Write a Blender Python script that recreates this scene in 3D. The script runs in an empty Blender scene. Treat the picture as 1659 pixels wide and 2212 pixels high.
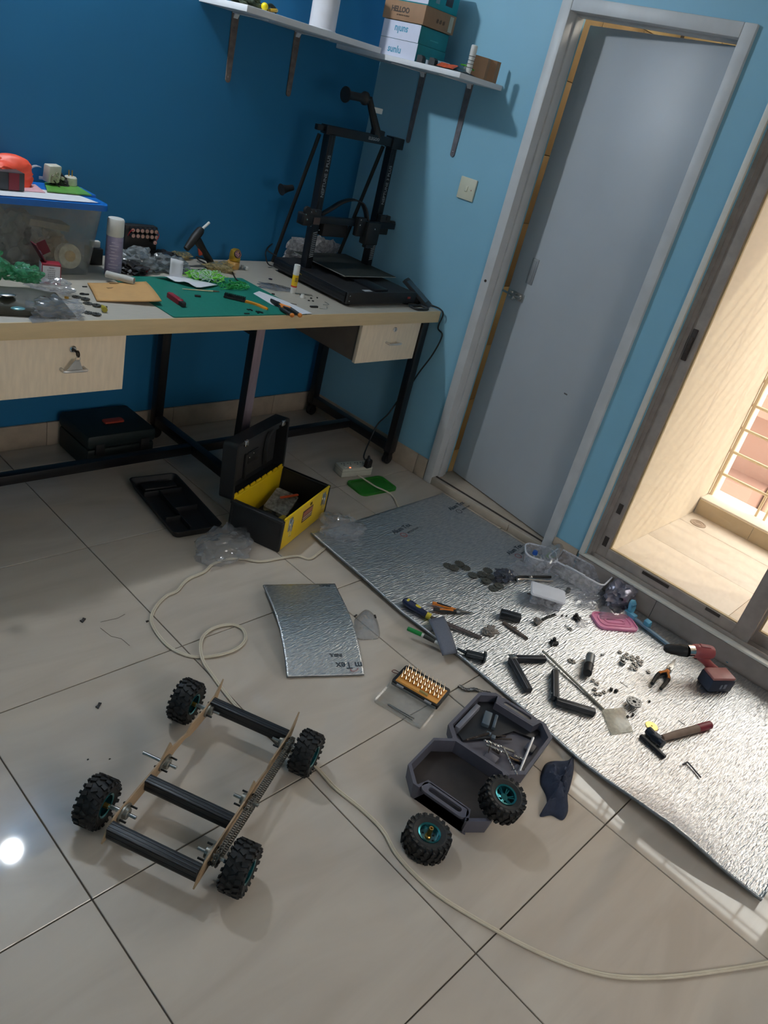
import bpy, bmesh, math, random
from mathutils import Vector, Matrix, Euler, noise

PI = math.pi
scene = bpy.context.scene
COL = scene.collection
random.seed(7)

# ------------------------------------------------------------------ camera
cam_data = bpy.data.cameras.new('camera')
cam = bpy.data.objects.new('camera', cam_data)
COL.objects.link(cam)
_r = ((0.6852,-0.6908,0.2307),(-0.1988,-0.4821,-0.8533),(0.7007,0.5388,-0.4677))          # rows: right, down, forward
_R = Matrix(_r)
cam.matrix_world = Matrix((
    (_R[0][0], -_R[1][0], -_R[2][0], (-0.561,-2.1149,1.6098)[0]),
    (_R[0][1], -_R[1][1], -_R[2][1], (-0.561,-2.1149,1.6098)[1]),
    (_R[0][2], -_R[1][2], -_R[2][2], (-0.561,-2.1149,1.6098)[2]),
    (0, 0, 0, 1)))
cam_data.sensor_fit = 'VERTICAL'
cam_data.sensor_height = 36.0
cam_data.lens = 36.0 * 1669.62 / 2212.0
cam_data.clip_start = 0.02
scene.camera = cam

# ------------------------------------------------------------------ light
vs = scene.view_settings
vs.view_transform = 'Standard'
vs.look = 'None'
vs.gamma = 1.0
vs.use_curve_mapping = False
vs.exposure = 0.0
scene.cycles.transparent_max_bounces = 40
scene.cycles.sample_clamp_indirect = 6.0

world = bpy.data.worlds.new('hazy_sky')
scene.world = world
world.use_nodes = True
_nt = world.node_tree
_bg = _nt.nodes['Background']
_tc = _nt.nodes.new('ShaderNodeTexCoord')
_sep = _nt.nodes.new('ShaderNodeSeparateXYZ')
_rmp = _nt.nodes.new('ShaderNodeValToRGB')
_rmp.color_ramp.elements[0].position = 0.0
_rmp.color_ramp.elements[0].color = (0.60, 0.53, 0.46, 1)
_rmp.color_ramp.elements[1].position = 0.25
_rmp.color_ramp.elements[1].color = (1.0, 0.94, 0.89, 1)
_nt.links.new(_tc.outputs['Generated'], _sep.inputs[0])
_nt.links.new(_sep.outputs['Z'], _rmp.inputs[0])
_nt.links.new(_rmp.outputs[0], _bg.inputs[0])
_bg.inputs[1].default_value = 8.0

_sd = bpy.data.lights.new('sun', 'SUN')
_sd.energy = 1.2
_sd.angle = 0.02
_sd.color = (1.0, 0.9, 0.72)
sun = bpy.data.objects.new('sun', _sd)
COL.objects.link(sun)
sun.location = (6, -6, 6)
sun.rotation_euler = Vector((1.0, -1.2, 1.18)).to_track_quat('Z', 'Y').to_euler()

BULB_POS = (0.64, 0.685, 2.43)
BULB_STRENGTH = 640.0
BATH_POWER = 8.0

# ------------------------------------------------------------------ helpers
def lin(c):
    c /= 255.0
    return c / 12.92 if c <= 0.04045 else ((c + 0.055) / 1.055) ** 2.4
def rgb(r, g, b):
    return (lin(r), lin(g), lin(b), 1.0)

MATS = {}
def mat(name, col, rough=0.5, metal=0.0, var=0.10, scale=25.0, bump=0.0, bscale=None,
        stretch=(1, 1, 1), spec=0.5, coat=0.0, emit=None, trans=0.0):
    """principled material whose colour and relief come from procedural noise"""
    if name in MATS:
        return MATS[name]
    m = bpy.data.materials.new(name)
    m.use_nodes = True
    nt = m.node_tree
    p = nt.nodes['Principled BSDF']
    tc = nt.nodes.new('ShaderNodeTexCoord')
    mp = nt.nodes.new('ShaderNodeMapping')
    mp.inputs['Scale'].default_value = stretch
    nz = nt.nodes.new('ShaderNodeTexNoise')
    nz.inputs['Scale'].default_value = scale
    nz.inputs['Detail'].default_value = 5
    nt.links.new(tc.outputs['Object'], mp.inputs[0])
    nt.links.new(mp.outputs[0], nz.inputs['Vector'])
    rp = nt.nodes.new('ShaderNodeValToRGB')
    rp.color_ramp.elements[0].position = 0.3
    rp.color_ramp.elements[1].position = 0.7
    rp.color_ramp.elements[0].color = tuple(max(0, c * (1 - var)) for c in col[:3]) + (1,)
    rp.color_ramp.elements[1].color = tuple(min(1, c * (1 + var)) for c in col[:3]) + (1,)
    nt.links.new(nz.outputs['Fac'], rp.inputs[0])
    nt.links.new(rp.outputs[0], p.inputs['Base Color'])
    p.inputs['Roughness'].default_value = rough
    p.inputs['Metallic'].default_value = metal
    p.inputs['Specular IOR Level'].default_value = spec
    p.inputs['Coat Weight'].default_value = coat
    if trans:
        p.inputs['Transmission Weight'].default_value = trans
    if bump:
        b = nt.nodes.new('ShaderNodeBump')
        b.inputs['Strength'].default_value = bump
        b.inputs['Distance'].default_value = 0.002
        n2 = nt.nodes.new('ShaderNodeTexNoise')
        n2.inputs['Scale'].default_value = bscale or scale * 4
        n2.inputs['Detail'].default_value = 6
        nt.links.new(mp.outputs[0], n2.inputs['Vector'])
        nt.links.new(n2.outputs['Fac'], b.inputs['Height'])
        nt.links.new(b.outputs[0], p.inputs['Normal'])
    if emit:
        p.inputs['Emission Color'].default_value = emit[0]
        p.inputs['Emission Strength'].default_value = emit[1]
    MATS[name] = m
    return m

def film(name, tint, opacity=0.15, rough=0.12, gloss=0.5, bump=0.0, bscale=60):
    """thin clear or frosted plastic: transparent sheet with a glossy face and a little haze"""
    if name in MATS:
        return MATS[name]
    m = bpy.data.materials.new(name)
    m.use_nodes = True
    nt = m.node_tree
    for n in list(nt.nodes):
        nt.nodes.remove(n)
    out = nt.nodes.new('ShaderNodeOutputMaterial')
    tr = nt.nodes.new('ShaderNodeBsdfTransparent')
    tr.inputs[0].default_value = tuple(0.55 + 0.45 * c for c in tint[:3]) + (1,)
    df = nt.nodes.new('ShaderNodeBsdfDiffuse')
    df.inputs[0].default_value = tint
    tl = nt.nodes.new('ShaderNodeBsdfTranslucent')
    tl.inputs[0].default_value = tint
    hz = nt.nodes.new('ShaderNodeMixShader')
    hz.inputs[0].default_value = 0.45
    nt.links.new(df.outputs[0], hz.inputs[1])
    nt.links.new(tl.outputs[0], hz.inputs[2])
    m1 = nt.nodes.new('ShaderNodeMixShader')
    tc = nt.nodes.new('ShaderNodeTexCoord')
    nz = nt.nodes.new('ShaderNodeTexNoise')
    nz.inputs['Scale'].default_value = bscale
    nz.inputs['Detail'].default_value = 4
    nt.links.new(tc.outputs['Object'], nz.inputs['Vector'])
    mr = nt.nodes.new('ShaderNodeMapRange')
    mr.inputs[1].default_value = 0.3
    mr.inputs[2].default_value = 0.7
    mr.inputs[3].default_value = opacity * 0.5
    mr.inputs[4].default_value = min(1, opacity * 1.5)
    nt.links.new(nz.outputs['Fac'], mr.inputs[0])
    nt.links.new(mr.outputs[0], m1.inputs[0])
    nt.links.new(tr.outputs[0], m1.inputs[1])
    nt.links.new(hz.outputs[0], m1.inputs[2])
    gl = nt.nodes.new('ShaderNodeBsdfAnisotropic')
    gl.inputs['Roughness'].default_value = rough
    fr = nt.nodes.new('ShaderNodeFresnel')
    geo = nt.nodes.new('ShaderNodeNewGeometry')
    ior = nt.nodes.new('ShaderNodeMapRange')     # same edge gloss on both faces of the thin sheet
    ior.inputs[3].default_value = 1.45
    ior.inputs[4].default_value = 1 / 1.45
    nt.links.new(geo.outputs['Backfacing'], ior.inputs[0])
    nt.links.new(ior.outputs[0], fr.inputs[0])
    mu = nt.nodes.new('ShaderNodeMath')
    mu.operation = 'MULTIPLY'
    mu.inputs[1].default_value = gloss * 2
    mu.use_clamp = True
    m2 = nt.nodes.new('ShaderNodeMixShader')
    nt.links.new(fr.outputs[0], mu.inputs[0])
    nt.links.new(mu.outputs[0], m2.inputs[0])
    nt.links.new(m1.outputs[0], m2.inputs[1])
    nt.links.new(gl.outputs[0], m2.inputs[2])
    nt.links.new(m2.outputs[0], out.inputs[0])
    if bump:
        b = nt.nodes.new('ShaderNodeBump')
        b.inputs['Strength'].default_value = bump
        b.inputs['Distance'].default_value = 0.004
        nt.links.new(nz.outputs['Fac'], b.inputs['Height'])
        nt.links.new(b.outputs[0], gl.inputs['Normal'])
        nt.links.new(b.outputs[0], fr.inputs['Normal'])
    MATS[name] = m
    return m

def frame_of(p0, p1):
    z = (Vector(p1) - Vector(p0))
    L = z.length
    q = z.normalized().to_track_quat('Z', 'Y')
    return Matrix.Translation(Vector(p0)) @ q.to_matrix().to_4x4(), L

class MB:
    """collects shapes and links them as one mesh object"""
    def __init__(self):
        self.bm = bmesh.new()
    def _xf(self, vs, M):
        if M is not None:
            bmesh.ops.transform(self.bm, matrix=M, verts=vs)
    def box(self, c, s, rot=None, bev=0.0, seg=2, M=None):
        g = bmesh.ops.create_cube(self.bm, size=1.0)
        vs = g['verts']
        for v in vs:
            v.co = Vector((v.co.x * s[0], v.co.y * s[1], v.co.z * s[2]))
        if bev:
            es = list({e for v in vs for e in v.link_edges})
            r = bmesh.ops.bevel(self.bm, geom=es, offset=min(bev, min(s) * 0.49), segments=seg, profile=0.5, affect='EDGES')
            vs = list({v for f in r['faces'] for v in f.verts} | {v for v in vs if v.is_valid})
        T = Matrix.Translation(Vector(c))
        if rot is not None:
            T = T @ Euler(rot).to_matrix().to_4x4()
        if M is not None:
            T = M @ T
        self._xf(vs, T)
        return self
    def bx(self, x0, x1, y0, y1, z0, z1, bev=0.0, M=None):
        return self.box(((x0 + x1) / 2, (y0 + y1) / 2, (z0 + z1) / 2), (abs(x1 - x0), abs(y1 - y0), abs(z1 - z0)), bev=bev, M=M)
    def cyl(self, p0, p1, r0, r1=None, seg=16, M=None):
        T, L = frame_of(p0, p1)
        r1 = r0 if r1 is None else r1
        g = bmesh.ops.create_cone(self.bm, cap_ends=True, segments=seg, radius1=r0, radius2=r1, depth=L)
        T = T @ Matrix.Translation((0, 0, L / 2))
        self._xf(g['verts'], (M @ T) if M is not None else T)
        return self
    def sph(self, c, r, s=(1, 1, 1), sub=2, M=None):
        g = bmesh.ops.create_icosphere(self.bm, subdivisions=sub, radius=r)
        T = Matrix.Translation(Vector(c)) @ Matrix.Diagonal((s[0], s[1], s[2], 1))
        self._xf(g['verts'], (M @ T) if M is not None else T)
        return self
    def lathe(self, prof, seg=24, M=None, closed=False):
        rings = []
        for r, z in prof:
            if r < 1e-6:
                rings.append([self.bm.verts.new((0, 0, z))])
            else:
                rings.append([self.bm.verts.new((r * math.cos(2 * PI * i / seg), r * math.sin(2 * PI * i / seg), z)) for i in range(seg)])
        prs = list(zip(rings, rings[1:] + ([rings[0]] if closed else [])))
        if not closed:
            prs = list(zip(rings, rings[1:]))
        for a, b in prs:
            for i in range(seg):
                j = (i + 1) % seg
                if len(a) == 1 and len(b) == 1:
                    continue
                if len(a) == 1:
                    self.bm.faces.new((a[0], b[j], b[i]))
                elif len(b) == 1:
                    self.bm.faces.new((a[i], a[j], b[0]))
                else:
                    self.bm.faces.new((a[i], a[j], b[j], b[i]))
        self._xf([v for r in rings for v in r], M)
        return self
    def prism(self, pts, z0, z1, M=None, bev=0.0):
        b = [self.bm.verts.new((p[0], p[1], z0)) for p in pts]
        t = [self.bm.verts.new((p[0], p[1], z1)) for p in pts]
        n = len(pts)
        fs = [self.bm.faces.new(list(reversed(b))), self.bm.faces.new(t)]
        for i in range(n):
            j = (i + 1) % n
            fs.append(self.bm.faces.new((b[i], b[j], t[j], t[i])))
        vs = b + t
        if bev:
            es = [e for e in fs[1].edges]
            r = bmesh.ops.bevel(self.bm, geom=es, offset=bev, segments=2, profile=0.5, affect='EDGES')
            vs = list({v for f in r['faces'] for v in f.verts} | {v for v in vs if v.is_valid})
        self._xf(vs, M)
        return self
    def tube(self, pts, r, seg=8, closed=False, M=None, rads=None):
        pts = [Vector(p) for p in pts]
        n = len(pts)
        rings = []
        up = None
        for i, p in enumerate(pts):
            if closed:
                t = (pts[(i + 1) % n] - pts[i - 1])
            else:
                t = (pts[min(i + 1, n - 1)] - pts[max(i - 1, 0)])
            t.normalize()
            if up is None:
                up = Vector((0, 0, 1)) if abs(t.z) < 0.9 else Vector((1, 0, 0))
            a = t.cross(up)
            if a.length < 1e-5:
                a = t.orthogonal()
            a.normalize()
            b = a.cross(t).normalized()
            up = b
            rr = rads[i] if rads else r
            rings.append([self.bm.verts.new(p + a * rr * math.cos(2 * PI * k / seg) + b * rr * math.sin(2 * PI * k / seg)) for k in range(seg)])
        m = n if closed else n - 1
        for i in range(m):
            A, B = rings[i], rings[(i + 1) % n]
            for k in range(seg):
                l = (k + 1) % seg
                self.bm.faces.new((A[k], A[l], B[l], B[k]))
        if not closed:
            self.bm.faces.new(list(reversed(rings[0])))
            self.bm.faces.new(rings[-1])
        self._xf([v for r_ in rings for v in r_], M)
        return self
    def grid(self, nu, nv, fn, closed_u=False):
        V = [[self.bm.verts.new(fn(i / (nu - (0 if closed_u else 1)), j / (nv - 1))) for j in range(nv)] for i in range(nu)]
        for i in range(nu if closed_u else nu - 1):
            for j in range(nv - 1):
                k = (i + 1) % nu
                self.bm.faces.new((V[i][j], V[k][j], V[k][j + 1], V[i][j + 1]))
        return V
    def build(self, name, m, parent=None, sharp=35, loc=None, rz=None, rot=None, solid=0.0):
        me = bpy.data.meshes.new(name)
        bmesh.ops.recalc_face_normals(self.bm, faces=self.bm.faces)
        self.bm.to_mesh(me)
        self.bm.free()
        for p in me.polygons:
            p.use_smooth = True
        me.set_sharp_from_angle(angle=math.radians(sharp))
        for mm in (m if isinstance(m, (list, tuple)) else [m]):
            me.materials.append(mm)
        o = bpy.data.objects.new(name, me)
        COL.objects.link(o)
        if parent is not None:
            o.parent = parent
        if loc is not None:
            o.location = loc
        if rz is not None:
            o.rotation_euler = (0, 0, rz)
        if rot is not None:
            o.rotation_euler = rot
        if solid:
            s = o.modifiers.new('thickness', 'SOLIDIFY')
            s.thickness = solid
            s.offset = 0
        return o

def tag(o, label=None, cat=None, group=None, kind=None):
    if label: o['label'] = label
    if cat: o['category'] = cat
    if group: o['group'] = group
    if kind: o['kind'] = kind
    return o
def thing(name, label, cat, loc=(0, 0, 0), rz=0.0, group=None, rot=None):
    o = bpy.data.objects.new(name, None)
    COL.objects.link(o)
    o.empty_display_size = 0.05
    o.location = loc
    o.rotation_euler = rot if rot is not None else (0, 0, rz)
    return tag(o, label, cat, group)
def copy_tree(o, parent=None):
    kids = list(o.children)
    c = o.copy()
    COL.objects.link(c)
    if parent is not None:
        c.parent = parent
    for k in kids:
        copy_tree(k, c)
    return c
def struct(o):
    o['kind'] = 'structure'
    return o
def text(name, s, size, m, parent=None, loc=(0, 0, 0), rot=(0, 0, 0), ext=0.0004, align='CENTER', sx=1.0, bold=0.0):
    cu = bpy.data.curves.new(name, 'FONT')
    cu.body = s
    cu.size = size
    cu.extrude = ext
    cu.offset = bold
    cu.align_x = align
    cu.align_y = 'CENTER'
    cu.resolution_u = 2
    t = bpy.data.objects.new(name, cu)
    COL.objects.link(t)
    dg = bpy.context.evaluated_depsgraph_get()
    me = bpy.data.meshes.new_from_object(t.evaluated_get(dg))
    bpy.data.objects.remove(t)
    bpy.data.curves.remove(cu)
    me.name = name
    me.materials.clear()
    me.materials.append(m)
    o = bpy.data.objects.new(name, me)
    COL.objects.link(o)
    if parent is not None:
        o.parent = parent
    o.location = loc
    o.rotation_euler = rot
    o.scale = (sx, 1, 1)
    return o
def rrect(w, h, r, seg=5):
    pts = []
    for cx, cy, a0 in ((w / 2 - r, h / 2 - r, 0), (-w / 2 + r, h / 2 - r, 90), (-w / 2 + r, -h / 2 + r, 180), (w / 2 - r, -h / 2 + r, 270)):
        for i in range(seg + 1):
            a = math.radians(a0 + 90 * i / seg)
            pts.append((cx + r * math.cos(a), cy + r * math.sin(a)))
    return pts
def smooth_path(pts, n=8):
    P = [Vector(p) for p in pts]
    out = []
    for i in range(len(P) - 1):
        p0 = P[max(i - 1, 0)]; p1 = P[i]; p2 = P[i + 1]; p3 = P[min(i + 2, len(P) - 1)]
        for k in range(n):
            t = k / n
            out.append(0.5 * ((2 * p1) + (p2 - p0) * t + (2 * p0 - 5 * p1 + 4 * p2 - p3) * t * t + (3 * p1 - p0 - 3 * p2 + p3) * t ** 3))
    out.append(P[-1])
    return out
def crumple(name, m, size, seed, amp=0.3, freq=6.0, sub=4, flat=True, parent=None, loc=(0, 0, 0), rz=0.0, sharp=28, power=1.0, solid=0.0):
    """a crumpled bag or rag: a faceted blob with folded ridges and a flat underside"""
    b = MB()
    bmesh.ops.create_icosphere(b.bm, subdivisions=sub, radius=1.0)
    off = Vector((seed * 3.1, seed * 1.7, seed * 0.9))
    fq = freq * 0.30
    for v in b.bm.verts:
        d = v.co.normalized()
        k = 1.0
        for q_, w_ in ((fq, 1.5), (fq * 2.4, 0.6)):     # flat facets that meet in creases
            P_ = d * q_ + off * q_
            c_ = noise.voronoi(P_)[1][0]
            k += amp * w_ * (P_ - c_).dot(noise.noise_vector(c_ * 5.3) * 1.6)
        g = (0.5,)
        k *= 1 + 0.40 * noise.noise(d * 1.2 + off * 0.5)
        p = d * k
        v.co = Vector((p.x * size[0] / 2, p.y * size[1] / 2, (p.z * 0.5 + 0.34) * size[2]))
        if flat and v.co.z < 0.0015:
            v.co.z = 0.0015 + 0.0006 * g[0]
    return b.build(name, m, parent, loc=loc, rz=rz, sharp=sharp)
def sheet(name, m, outline_fn, nu, nv, thick, parent=None, loc=(0, 0, 0), rz=0.0, sharp=40):
    b = MB()
    b.grid(nu, nv, outline_fn)
    o = b.build(name, m, parent, sharp=sharp, loc=loc, rz=rz)
    if thick:
        s = o.modifiers.new('thickness', 'SOLIDIFY')
        s.thickness = thick
        s.offset = 1
    return o

# ------------------------------------------------------------------ materials of the setting
def tile_mat():
    m = bpy.data.materials.new('polished_tile')
    m.use_nodes = True
    nt = m.node_tree
    p = nt.nodes['Principled BSDF']
    geo = nt.nodes.new('ShaderNodeNewGeometry')
    oi = nt.nodes.new('ShaderNodeObjectInfo')
    add = nt.nodes.new('ShaderNodeVectorMath'); add.operation = 'ADD'
    sc = nt.nodes.new('ShaderNodeVectorMath'); sc.operation = 'SCALE'
    sc.inputs['Scale'].default_value = 9.0
    cmb = nt.nodes.new('ShaderNodeCombineXYZ')
    nt.links.new(oi.outputs['Random'], cmb.inputs[0])
    nt.links.new(oi.outputs['Random'], cmb.inputs[1])
    nt.links.new(cmb.outputs[0], sc.inputs[0])
    nt.links.new(geo.outputs['Position'], add.inputs[0])
    nt.links.new(sc.outputs[0], add.inputs[1])
    mp = nt.nodes.new('ShaderNodeMapping')
    mp.inputs['Rotation'].default_value = (0, 0, 0.6)
    mp.inputs['Scale'].default_value = (1.2, 5.0, 1)
    nt.links.new(add.outputs[0], mp.inputs[0])
    nz = nt.nodes.new('ShaderNodeTexNoise')
    nz.inputs['Scale'].default_value = 1.6
    nz.inputs['Detail'].default_value = 6
    nz.inputs['Distortion'].default_value = 1.2
    nt.links.new(mp.outputs[0], nz.inputs['Vector'])
    rp = nt.nodes.new('ShaderNodeValToRGB')
    e = rp.color_ramp.elements
    e[0].position = 0.30; e[0].color = rgb(184, 173, 160)
    e[1].position = 0.72; e[1].color = rgb(200, 190, 177)
    nt.links.new(nz.outputs['Fac'], rp.inputs[0])
    nt.links.new(rp.outputs[0], p.inputs['Base Color'])
    p.inputs['Roughness'].default_value = 0.04
    p.inputs['Specular IOR Level'].default_value = 0.5
    return m
M_TILE = tile_mat()
M_GROUT = mat('grey_grout', rgb(96, 88, 80), 0.9, var=0.15)
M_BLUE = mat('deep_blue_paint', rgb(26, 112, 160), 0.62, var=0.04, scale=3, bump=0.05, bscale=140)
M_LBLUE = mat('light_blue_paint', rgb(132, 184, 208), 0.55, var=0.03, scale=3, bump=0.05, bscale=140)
M_WHITEWALL = mat('white_wall_paint', rgb(215, 215, 210), 0.8, var=0.03, scale=3)
M_DOORPAINT = mat('grey_white_door_paint', rgb(178, 184, 190), 0.42, var=0.03, scale=4, bump=0.03, bscale=90)
M_FRAMEPAINT = mat('worn_white_frame_paint', rgb(196, 198, 200), 0.45, var=0.06, scale=12, bump=0.06, bscale=80)
M_SKIRT = mat('beige_skirting_tile', rgb(176, 160, 142), 0.35, var=0.10, scale=18)
M_SILL = mat('stone_sill', rgb(172, 160, 145), 0.4, var=0.12, scale=14)
M_ALU = mat('dull_brown_aluminium', rgb(160, 150, 143), 0.45, 0.15, var=0.14, scale=20)
M_ALUL = mat('pale_aluminium_strip', rgb(218, 216, 208), 0.45, 0.0, var=0.06, scale=20)
M_GRIME = mat('dark_rubber_seal', rgb(58, 50, 46), 0.7, var=0.3, scale=60)
M_CREAM = mat('cream_balcony_paint', rgb(222, 208, 188), 0.8, var=0.03, scale=2)
M_BTILE = mat('pale_balcony_tile', rgb(214, 202, 188), 0.5, var=0.03, scale=3)
M_KERB = mat('tan_kerb_tile', rgb(186, 164, 128), 0.5, var=0.06, scale=8)
M_WHITESLAB = mat('white_concrete', rgb(236, 226, 214), 0.7, var=0.04, scale=6)
M_IRON = mat('cream_painted_iron', rgb(226, 205, 170), 0.5, var=0.04, scale=30)
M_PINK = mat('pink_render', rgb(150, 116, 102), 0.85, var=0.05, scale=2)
M_PINK_SHADE = mat('shaded_recess_render', rgb(84, 68, 62), 0.85, var=0.15, scale=2)  # shade of the recess is put into this darker render colour
M_PIPE = mat('pale_pvc_pipe', rgb(176, 150, 130), 0.5, var=0.05, scale=5)
M_BATH = mat('yellow_bathroom_tile', rgb(186, 164, 122), 0.3, var=0.10, scale=6)
M_BATHB = mat('brown_bathroom_tile', rgb(140, 116, 84), 0.3, var=0.15, scale=9)
M_STEEL = mat('brushed_steel', rgb(190, 190, 188), 0.28, 1.0, var=0.08, scale=60)
M_CHROME = mat('chrome', rgb(225, 225, 225), 0.12, 1.0, var=0.03, scale=40)
M_GLASS = film('clear_glass', (0.9, 0.95, 0.93, 1), opacity=0.03, rough=0.02, gloss=0.5)

# ------------------------------------------------------------------ room shell
FX0, FX1, FY0, FY1 = -1.95, 2.36, -3.4, 0.765
floor = struct(MB().bx(FX0 - 0.1, FX1, FY0 - 0.1, FY1 + 0.1, -0.12, -0.004).build('floor', M_GROUT))
_tile_mesh = {}
for i in range(-4, 4):
    for j in range(-6, 2):
        x0, x1 = max(i * 0.6, FX0), min(i * 0.6 + 0.6, FX1)
        y0, y1 = max(j * 0.6, FY0), min(j * 0.6 + 0.6, FY1)
        if x1 - x0 < 0.02 or y1 - y0 < 0.02:
            continue
        k = (round(x1 - x0, 3), round(y1 - y0, 3))
        g = 0.0016
        if k not in _tile_mesh:
            o = MB().box((0, 0, -0.005), (k[0] - 2 * g, k[1] - 2 * g, 0.01), bev=0.0012, seg=1).build('tile', M_TILE, floor)
            _tile_mesh[k] = o.data
        else:
            o = bpy.data.objects.new('tile', _tile_mesh[k])
            COL.objects.link(o)
            o.parent = floor
        o.location = ((x0 + x1) / 2, (y0 + y1) / 2, 0)

CX, CY, TH = 2.283, 0.765, 0.02
def rw(o):
    """place an object drawn in the right wall's own frame: x outward, y = minus distance from the corner"""
    o.location = (CX, CY, 0)
    o.rotation_euler = (0, 0, TH)
    return o
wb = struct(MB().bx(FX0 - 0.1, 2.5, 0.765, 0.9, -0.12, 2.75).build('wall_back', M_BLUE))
b = MB()
T = 0.16
DU0, DU1, DZ = 0.885, 1.605, 2.05
SU0, SU1, SZ = 1.776, 3.16, 2.2
for u0, u1, z0, z1 in ((0, DU0, -0.12, 2.75), (DU0, DU1, DZ, 2.75), (DU1, SU0, -0.12, 2.75), (SU0, SU1, SZ, 2.75), (SU1, 4.3, -0.12, 2.75), (DU0, DU1, -0.12, 0.0), (SU0, SU1, -0.12, 0.10)):
    b.bx(0, T, -u1, -u0, z0, z1)
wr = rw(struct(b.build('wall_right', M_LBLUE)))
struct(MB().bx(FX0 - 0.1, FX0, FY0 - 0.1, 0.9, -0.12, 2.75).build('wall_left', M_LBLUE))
b = MB()
for x0, x1, z0, z1 in ((FX0 - 0.1, -0.1, -0.12, 2.75), (0.95, 2.6, -0.12, 2.75), (-0.1, 0.95, -0.12, 0.9), (-0.1, 0.95, 1.85, 2.75)):
    b.bx(x0, x1, FY0 - 0.1, FY0, z0, z1)
struct(b.build('wall_front', M_WHITEWALL))
w2 = struct(bpy.data.objects.new('fill_window', None)); COL.objects.link(w2)  # unseen window added behind the camera as soft daylight fill
b = MB()
for x0, x1, z0, z1 in ((-0.1, -0.06, 0.9, 1.85), (0.91, 0.95, 0.9, 1.85), (0.41, 0.44, 0.9, 1.85), (-0.1, 0.95, 0.9, 0.94), (-0.1, 0.95, 1.81, 1.85)):
    b.bx(x0, x1, FY0 - 0.07, FY0 - 0.03, z0, z1)
b.build('fill_window_frame', M_ALU, w2)
struct(MB().bx(FX0 - 0.1, 2.6, FY0 - 0.1, 0.9, 2.7, 2.8).build('ceiling', M_WHITEWALL))

# skirting tiles, each its own piece
def skirting(name, n0, length, parent_fn, piece):
    root = struct(bpy.data.objects.new(name, None)); COL.objects.link(root)
    return root
bb = struct(MB().bx(FX0, 2.285, 0.756, 0.765, 0.0, 0.104).build('baseboard_back', M_GROUT))
x = FX0
while x < 2.27:
    x1 = min(x + 0.6 - (0 if x > FX0 else 0.25), 2.283)
    MB().bx(x + 0.0012, x1 - 0.0012, 0.752, 0.763, 0.001, 0.106, bev=0.0012).build('skirting_tile', M_SKIRT, bb)
    x = x1
br = rw(struct(MB().bx(-0.009, 0.0, -0.868, 0.0, 0.0, 0.104).build('baseboard_right', M_GROUT)))
for u0, u1 in ((0.014, 0.20), (0.20, 0.80), (0.80, 0.868)):
    MB().bx(-0.012, -0.001, -u1 + 0.0012, -u0 - 0.0012, 0.001, 0.106, bev=0.0012).build('skirting_tile', M_SKIRT, br)
br2 = rw(struct(MB().bx(-0.009, 0.0, -1.745, -1.625, 0.0, 0.104).build('baseboard_right', M_GROUT)))
MB().bx(-0.012, -0.001, -1.745, -1.625, 0.001, 0.106, bev=0.0012).build('skirting_tile', M_SKIRT, br2)

# ------------------------------------------------------------------ bathroom door
d1 = bpy.data.objects.new('door_1', None); COL.objects.link(d1); rw(struct(d1))
b = MB()
for u0, u1, z0, z1 in ((0.872, 0.918, 0.0, 2.062), (1.578, 1.624, 0.0, 2.062), (0.918, 1.578, 2.016, 2.062)):
    b.bx(-0.016, 0.100, -u1, -u0, z0, z1, bev=0.004)
for u0, u1, z0, z1 in ((0.915, 0.926, 0.0, 2.03), (0.92, 1.578, 2.008, 2.02)):
    b.bx(0.035, 0.075, -u1, -u0, z0, z1, bev=0.003)
b.build('door_frame', M_FRAMEPAINT, d1)
ds = MB().bx(-0.004, 0.03, -1.60, -0.90, 0.0, 0.034, bev=0.003).build('door_sill', M_SILL, d1)
for u0, u1 in ((0.905, 1.395), (1.397, 1.59)):
    MB().bx(-0.012, 0.016, -u1, -u0, 0.001, 0.036, bev=0.003).build('sill_tile', M_SILL, ds)
MB().bx(0.03, 0.20, -1.58, -0.90, 0.0, 0.030, bev=0.003).build('sill_step', M_SILL, d1)
MB().bx(0.017, 0.029, -1.585, -0.915, 0.034, 0.0362).build('sill_groove', M_GRIME, d1)
# the leaf, hinged on the right and pushed a little into the bathroom
HU, HX, AL = 1.574, 0.086, math.radians(9.6)
leaf = MB().bx(0, 0.036, 0, 0.676, 0.036, 2.004, bev=0.003).build('door_leaf', M_DOORPAINT, d1)
leaf.location = (HX - 0.034, -HU, 0)
leaf.rotation_euler = (0, 0, -AL)
b = MB()   # recessed pull: plate with a slanted cup
b.bx(-0.004, 0.001, 0.552, 0.590, 1.023, 1.133, bev=0.002)
b.box((-0.0045, 0.571, 1.078), (0.004, 0.020, 0.09), bev=0.0015)
b.build('pull_handle', mat('grey_pull', rgb(150, 154, 158), 0.4, 0.4), leaf)
b = MB().bx(-0.003, 0.001, 0.571, 0.671, 0.938, 0.972, bev=0.001)
b.cyl((-0.012, 0.579, 0.955), (-0.012, 0.694, 0.955), 0.0055, seg=12)
b.cyl((-0.012, 0.624, 0.955), (-0.024, 0.619, 0.938), 0.004, seg=8)
for y in (0.589, 0.616, 0.654):
    b.box((-0.010, y, 0.955), (0.014, 0.008, 0.026), bev=0.002)
b.build('latch_bolt', M_STEEL, leaf)
MB().box((-0.0003, 0.185, 0.672), (0.001, 0.018, 0.006)).build('scuff_mark', mat('scuff', rgb(95, 92, 92), 0.8), leaf)
MB().cyl((-0.018, -0.897, 1.0), (-0.0135, -0.897, 1.0), 0.006, seg=12).build('latch_keeper', M_GRIME, d1)
for z in (0.3, 1.02, 1.75):
    MB().cyl((0.062, -1.579, z), (0.062, -1.579, z + 0.09), 0.006, seg=10).build('hinge', M_STEEL, d1)

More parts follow.
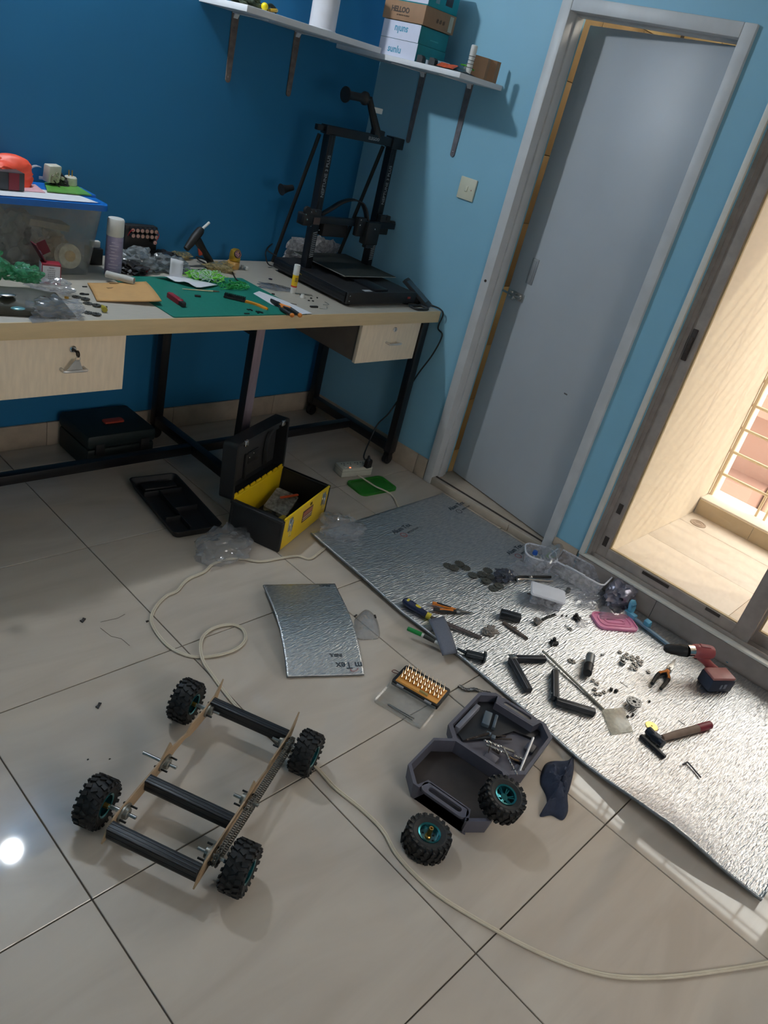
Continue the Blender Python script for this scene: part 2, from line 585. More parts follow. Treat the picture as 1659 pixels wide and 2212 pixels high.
# bathroom beyond the door
bw = rw(struct(MB().bx(1.30, 1.38, -1.60, -0.2, -0.12, 2.75).bx(T, 1.30, -0.72, -0.66, -0.12, 2.75).build('wall_bathroom', M_GROUT)))
b = MB()
rw(struct(MB().bx(T, 1.30, -1.6, -0.72, 2.45, 2.52).build('ceiling_bathroom', M_WHITEWALL)))
rw(struct(MB().bx(T, 1.30, -1.6, -0.72, -0.12, 0.02).build('floor_bathroom', M_BATH)))
rw(struct(MB().bx(T, 1.36, -1.62, -1.59, -0.12, 2.75).build('wall_bathroom_side', M_WHITEWALL)))
for k in range(9):
    z0 = 0.02 + k * 0.3
    for v in range(4):
        y0 = -1.545 + v * 0.2
        MB().bx(1.291, 1.299, y0 + 0.0015, y0 + 0.1985, z0 + 0.0015, z0 + 0.2985, bev=0.001, ).build('tile', M_BATHB if 3 <= k <= 6 else M_BATH, bw)
    for v in range(3):
        x0 = T + 0.02 + v * 0.37
        MB().bx(x0 + 0.0015, x0 + 0.3685, -0.729, -0.721, z0 + 0.0015, z0 + 0.2985, bev=0.001).build('tile', M_BATHB if 3 <= k <= 6 else M_BATH, bw)
_l = bpy.data.lights.new('bathroom_lamp', 'POINT')
_l.energy = BATH_POWER; _l.color = (1.0, 0.90, 0.76); _l.shadow_soft_size = 0.08
bl = bpy.data.objects.new('bathroom_lamp', _l); COL.objects.link(bl); bl.location = (2.95, -0.55, 2.3)

# ------------------------------------------------------------------ sliding window door to the balcony
w1 = bpy.data.objects.new('window_1', None); COL.objects.link(w1); rw(struct(w1))
ws = MB().bx(-0.006, T + 0.02, -SU1, -1.755, 0.0, 0.098, bev=0.002).build('window_step', mat('grey_riser_tile', rgb(140, 131, 126), 0.35, var=0.08), w1)
for u0, u1 in ((1.757, 2.13), (2.132, 2.72), (2.722, 3.15)):
    MB().bx(-0.011, -0.005, -u1, -u0, 0.002, 0.095, bev=0.001).build('riser_tile', MATS['grey_riser_tile'], ws)
b = MB()
b.bx(-0.014, 0.018, -3.17, -1.752, 0.097, 0.107, bev=0.002)
b.bx(-0.014, 0.012, -1.774, -1.752, 0.10, 2.25, bev=0.002)
b.bx(-0.014, 0.012, -3.19, -3.16, 0.10, 2.25, bev=0.002)
b.bx(-0.014, 0.012, -3.19, -1.752, 2.21, 2.25, bev=0.002)
b.build('outer_strip', M_ALUL, w1)
b = MB()
b.bx(0.012, 0.135, -1.790, -1.774, 0.10, 2.22)
for x in (0.02, 0.058, 0.098):
    b.bx(x, x + 0.006, -1.806, -1.786, 0.10, 2.22)
    b.bx(x, x + 0.006, -3.16, -1.786, 0.104, 0.122)
    b.bx(x, x + 0.006, -3.16, -1.786, 2.19, 2.22)
b.bx(0.012, 0.135, -3.16, -1.774, 0.100, 0.106)
b.bx(0.012, 0.135, -3.16, -3.145, 0.10, 2.22)
b.bx(0.012, 0.135, -3.16, -1.774, 2.20, 2.22)
b.build('track_frame', M_ALU, w1)
def panel(u0, u1, x, name):
    p = bpy.data.objects.new(name, None); COL.objects.link(p); p.parent = w1
    b = MB()
    b.bx(x, x + 0.03, -(u0 + 0.058), -u0, 0.112, 2.18, bev=0.003)
    b.bx(x, x + 0.03, -u1, -(u1 - 0.066), 0.112, 2.18, bev=0.003)
    b.bx(x + 0.002, x + 0.028, -(u1 - 0.05), -(u0 + 0.05), 0.112, 0.168, bev=0.002)
    b.bx(x + 0.002, x + 0.028, -(u1 - 0.05), -(u0 + 0.05), 2.12, 2.18, bev=0.002)
    b.build('panel_frame', M_ALU, p)
    b = MB()
    b.bx(x + 0.008, x + 0.022, -(u0 + 0.064), -(u0 + 0.056), 0.16, 2.13)
    b.bx(x + 0.008, x + 0.022, -(u1 - 0.06), -(u0 + 0.06), 0.164, 0.172)
    b.build('rubber_seal', mat('pale_seal', rgb(190, 168, 130), 0.6), p)
    MB().bx(x + 0.013, x + 0.017, -(u1 - 0.06), -(u0 + 0.06), 0.166, 2.125).build('glass_pane', M_GLASS, p)
    return p
pa = panel(1.794, 2.49, 0.026, 'sliding_panel')
panel(2.44, 3.15, 0.064, 'sliding_panel')
b = MB().bx(0.020, 0.027, -1.832, -1.812, 1.0, 1.12, bev=0.002)
b.bx(0.012, 0.022, -1.828, -1.816, 1.03, 1.09, bev=0.002)
b.build('lock_plate', M_GRIME, pa)
for u0, u1, dz in ((2.02, 2.14, 0.0), (2.30, 2.36, 0.004)):
    MB().bx(0.0245, 0.027, -u1, -u0, 0.150 + dz, 0.163 + dz).build('adhesive_residue', M_GRIME, pa)
for z in (0.17, 0.33):
    MB().bx(0.0245, 0.027, -1.838, -1.818, z, z + 0.045).build('adhesive_residue', M_GRIME, pa)

# ------------------------------------------------------------------ balcony
BZ = -0.08
bf = struct(MB().bx(2.44, 4.05, -4.4, -0.90, -0.2, BZ - 0.004).build('floor_balcony', M_KERB))
for i in range(4):
    for j in range(6):
        x0, y1 = 2.44 + i * 0.4, -0.93 - j * 0.6
        MB().bx(x0 + 0.001, min(x0 + 0.399, 3.84), y1 - 0.599, y1 - 0.001, BZ - 0.006, BZ, bev=0.001).build('tile', M_BTILE, bf)
struct(MB().bx(2.46, 4.15, -0.93, -0.83, -0.2, 2.7).build('wall_balcony_left', M_CREAM))
struct(MB().bx(2.46, 4.02, -2.62, -2.52, -0.2, 2.7).build('wall_sun_block', M_CREAM))  # unseen wall added to keep the sun off the room floor
struct(MB().bx(2.46, 4.05, -4.4, -0.83, 2.55, 2.75).build('ceiling_balcony', M_CREAM))
bk = struct(MB().bx(3.842, 4.10, -4.4, -0.93, -0.2, 0.018, bev=0.006).build('trim_kerb', M_WHITESLAB))
for j in range(6):
    MB().bx(3.832, 3.842, -0.935 - j * 0.33 - 0.328, -0.935 - j * 0.33, BZ, 0.008, bev=0.001).build('kerb_tile', M_KERB, bk)
b = MB()
for k in range(2):
    b.lathe([(0.045 - k * 0.018, 0), (0.045 - k * 0.018, 0.004), (0.036 - k * 0.018, 0.004), (0.036 - k * 0.018, 0)], 24, closed=True)
b.cyl((0, 0, 0), (0, 0, 0.002), 0.04, seg=24)
tag(b.build('floor_drain', mat('dull_drain', rgb(170, 150, 132), 0.5, 0.4), loc=(3.70, -1.02, BZ)), 'small round floor drain in the balcony corner', 'drain')
gr = thing('window_grille', 'cream painted iron grille closing the balcony front', 'grille', (3.96, 0, 0.018))
MB().cyl((0, -0.945, 0), (0, -0.945, 2.53), 0.011, seg=8).build('upright', M_IRON, gr)
for y in (-1.215, -1.265, -1.75, -2.25, -2.5):
    MB().cyl((0.012, y, 0), (0.012, y, 2.53), 0.008, seg=8).build('upright', M_IRON, gr)
for k in range(1, 18):
    MB().cyl((0, -0.932, 0.1415 * k), (0, -2.52, 0.1415 * k), 0.009, seg=8).build('crossbar', M_IRON, gr)

# neighbouring house across the gap
nb = thing('neighbour_house', 'pink rendered house wall seen beyond the balcony grille', 'house', (6.5, 0, -6))
MB().bx(0, 0.5, -0.86, 4.0, 0, 9.0).build('wall', M_PINK, nb)
MB().bx(0.9, 1.4, -9.0, -0.7, 0, 8.4).build('recessed_wall', M_PINK_SHADE, nb)
for z in (5.05, 6.02):
    MB().prism([(-0.35, 3.0), (-0.35, -0.55), (-0.30, -0.66), (-0.2, -0.70), (0.05, -0.70), (0.05, 3.0)], z, z + 0.38).build('ledge', M_PINK, nb)
MB().cyl((-0.06, -0.80, 0), (-0.06, -0.80, 8.9), 0.06, seg=16).build('drain_pipe', M_PIPE, nb)
for z in (4.9, 6.6, 8.2):
    MB().cyl((-0.06, -0.80, z), (-0.06, -0.80, z + 0.08), 0.07, seg=16).build('pipe_collar', M_PIPE, nb)
MB().cyl((0.7, -1.25, 0), (0.7, -1.25, 8.0), 0.05, seg=12).build('drain_pipe', M_PINK_SHADE, nb)
MB().bx(0.86, 0.92, -2.6, -1.7, 5.2, 6.3).build('window', mat('dark_window', rgb(60, 52, 50), 0.2), nb)

# bulb on the back wall, above the frame
bu = thing('wall_bulb', 'bare white bulb in a holder high on the blue wall', 'lamp', BULB_POS)
MB().sph((0, 0, 0), 0.045, (1, 1, 1), 3).build('bulb', mat('glowing_bulb', (1, 1, 1, 1), 0.5, emit=((0.90, 0.96, 1.0, 1), BULB_STRENGTH)), bu)
MB().cyl((0, 0.04, 0), (0, 0.08, 0), 0.03, 0.038, seg=20).build('holder', mat('white_holder', rgb(230, 230, 226), 0.4), bu)

# ------------------------------------------------------------------ workbench
M_LAM = mat('pale_laminate', rgb(178, 172, 160), 0.42, var=0.05, scale=20, stretch=(1, 8, 1))
M_EDGE = mat('maple_edge_band', rgb(214, 190, 148), 0.45, var=0.05, scale=10, stretch=(1, 1, 8))
M_FRONT = mat('maple_drawer_front', rgb(242, 224, 198), 0.42, var=0.06, scale=14, stretch=(6, 1, 1))
M_CARC = mat('brown_drawer_board', rgb(112, 100, 90), 0.6, var=0.08, scale=14)
M_LEG = mat('black_steel_tube', rgb(20, 20, 24), 0.33, 0.0, var=0.25, scale=30, spec=0.6)
TZ = 0.80
wbn = thing('workbench', 'long pale workbench on black steel legs along the blue wall', 'table')
MB().bx(-0.35, 2.277, 0.056, 0.752, 0.748, TZ, bev=0.002).build('tabletop', M_LAM, wbn)
MB().bx(-0.35, 2.277, 0.051, 0.0555, 0.748, TZ, bev=0.001).build('edge_band', M_EDGE, wbn)
for x in (0.0, 1.254, 2.205):
    for y0, y1 in ((0.075, 0.115), (0.675, 0.715)):
        lg = MB().bx(x, x + 0.042, y0, y1, 0.07, 0.748, bev=0.003).build('leg', M_LEG, wbn)
        if x == 1.254 and y0 < 0.2:
            tag(MB().bx(x + 0.002, x + 0.04, y0 - 0.0008, y0 + 0.0005, 0.30, 0.746).build('reflection_face', mat('leg_reflection_grey', rgb(150, 138, 150), 0.34, 0.85, var=0.2, scale=40, stretch=(1, 1, 0.2)), lg), 'silvery plate imitating the balcony reflected in the black leg')  # pale plate puts the bright balcony's reflection onto the black leg
    MB().bx(x, x + 0.042, 0.115, 0.675, 0.07, 0.112, bev=0.003).build('side_rail', M_LEG, wbn)
    MB().bx(x, x + 0.042, 0.115, 0.675, 0.706, 0.748, bev=0.003).build('top_rail', M_LEG, wbn)
    for y in (0.10, 0.695):
        b = MB().cyl((x + 0.021, y - 0.012, 0.026), (x + 0.021, y + 0.012, 0.026), 0.026, seg=20)
        b.bx(x + 0.004, x + 0.038, y - 0.02, y + 0.02, 0.062, 0.07)
        for s in (-1, 1):
            b.bx(x + 0.008, x + 0.034, y + s * 0.016 - 0.0015, y + s * 0.016 + 0.0015, 0.02, 0.066)
        b.cyl((x + 0.021, y - 0.019, 0.026), (x + 0.021, y + 0.019, 0.026), 0.006, seg=10)
        b.build('caster', mat('black_caster', rgb(18, 18, 20), 0.5), wbn)
for x0, x1 in ((0.042, 1.254), (1.296, 2.205)):
    MB().bx(x0, x1, 0.375, 0.412, 0.072, 0.110, bev=0.003).build('long_rail', M_LEG, wbn)
def drawer(x0, x1, z0, z1, hx, hz, lx, lz, key):
    MB().bx(x0 + 0.006, x1 - 0.006, 0.104, 0.56, z0 + 0.004, 0.747).build('drawer_box', M_CARC, wbn)
    fr = MB().bx(x0, x1, 0.084, 0.103, z0, z1, bev=0.0015).build('drawer_front', M_FRONT, wbn)
    b = MB()
    w = 0.036
    b.tube(smooth_path([(hx - w, 0.084, hz), (hx - w, 0.066, hz), (hx - w + 0.006, 0.058, hz), (hx + w - 0.006, 0.058, hz), (hx + w, 0.066, hz), (hx + w, 0.084, hz)], 5), 0.005, 8)
    b.build('handle', mat('satin_handle', rgb(215, 212, 208), 0.3, 0.7), fr)
    b = MB().lathe([(0, 0.0), (0.011, 0.0), (0.011, 0.006), (0.008, 0.009), (0.0, 0.009)], 20, M=Matrix.Translation((lx, 0.084, lz)) @ Matrix.Rotation(PI / 2, 4, 'X'))
    b.box((lx, 0.0745, lz), (0.002, 0.002, 0.009))
    b.build('lock', M_CHROME, fr)
    return fr
drawer(1.822, 2.200, 0.564, 0.7465, 2.028, 0.652, 2.026, 0.712, False)
drawer(0.285, 0.734, 0.548, 0.7465, 0.556, 0.636, 0.555, 0.700, True)
ky = thing('drawer_key', 'small key with a dark bow and grey triangular tag hanging in the left drawer lock', 'key', (0.555, 0.060, 0.700))
b = MB().bx(-0.0012, 0.0012, 0.0, 0.016, -0.004, 0.004)
b.lathe([(0.004, -0.0015), (0.011, -0.0015), (0.011, 0.0015), (0.004, 0.0015)], 16, M=Matrix.Translation((0.003, -0.006, -0.006)) @ Matrix.Rotation(PI / 2, 4, 'Y'), closed=True)
b.build('key_bow', mat('dark_key', rgb(50, 42, 38), 0.35, 0.6), ky)
b = MB().tube([(0.004 + 0.007 * math.cos(a), -0.006, -0.022 + 0.009 * math.sin(a)) for a in [i * PI / 8 for i in range(16)]], 0.0008, 6, closed=True)
b.build('split_ring', M_STEEL, ky)
MB().prism([(0.008, 0), (-0.006, 0), (-0.032, -0.036), (0.022, -0.036)], -0.0006, 0.0006, M=Matrix.Translation((0.003, -0.003, -0.027)) @ Matrix.Rotation(PI / 2 + 0.1, 4, 'X')).build('tag', mat('pale_tag', rgb(178, 178, 176), 0.5), ky)

# ------------------------------------------------------------------ shelves
M_SHELF = mat('white_shelf_board', rgb(214, 216, 220), 0.5, var=0.04, scale=12)
M_BRK = mat('grey_steel_bracket', rgb(104, 104, 110), 0.5, 0.1, var=0.2, scale=40)
M_BRKR = mat('rusty_grey_bracket', rgb(108, 98, 94), 0.55, 0.1, var=0.3, scale=40)
s1 = thing('wall_shelf', 'white board shelf on two brackets along the blue wall', 'shelf')
MB().bx(1.318, 1.985, 0.470, 0.764, 1.7255, 1.7465, bev=0.0015).build('board', M_SHELF, s1)
def bracket(root, m, O, axis, L, H, zt):
    """L bracket with rounded upright against the wall and a tapering arm under the board"""
    p = bpy.data.objects.new('bracket', None); COL.objects.link(p); p.parent = root
    p.location = O
    p.rotation_euler = (0, 0, axis)
    b = MB()
    w0, w1 = 0.0165, 0.0115
    pts = [(-w0, 0), (w0, 0)] + [(w1 * math.cos(a), -H + w1 + w1 * math.sin(a) * 1.0) for a in [-i * PI / 8 for i in range(0, 9)]]
    b.prism(pts, 0.0005, 0.0045, M=Matrix.Rotation(PI / 2, 4, 'X'))
    for z in (-0.05, -H + 0.02):
        b.sph((0, -0.005, z), 0.0045, (1, 0.5, 1), 1)
    b.build('upright_arm', m, p)
    b = MB()
    pts = [(-w0, -0.0045), (w0, -0.0045), (w1, -L + 0.01), (0, -L), (-w1, -L + 0.01)]
    b.prism(pts, -0.0035, -0.0005)
    b.box((0, -0.007, -0.01), (0.02, 0.006, 0.018), rot=(0.6, 0, 0))
    b.build('shelf_arm', M_SHELF, p)
    return p
bracket(s1, M_BRKR, (1.482, 0.7645, 1.7252), 0.0, 0.20, 0.238, 0)
bracket(s1, M_BRKR, (1.790, 0.7645, 1.7252), 0.0, 0.20, 0.238, 0)
s2 = thing('wall_shelf', 'white board shelf in the corner under the stacked boxes', 'shelf', (CX, CY, 0), TH)
MB().bx(-0.283, -0.001, -0.700, -0.003, 1.7095, 1.7285, bev=0.0015).build('board', M_SHELF, s2)
bracket(s2, M_BRK, (-0.0005, -0.272, 1.7092), -PI / 2, 0.21, 0.285, 0)
bracket(s2, M_BRK, (-0.0005, -0.538, 1.7092), -PI / 2, 0.21, 0.285, 0)
# switch
sw = thing('light_switch', 'cream square switch plate on the light blue wall', 'switch', (CX, CY, 0), TH)
MB().bx(-0.009, -0.0005, -0.708, -0.620, 1.279, 1.367, bev=0.003).build('plate', mat('cream_plastic', rgb(206, 206, 186), 0.35, var=0.03), sw)
MB().box((-0.0105, -0.664, 1.324), (0.004, 0.013, 0.022), rot=(0, 0.12, 0), bev=0.001).build('rocker', MATS['cream_plastic'], sw)
MB().sph((-0.0088, -0.690, 1.322), 0.003, (0.5, 1, 1), 1).build('indicator', mat('dull_red_dot', rgb(150, 90, 80), 0.4), sw)

# ------------------------------------------------------------------ printer on the bench
def W(b, name, m, root, **k):
    """build a part drawn in room coordinates under a thing whose base is elsewhere"""
    bmesh.ops.transform(b.bm, matrix=Matrix.Translation(-root.location), verts=b.bm.verts[:])
    return b.build(name, m, root, **k)
M_PBLK = mat('matt_black_plastic', rgb(22, 22, 24), 0.55, var=0.2, scale=40)
M_PEXT = mat('black_anodised_extrusion', rgb(24, 28, 34), 0.36, 0.3, var=0.15, scale=30, stretch=(1, 1, 0.2))
M_PRT = mat('light_grey_print', rgb(150, 155, 160), 0.6)
M_PEI = mat('dark_textured_plate', rgb(34, 38, 34), 0.6, var=0.25, scale=60)
M_PEDGE = mat('pale_plate_edge', rgb(176, 176, 168), 0.35, 0.6)
M_WHITE = mat('white_plastic', rgb(214, 214, 210), 0.4, var=0.03)
M_BRASS = mat('brass', rgb(190, 150, 80), 0.3, 0.9, var=0.1)
M_COPPER = mat('brown_motor_label', rgb(80, 62, 56), 0.5)
pr = thing('printer_3d', 'tall black open frame 3D printer in the corner of the bench', '3D printer', (1.96, 0.36, TZ))
for x in (1.775, 2.145):
    for y in (0.165, 0.595):
        W(MB().cyl((x, y, 0.8), (x, y, 0.815), 0.018, 0.022, seg=16), 'foot', M_PBLK, pr)
W(MB().bx(1.752, 2.165, 0.14, 0.625, 0.813, 0.858, bev=0.004), 'base_housing', M_PBLK, pr)
ext = None
for s, x in ((-1, 1.7475), (1, 2.168)):
    b = MB().bx(x - 0.006, x + 0.006, 0.145, 0.622, 0.814, 0.856, bev=0.001)
    for z in (0.824, 0.835, 0.846):
        b.bx(x + s * 0.0055 - 0.002, x + s * 0.0055 + 0.002, 0.146, 0.621, z - 0.002, z + 0.002)
    W(b, 'side_extrusion', M_PEXT, pr)
fc = W(MB().bx(1.744, 2.172, 0.130, 0.142, 0.811, 0.860, bev=0.003), 'front_cover', M_PBLK, pr)
b = MB()
for z in (0.824, 0.846):
    b.sph((1.7555, 0.1295, z), 0.003, (1, 0.5, 1), 1)
W(b, 'screw', M_CHROME, pr)
W(MB().bx(1.86, 1.905, 0.150, 0.172, 0.858, 0.8588), 'label', M_PRT, pr)
W(MB().bx(2.115, 2.135, 0.1285, 0.131, 0.832, 0.842, bev=0.002), 'rocker_switch', mat('dull_red_switch', rgb(150, 50, 45), 0.4), pr)
W(MB().bx(1.92, 2.0, 0.15, 0.62, 0.857, 0.868, bev=0.002), 'bed_rail', M_PEXT, pr)
b = MB().bx(1.93, 2.10, 0.36, 0.55, 0.868, 0.874, bev=0.001)
for x in (1.90, 2.13):
    for y in (0.34, 0.58):
        b.cyl((x, y, 0.864), (x, y, 0.872), 0.016, seg=18)
b.bx(1.89, 2.14, 0.33, 0.35, 0.870, 0.876); b.bx(1.89, 2.14, 0.57, 0.59, 0.870, 0.876)
W(b, 'bed_carriage', M_PBLK, pr)
bd = W(MB().bx(1.862, 2.188, 0.288, 0.640, 0.8765, 0.8800, bev=0.001), 'heated_bed', M_PEDGE, pr)
MB().bx(1.8635 - 1.96, 2.1865 - 1.96, 0.2895 - 0.36, 0.6385 - 0.36, 0.0801, 0.0815).build('build_plate', M_PEI, bd)
for s, x in ((-1, 1.805), (1, 2.178)):
    b = MB().bx(x - 0.0175, x + 0.0175, 0.462, 0.500, 0.812, 1.404, bev=0.0015)
    for dx in (-0.008, 0.008):
        b.bx(x + dx - 0.0015, x + dx + 0.0015, 0.4605, 0.463, 0.815, 1.40)
    up = W(b, 'upright', M_PEXT, pr)
    b = MB()
    for k in range(13):
        z = 0.905 + k * 0.0085
        b.prism([(-0.011, 0), (0.011, 0.006), (0.011, 0.0095), (-0.011, 0.0035)], -0.0004, 0.0004, M=Matrix.Translation((x - 1.96, 0.4600 - 0.36, z - 0.8)) @ Matrix.Rotation(PI / 2, 4, 'X'))
    b.build('hatch_print', M_PRT, up)
    text('lettering', 'NEPTUNE 3 PLUS', 0.022, M_PRT, up, (x - 1.96, 0.4603 - 0.36, 1.24 - 0.8), (PI / 2, -PI / 2, 0), ext=0.0003)
    b = MB().tube([(x - 0.012 if s < 0 else x - 0.004, 0.53, 1.388), (x + 0.004 if s < 0 else x + 0.002, 0.712 if s < 0 else 0.69, 0.812)], 0.0085, 10)
    W(b, 'brace_rod', M_PBLK, pr)
    W(MB().cyl((x + 0.012, 0.512, 0.86), (x + 0.012, 0.512, 1.40), 0.004, seg=8), 'lead_screw', M_STEEL, pr)
W(MB().bx(1.768, 2.222, 0.462, 0.500, 1.398, 1.432, bev=0.0015).bx(1.728, 1.77, 0.474, 0.494, 1.406, 1.428, bev=0.003).bx(2.155, 2.226, 0.456, 0.506, 1.392, 1.438, bev=0.003), 'top_beam', M_PEXT, pr)
text('lettering', 'ELEGOO', 0.017, M_PRT, pr, (2.040 - 1.96, 0.4615 - 0.36, 0.615), (PI / 2, 0, 0), ext=0.0005, bold=0.0004)
# gantry
b = MB().bx(1.69, 2.262, 0.430, 0.458, 1.058, 1.086, bev=0.0015)
W(b, 'gantry_beam', M_PEXT, pr)
W(MB().bx(1.70, 1.748, 0.426, 0.474, 1.044, 1.092, bev=0.004).cyl((1.712, 0.424, 1.105), (1.712, 0.436, 1.105), 0.017, seg=18).bx(1.745, 1.80, 0.436, 0.456, 1.05, 1.11, bev=0.003), 'gantry_motor', M_PBLK, pr)
W(MB().bx(1.755, 1.79, 0.428, 0.430, 1.052, 1.080), 'motor_label', M_COPPER, pr)
b = MB()
for p in ((1.704, 0.425, 1.09), (1.715, 0.425, 1.07), (1.76, 0.432, 1.105), (1.745, 0.43, 1.045), (1.735, 0.43, 1.10), (1.80, 0.434, 1.03), (2.215, 0.45, 1.115), (2.19, 0.45, 1.04)):
    b.sph(p, 0.0035, (1, 1, 1), 1)
W(b, 'bolt', M_CHROME, pr)['kind'] = 'stuff'
W(MB().bx(2.16, 2.225, 0.434, 0.460, 1.03, 1.115, bev=0.004).bx(2.225, 2.27, 0.438, 0.456, 1.062, 1.094, bev=0.006).cyl((2.205, 0.43, 1.105), (2.205, 0.44, 1.105), 0.012, seg=16), 'gantry_bracket', M_PBLK, pr)
W(MB().bx(1.84, 1.985, 0.452, 0.50, 1.000, 1.058, bev=0.004), 'cable_chain', mat('dark_brown_black', rgb(30, 26, 26), 0.6), pr)
hd = W(MB().bx(2.045, 2.125, 0.388, 0.432, 0.990, 1.088, bev=0.006).bx(2.000, 2.05, 0.410, 0.436, 1.02, 1.10, bev=0.004).bx(2.06, 2.11, 0.395, 0.42, 0.975, 0.992, bev=0.003).cyl((2.085, 0.41, 0.962), (2.085, 0.41, 0.978), 0.003, 0.008, seg=10), 'print_head', M_PBLK, pr)
b = MB()
for p in ((2.085, 0.3865, 1.062), (2.012, 0.409, 1.092), (2.012, 0.409, 1.07)):
    b.sph((p[0] - 1.96, p[1] - 0.36, p[2] - 0.8), 0.0035, (1, 1, 1), 1)
b.build('bolt', M_CHROME, hd)['kind'] = 'stuff'
pts = smooth_path([(1.83, 0.475, 1.088), (1.875, 0.47, 1.115), (1.93, 0.468, 1.148), (1.985, 0.46, 1.166), (2.035, 0.45, 1.158), (2.06, 0.44, 1.128), (2.068, 0.425, 1.09)], 6)
b = MB()
def _rib(u, v):
    i = u * (len(pts) - 1); k = min(int(i), len(pts) - 2); p = pts[k].lerp(pts[k + 1], i - k)
    return (p.x, p.y - 0.014 + 0.028 * v, p.z)
b.grid(40, 2, _rib)
o = W(b, 'ribbon_cable', M_PBLK, pr)
s = o.modifiers.new('thickness', 'SOLIDIFY'); s.thickness = 0.006
b = MB().lathe([(0, 0), (0.024, 0), (0.021, 0.004), (0.014, 0.03), (0.012, 0.06), (0.0, 0.06)], 20, M=Matrix.Translation((1.70, 0.60, 1.145)) @ Matrix.Rotation(1.35, 4, 'Y'))
W(b, 'cable_guide', M_PBLK, pr)
# spool holder
b = MB().tube([(2.075, 0.482, 1.425), (2.055, 0.482, 1.46), (2.005, 0.482, 1.53), (1.985, 0.482, 1.562)], 0.016, 10, rads=[0.024, 0.018, 0.0145, 0.013])
b.bx(2.045, 2.105, 0.466, 0.498, 1.428, 1.452, bev=0.004)
W(b, 'spool_arm', M_PBLK, pr)
b = MB().lathe([(0, 0), (0.030, 0), (0.030, 0.005), (0.020, 0.012), (0.016, 0.022), (0.0155, 0.085), (0.02, 0.10), (0.026, 0.108), (0.026, 0.117), (0.02, 0.12), (0, 0.12)], 24, M=Matrix.Translation((1.848, 0.482, 1.553)) @ Matrix.Rotation(PI / 2 - 0.03, 4, 'Y'))
W(b, 'spool_roller', M_PBLK, pr)
W(MB().bx(2.008, 2.066, 0.470, 0.486, 1.513, 1.534, bev=0.002), 'paper_tag', M_WHITE, pr)
# detached screen leaning against the frame
sc = thing('printer_screen', 'black handheld printer screen leaning at the front right of the printer', 'screen', (2.225, 0.17, TZ), 0.42)
M_ = Matrix.Translation((0, 0, 0.045)) @ Euler((0.55, 0.0, 0.05)).to_matrix().to_4x4()
MB().prism(rrect(0.075, 0.165, 0.008), -0.008, 0.006, M=M_, bev=0.002).build('screen_case', M_PBLK, sc)
MB().box((0, 0.006, 0.0066), (0.062, 0.125, 0.001), M=M_).build('display', mat('dark_display', rgb(42, 50, 58), 0.18), sc)
MB().bx(-0.02, 0.02, -0.02, 0.05, 0.0005, 0.03, bev=0.004).build('stand', M_PBLK, sc)
fr_ = MB()
c0 = (2.1636,0.0919,0.806)
fr_.tube([(c0[0] + p[0], c0[1] + p[1], 0.806) for p in rrect(0.085, 0.05, 0.012, 4)], 0.0055, 8, closed=True)
tag(fr_.build('spool_clip', M_PBLK), 'black rounded rectangular ring lying at the bench corner by the screen', 'ring')
# power cable from the printer down to the strip
b = MB().tube(smooth_path([(2.165, 0.60, 0.83), (2.21, 0.40, 0.806), (2.222, 0.26, 0.806), (2.2638,0.1452,0.808), (2.277,0.1034,0.807), (2.2734,0.0569,0.808), (2.2746,0.034,0.79), (2.292, 0.055, 0.72), (2.285,0.0152,0.6976), (2.275,0.031,0.6019), (2.262,0.0718,0.4937), (2.258,0.1013,0.4104), (2.23,0.1265,0.3295), (2.18,0.1261,0.2617), (2.12,0.125,0.213), (2.0572,0.0992,0.13), (1.9864,0.0472,0.105), (1.9936,0.0353,0.085)], 6), 0.0038, 8)
pc = tag(b.build('power_cable', mat('black_cable', rgb(18, 22, 26), 0.45)), 'black power cable hanging from the bench corner to the white power strip', 'cable')
P_ = (2.0186,0.0367,0.06)
MB().prism(rrect(0.034, 0.026, 0.006), -0.014, 0.024, bev=0.006, M=Matrix.Translation(P_)).cyl((P_[0] - 0.002, P_[1], P_[2] + 0.02), (P_[0] - 0.006, P_[1] + 0.002, P_[2] + 0.045), 0.010, 0.005, seg=10).build('plug', M_PBLK, pc)
tag(MB().tube(smooth_path([(1.79, 0.665, 0.85), (1.76, 0.70, 0.865), (1.7808,0.7,0.8933), (1.7396,0.68,0.8769), (1.7133,0.65,0.8542), (1.7566,0.6634,0.808), (1.80, 0.60, 0.83)], 8), 0.0028, 8).build('signal_cable', MATS['black_cable']), 'thin black cable looped behind the left foot of the printer', 'cable')
crumple_bag = crumple('plastic_bag', film('silver_film', (0.66, 0.63, 0.62, 1), 0.55, 0.18, 0.7), (0.30, 0.10, 0.16), 3, amp=0.25, freq=7, loc=(2.03, 0.695, TZ))
tag(crumple_bag, 'crumpled greyish clear plastic bag standing behind the printer bed', 'bag')

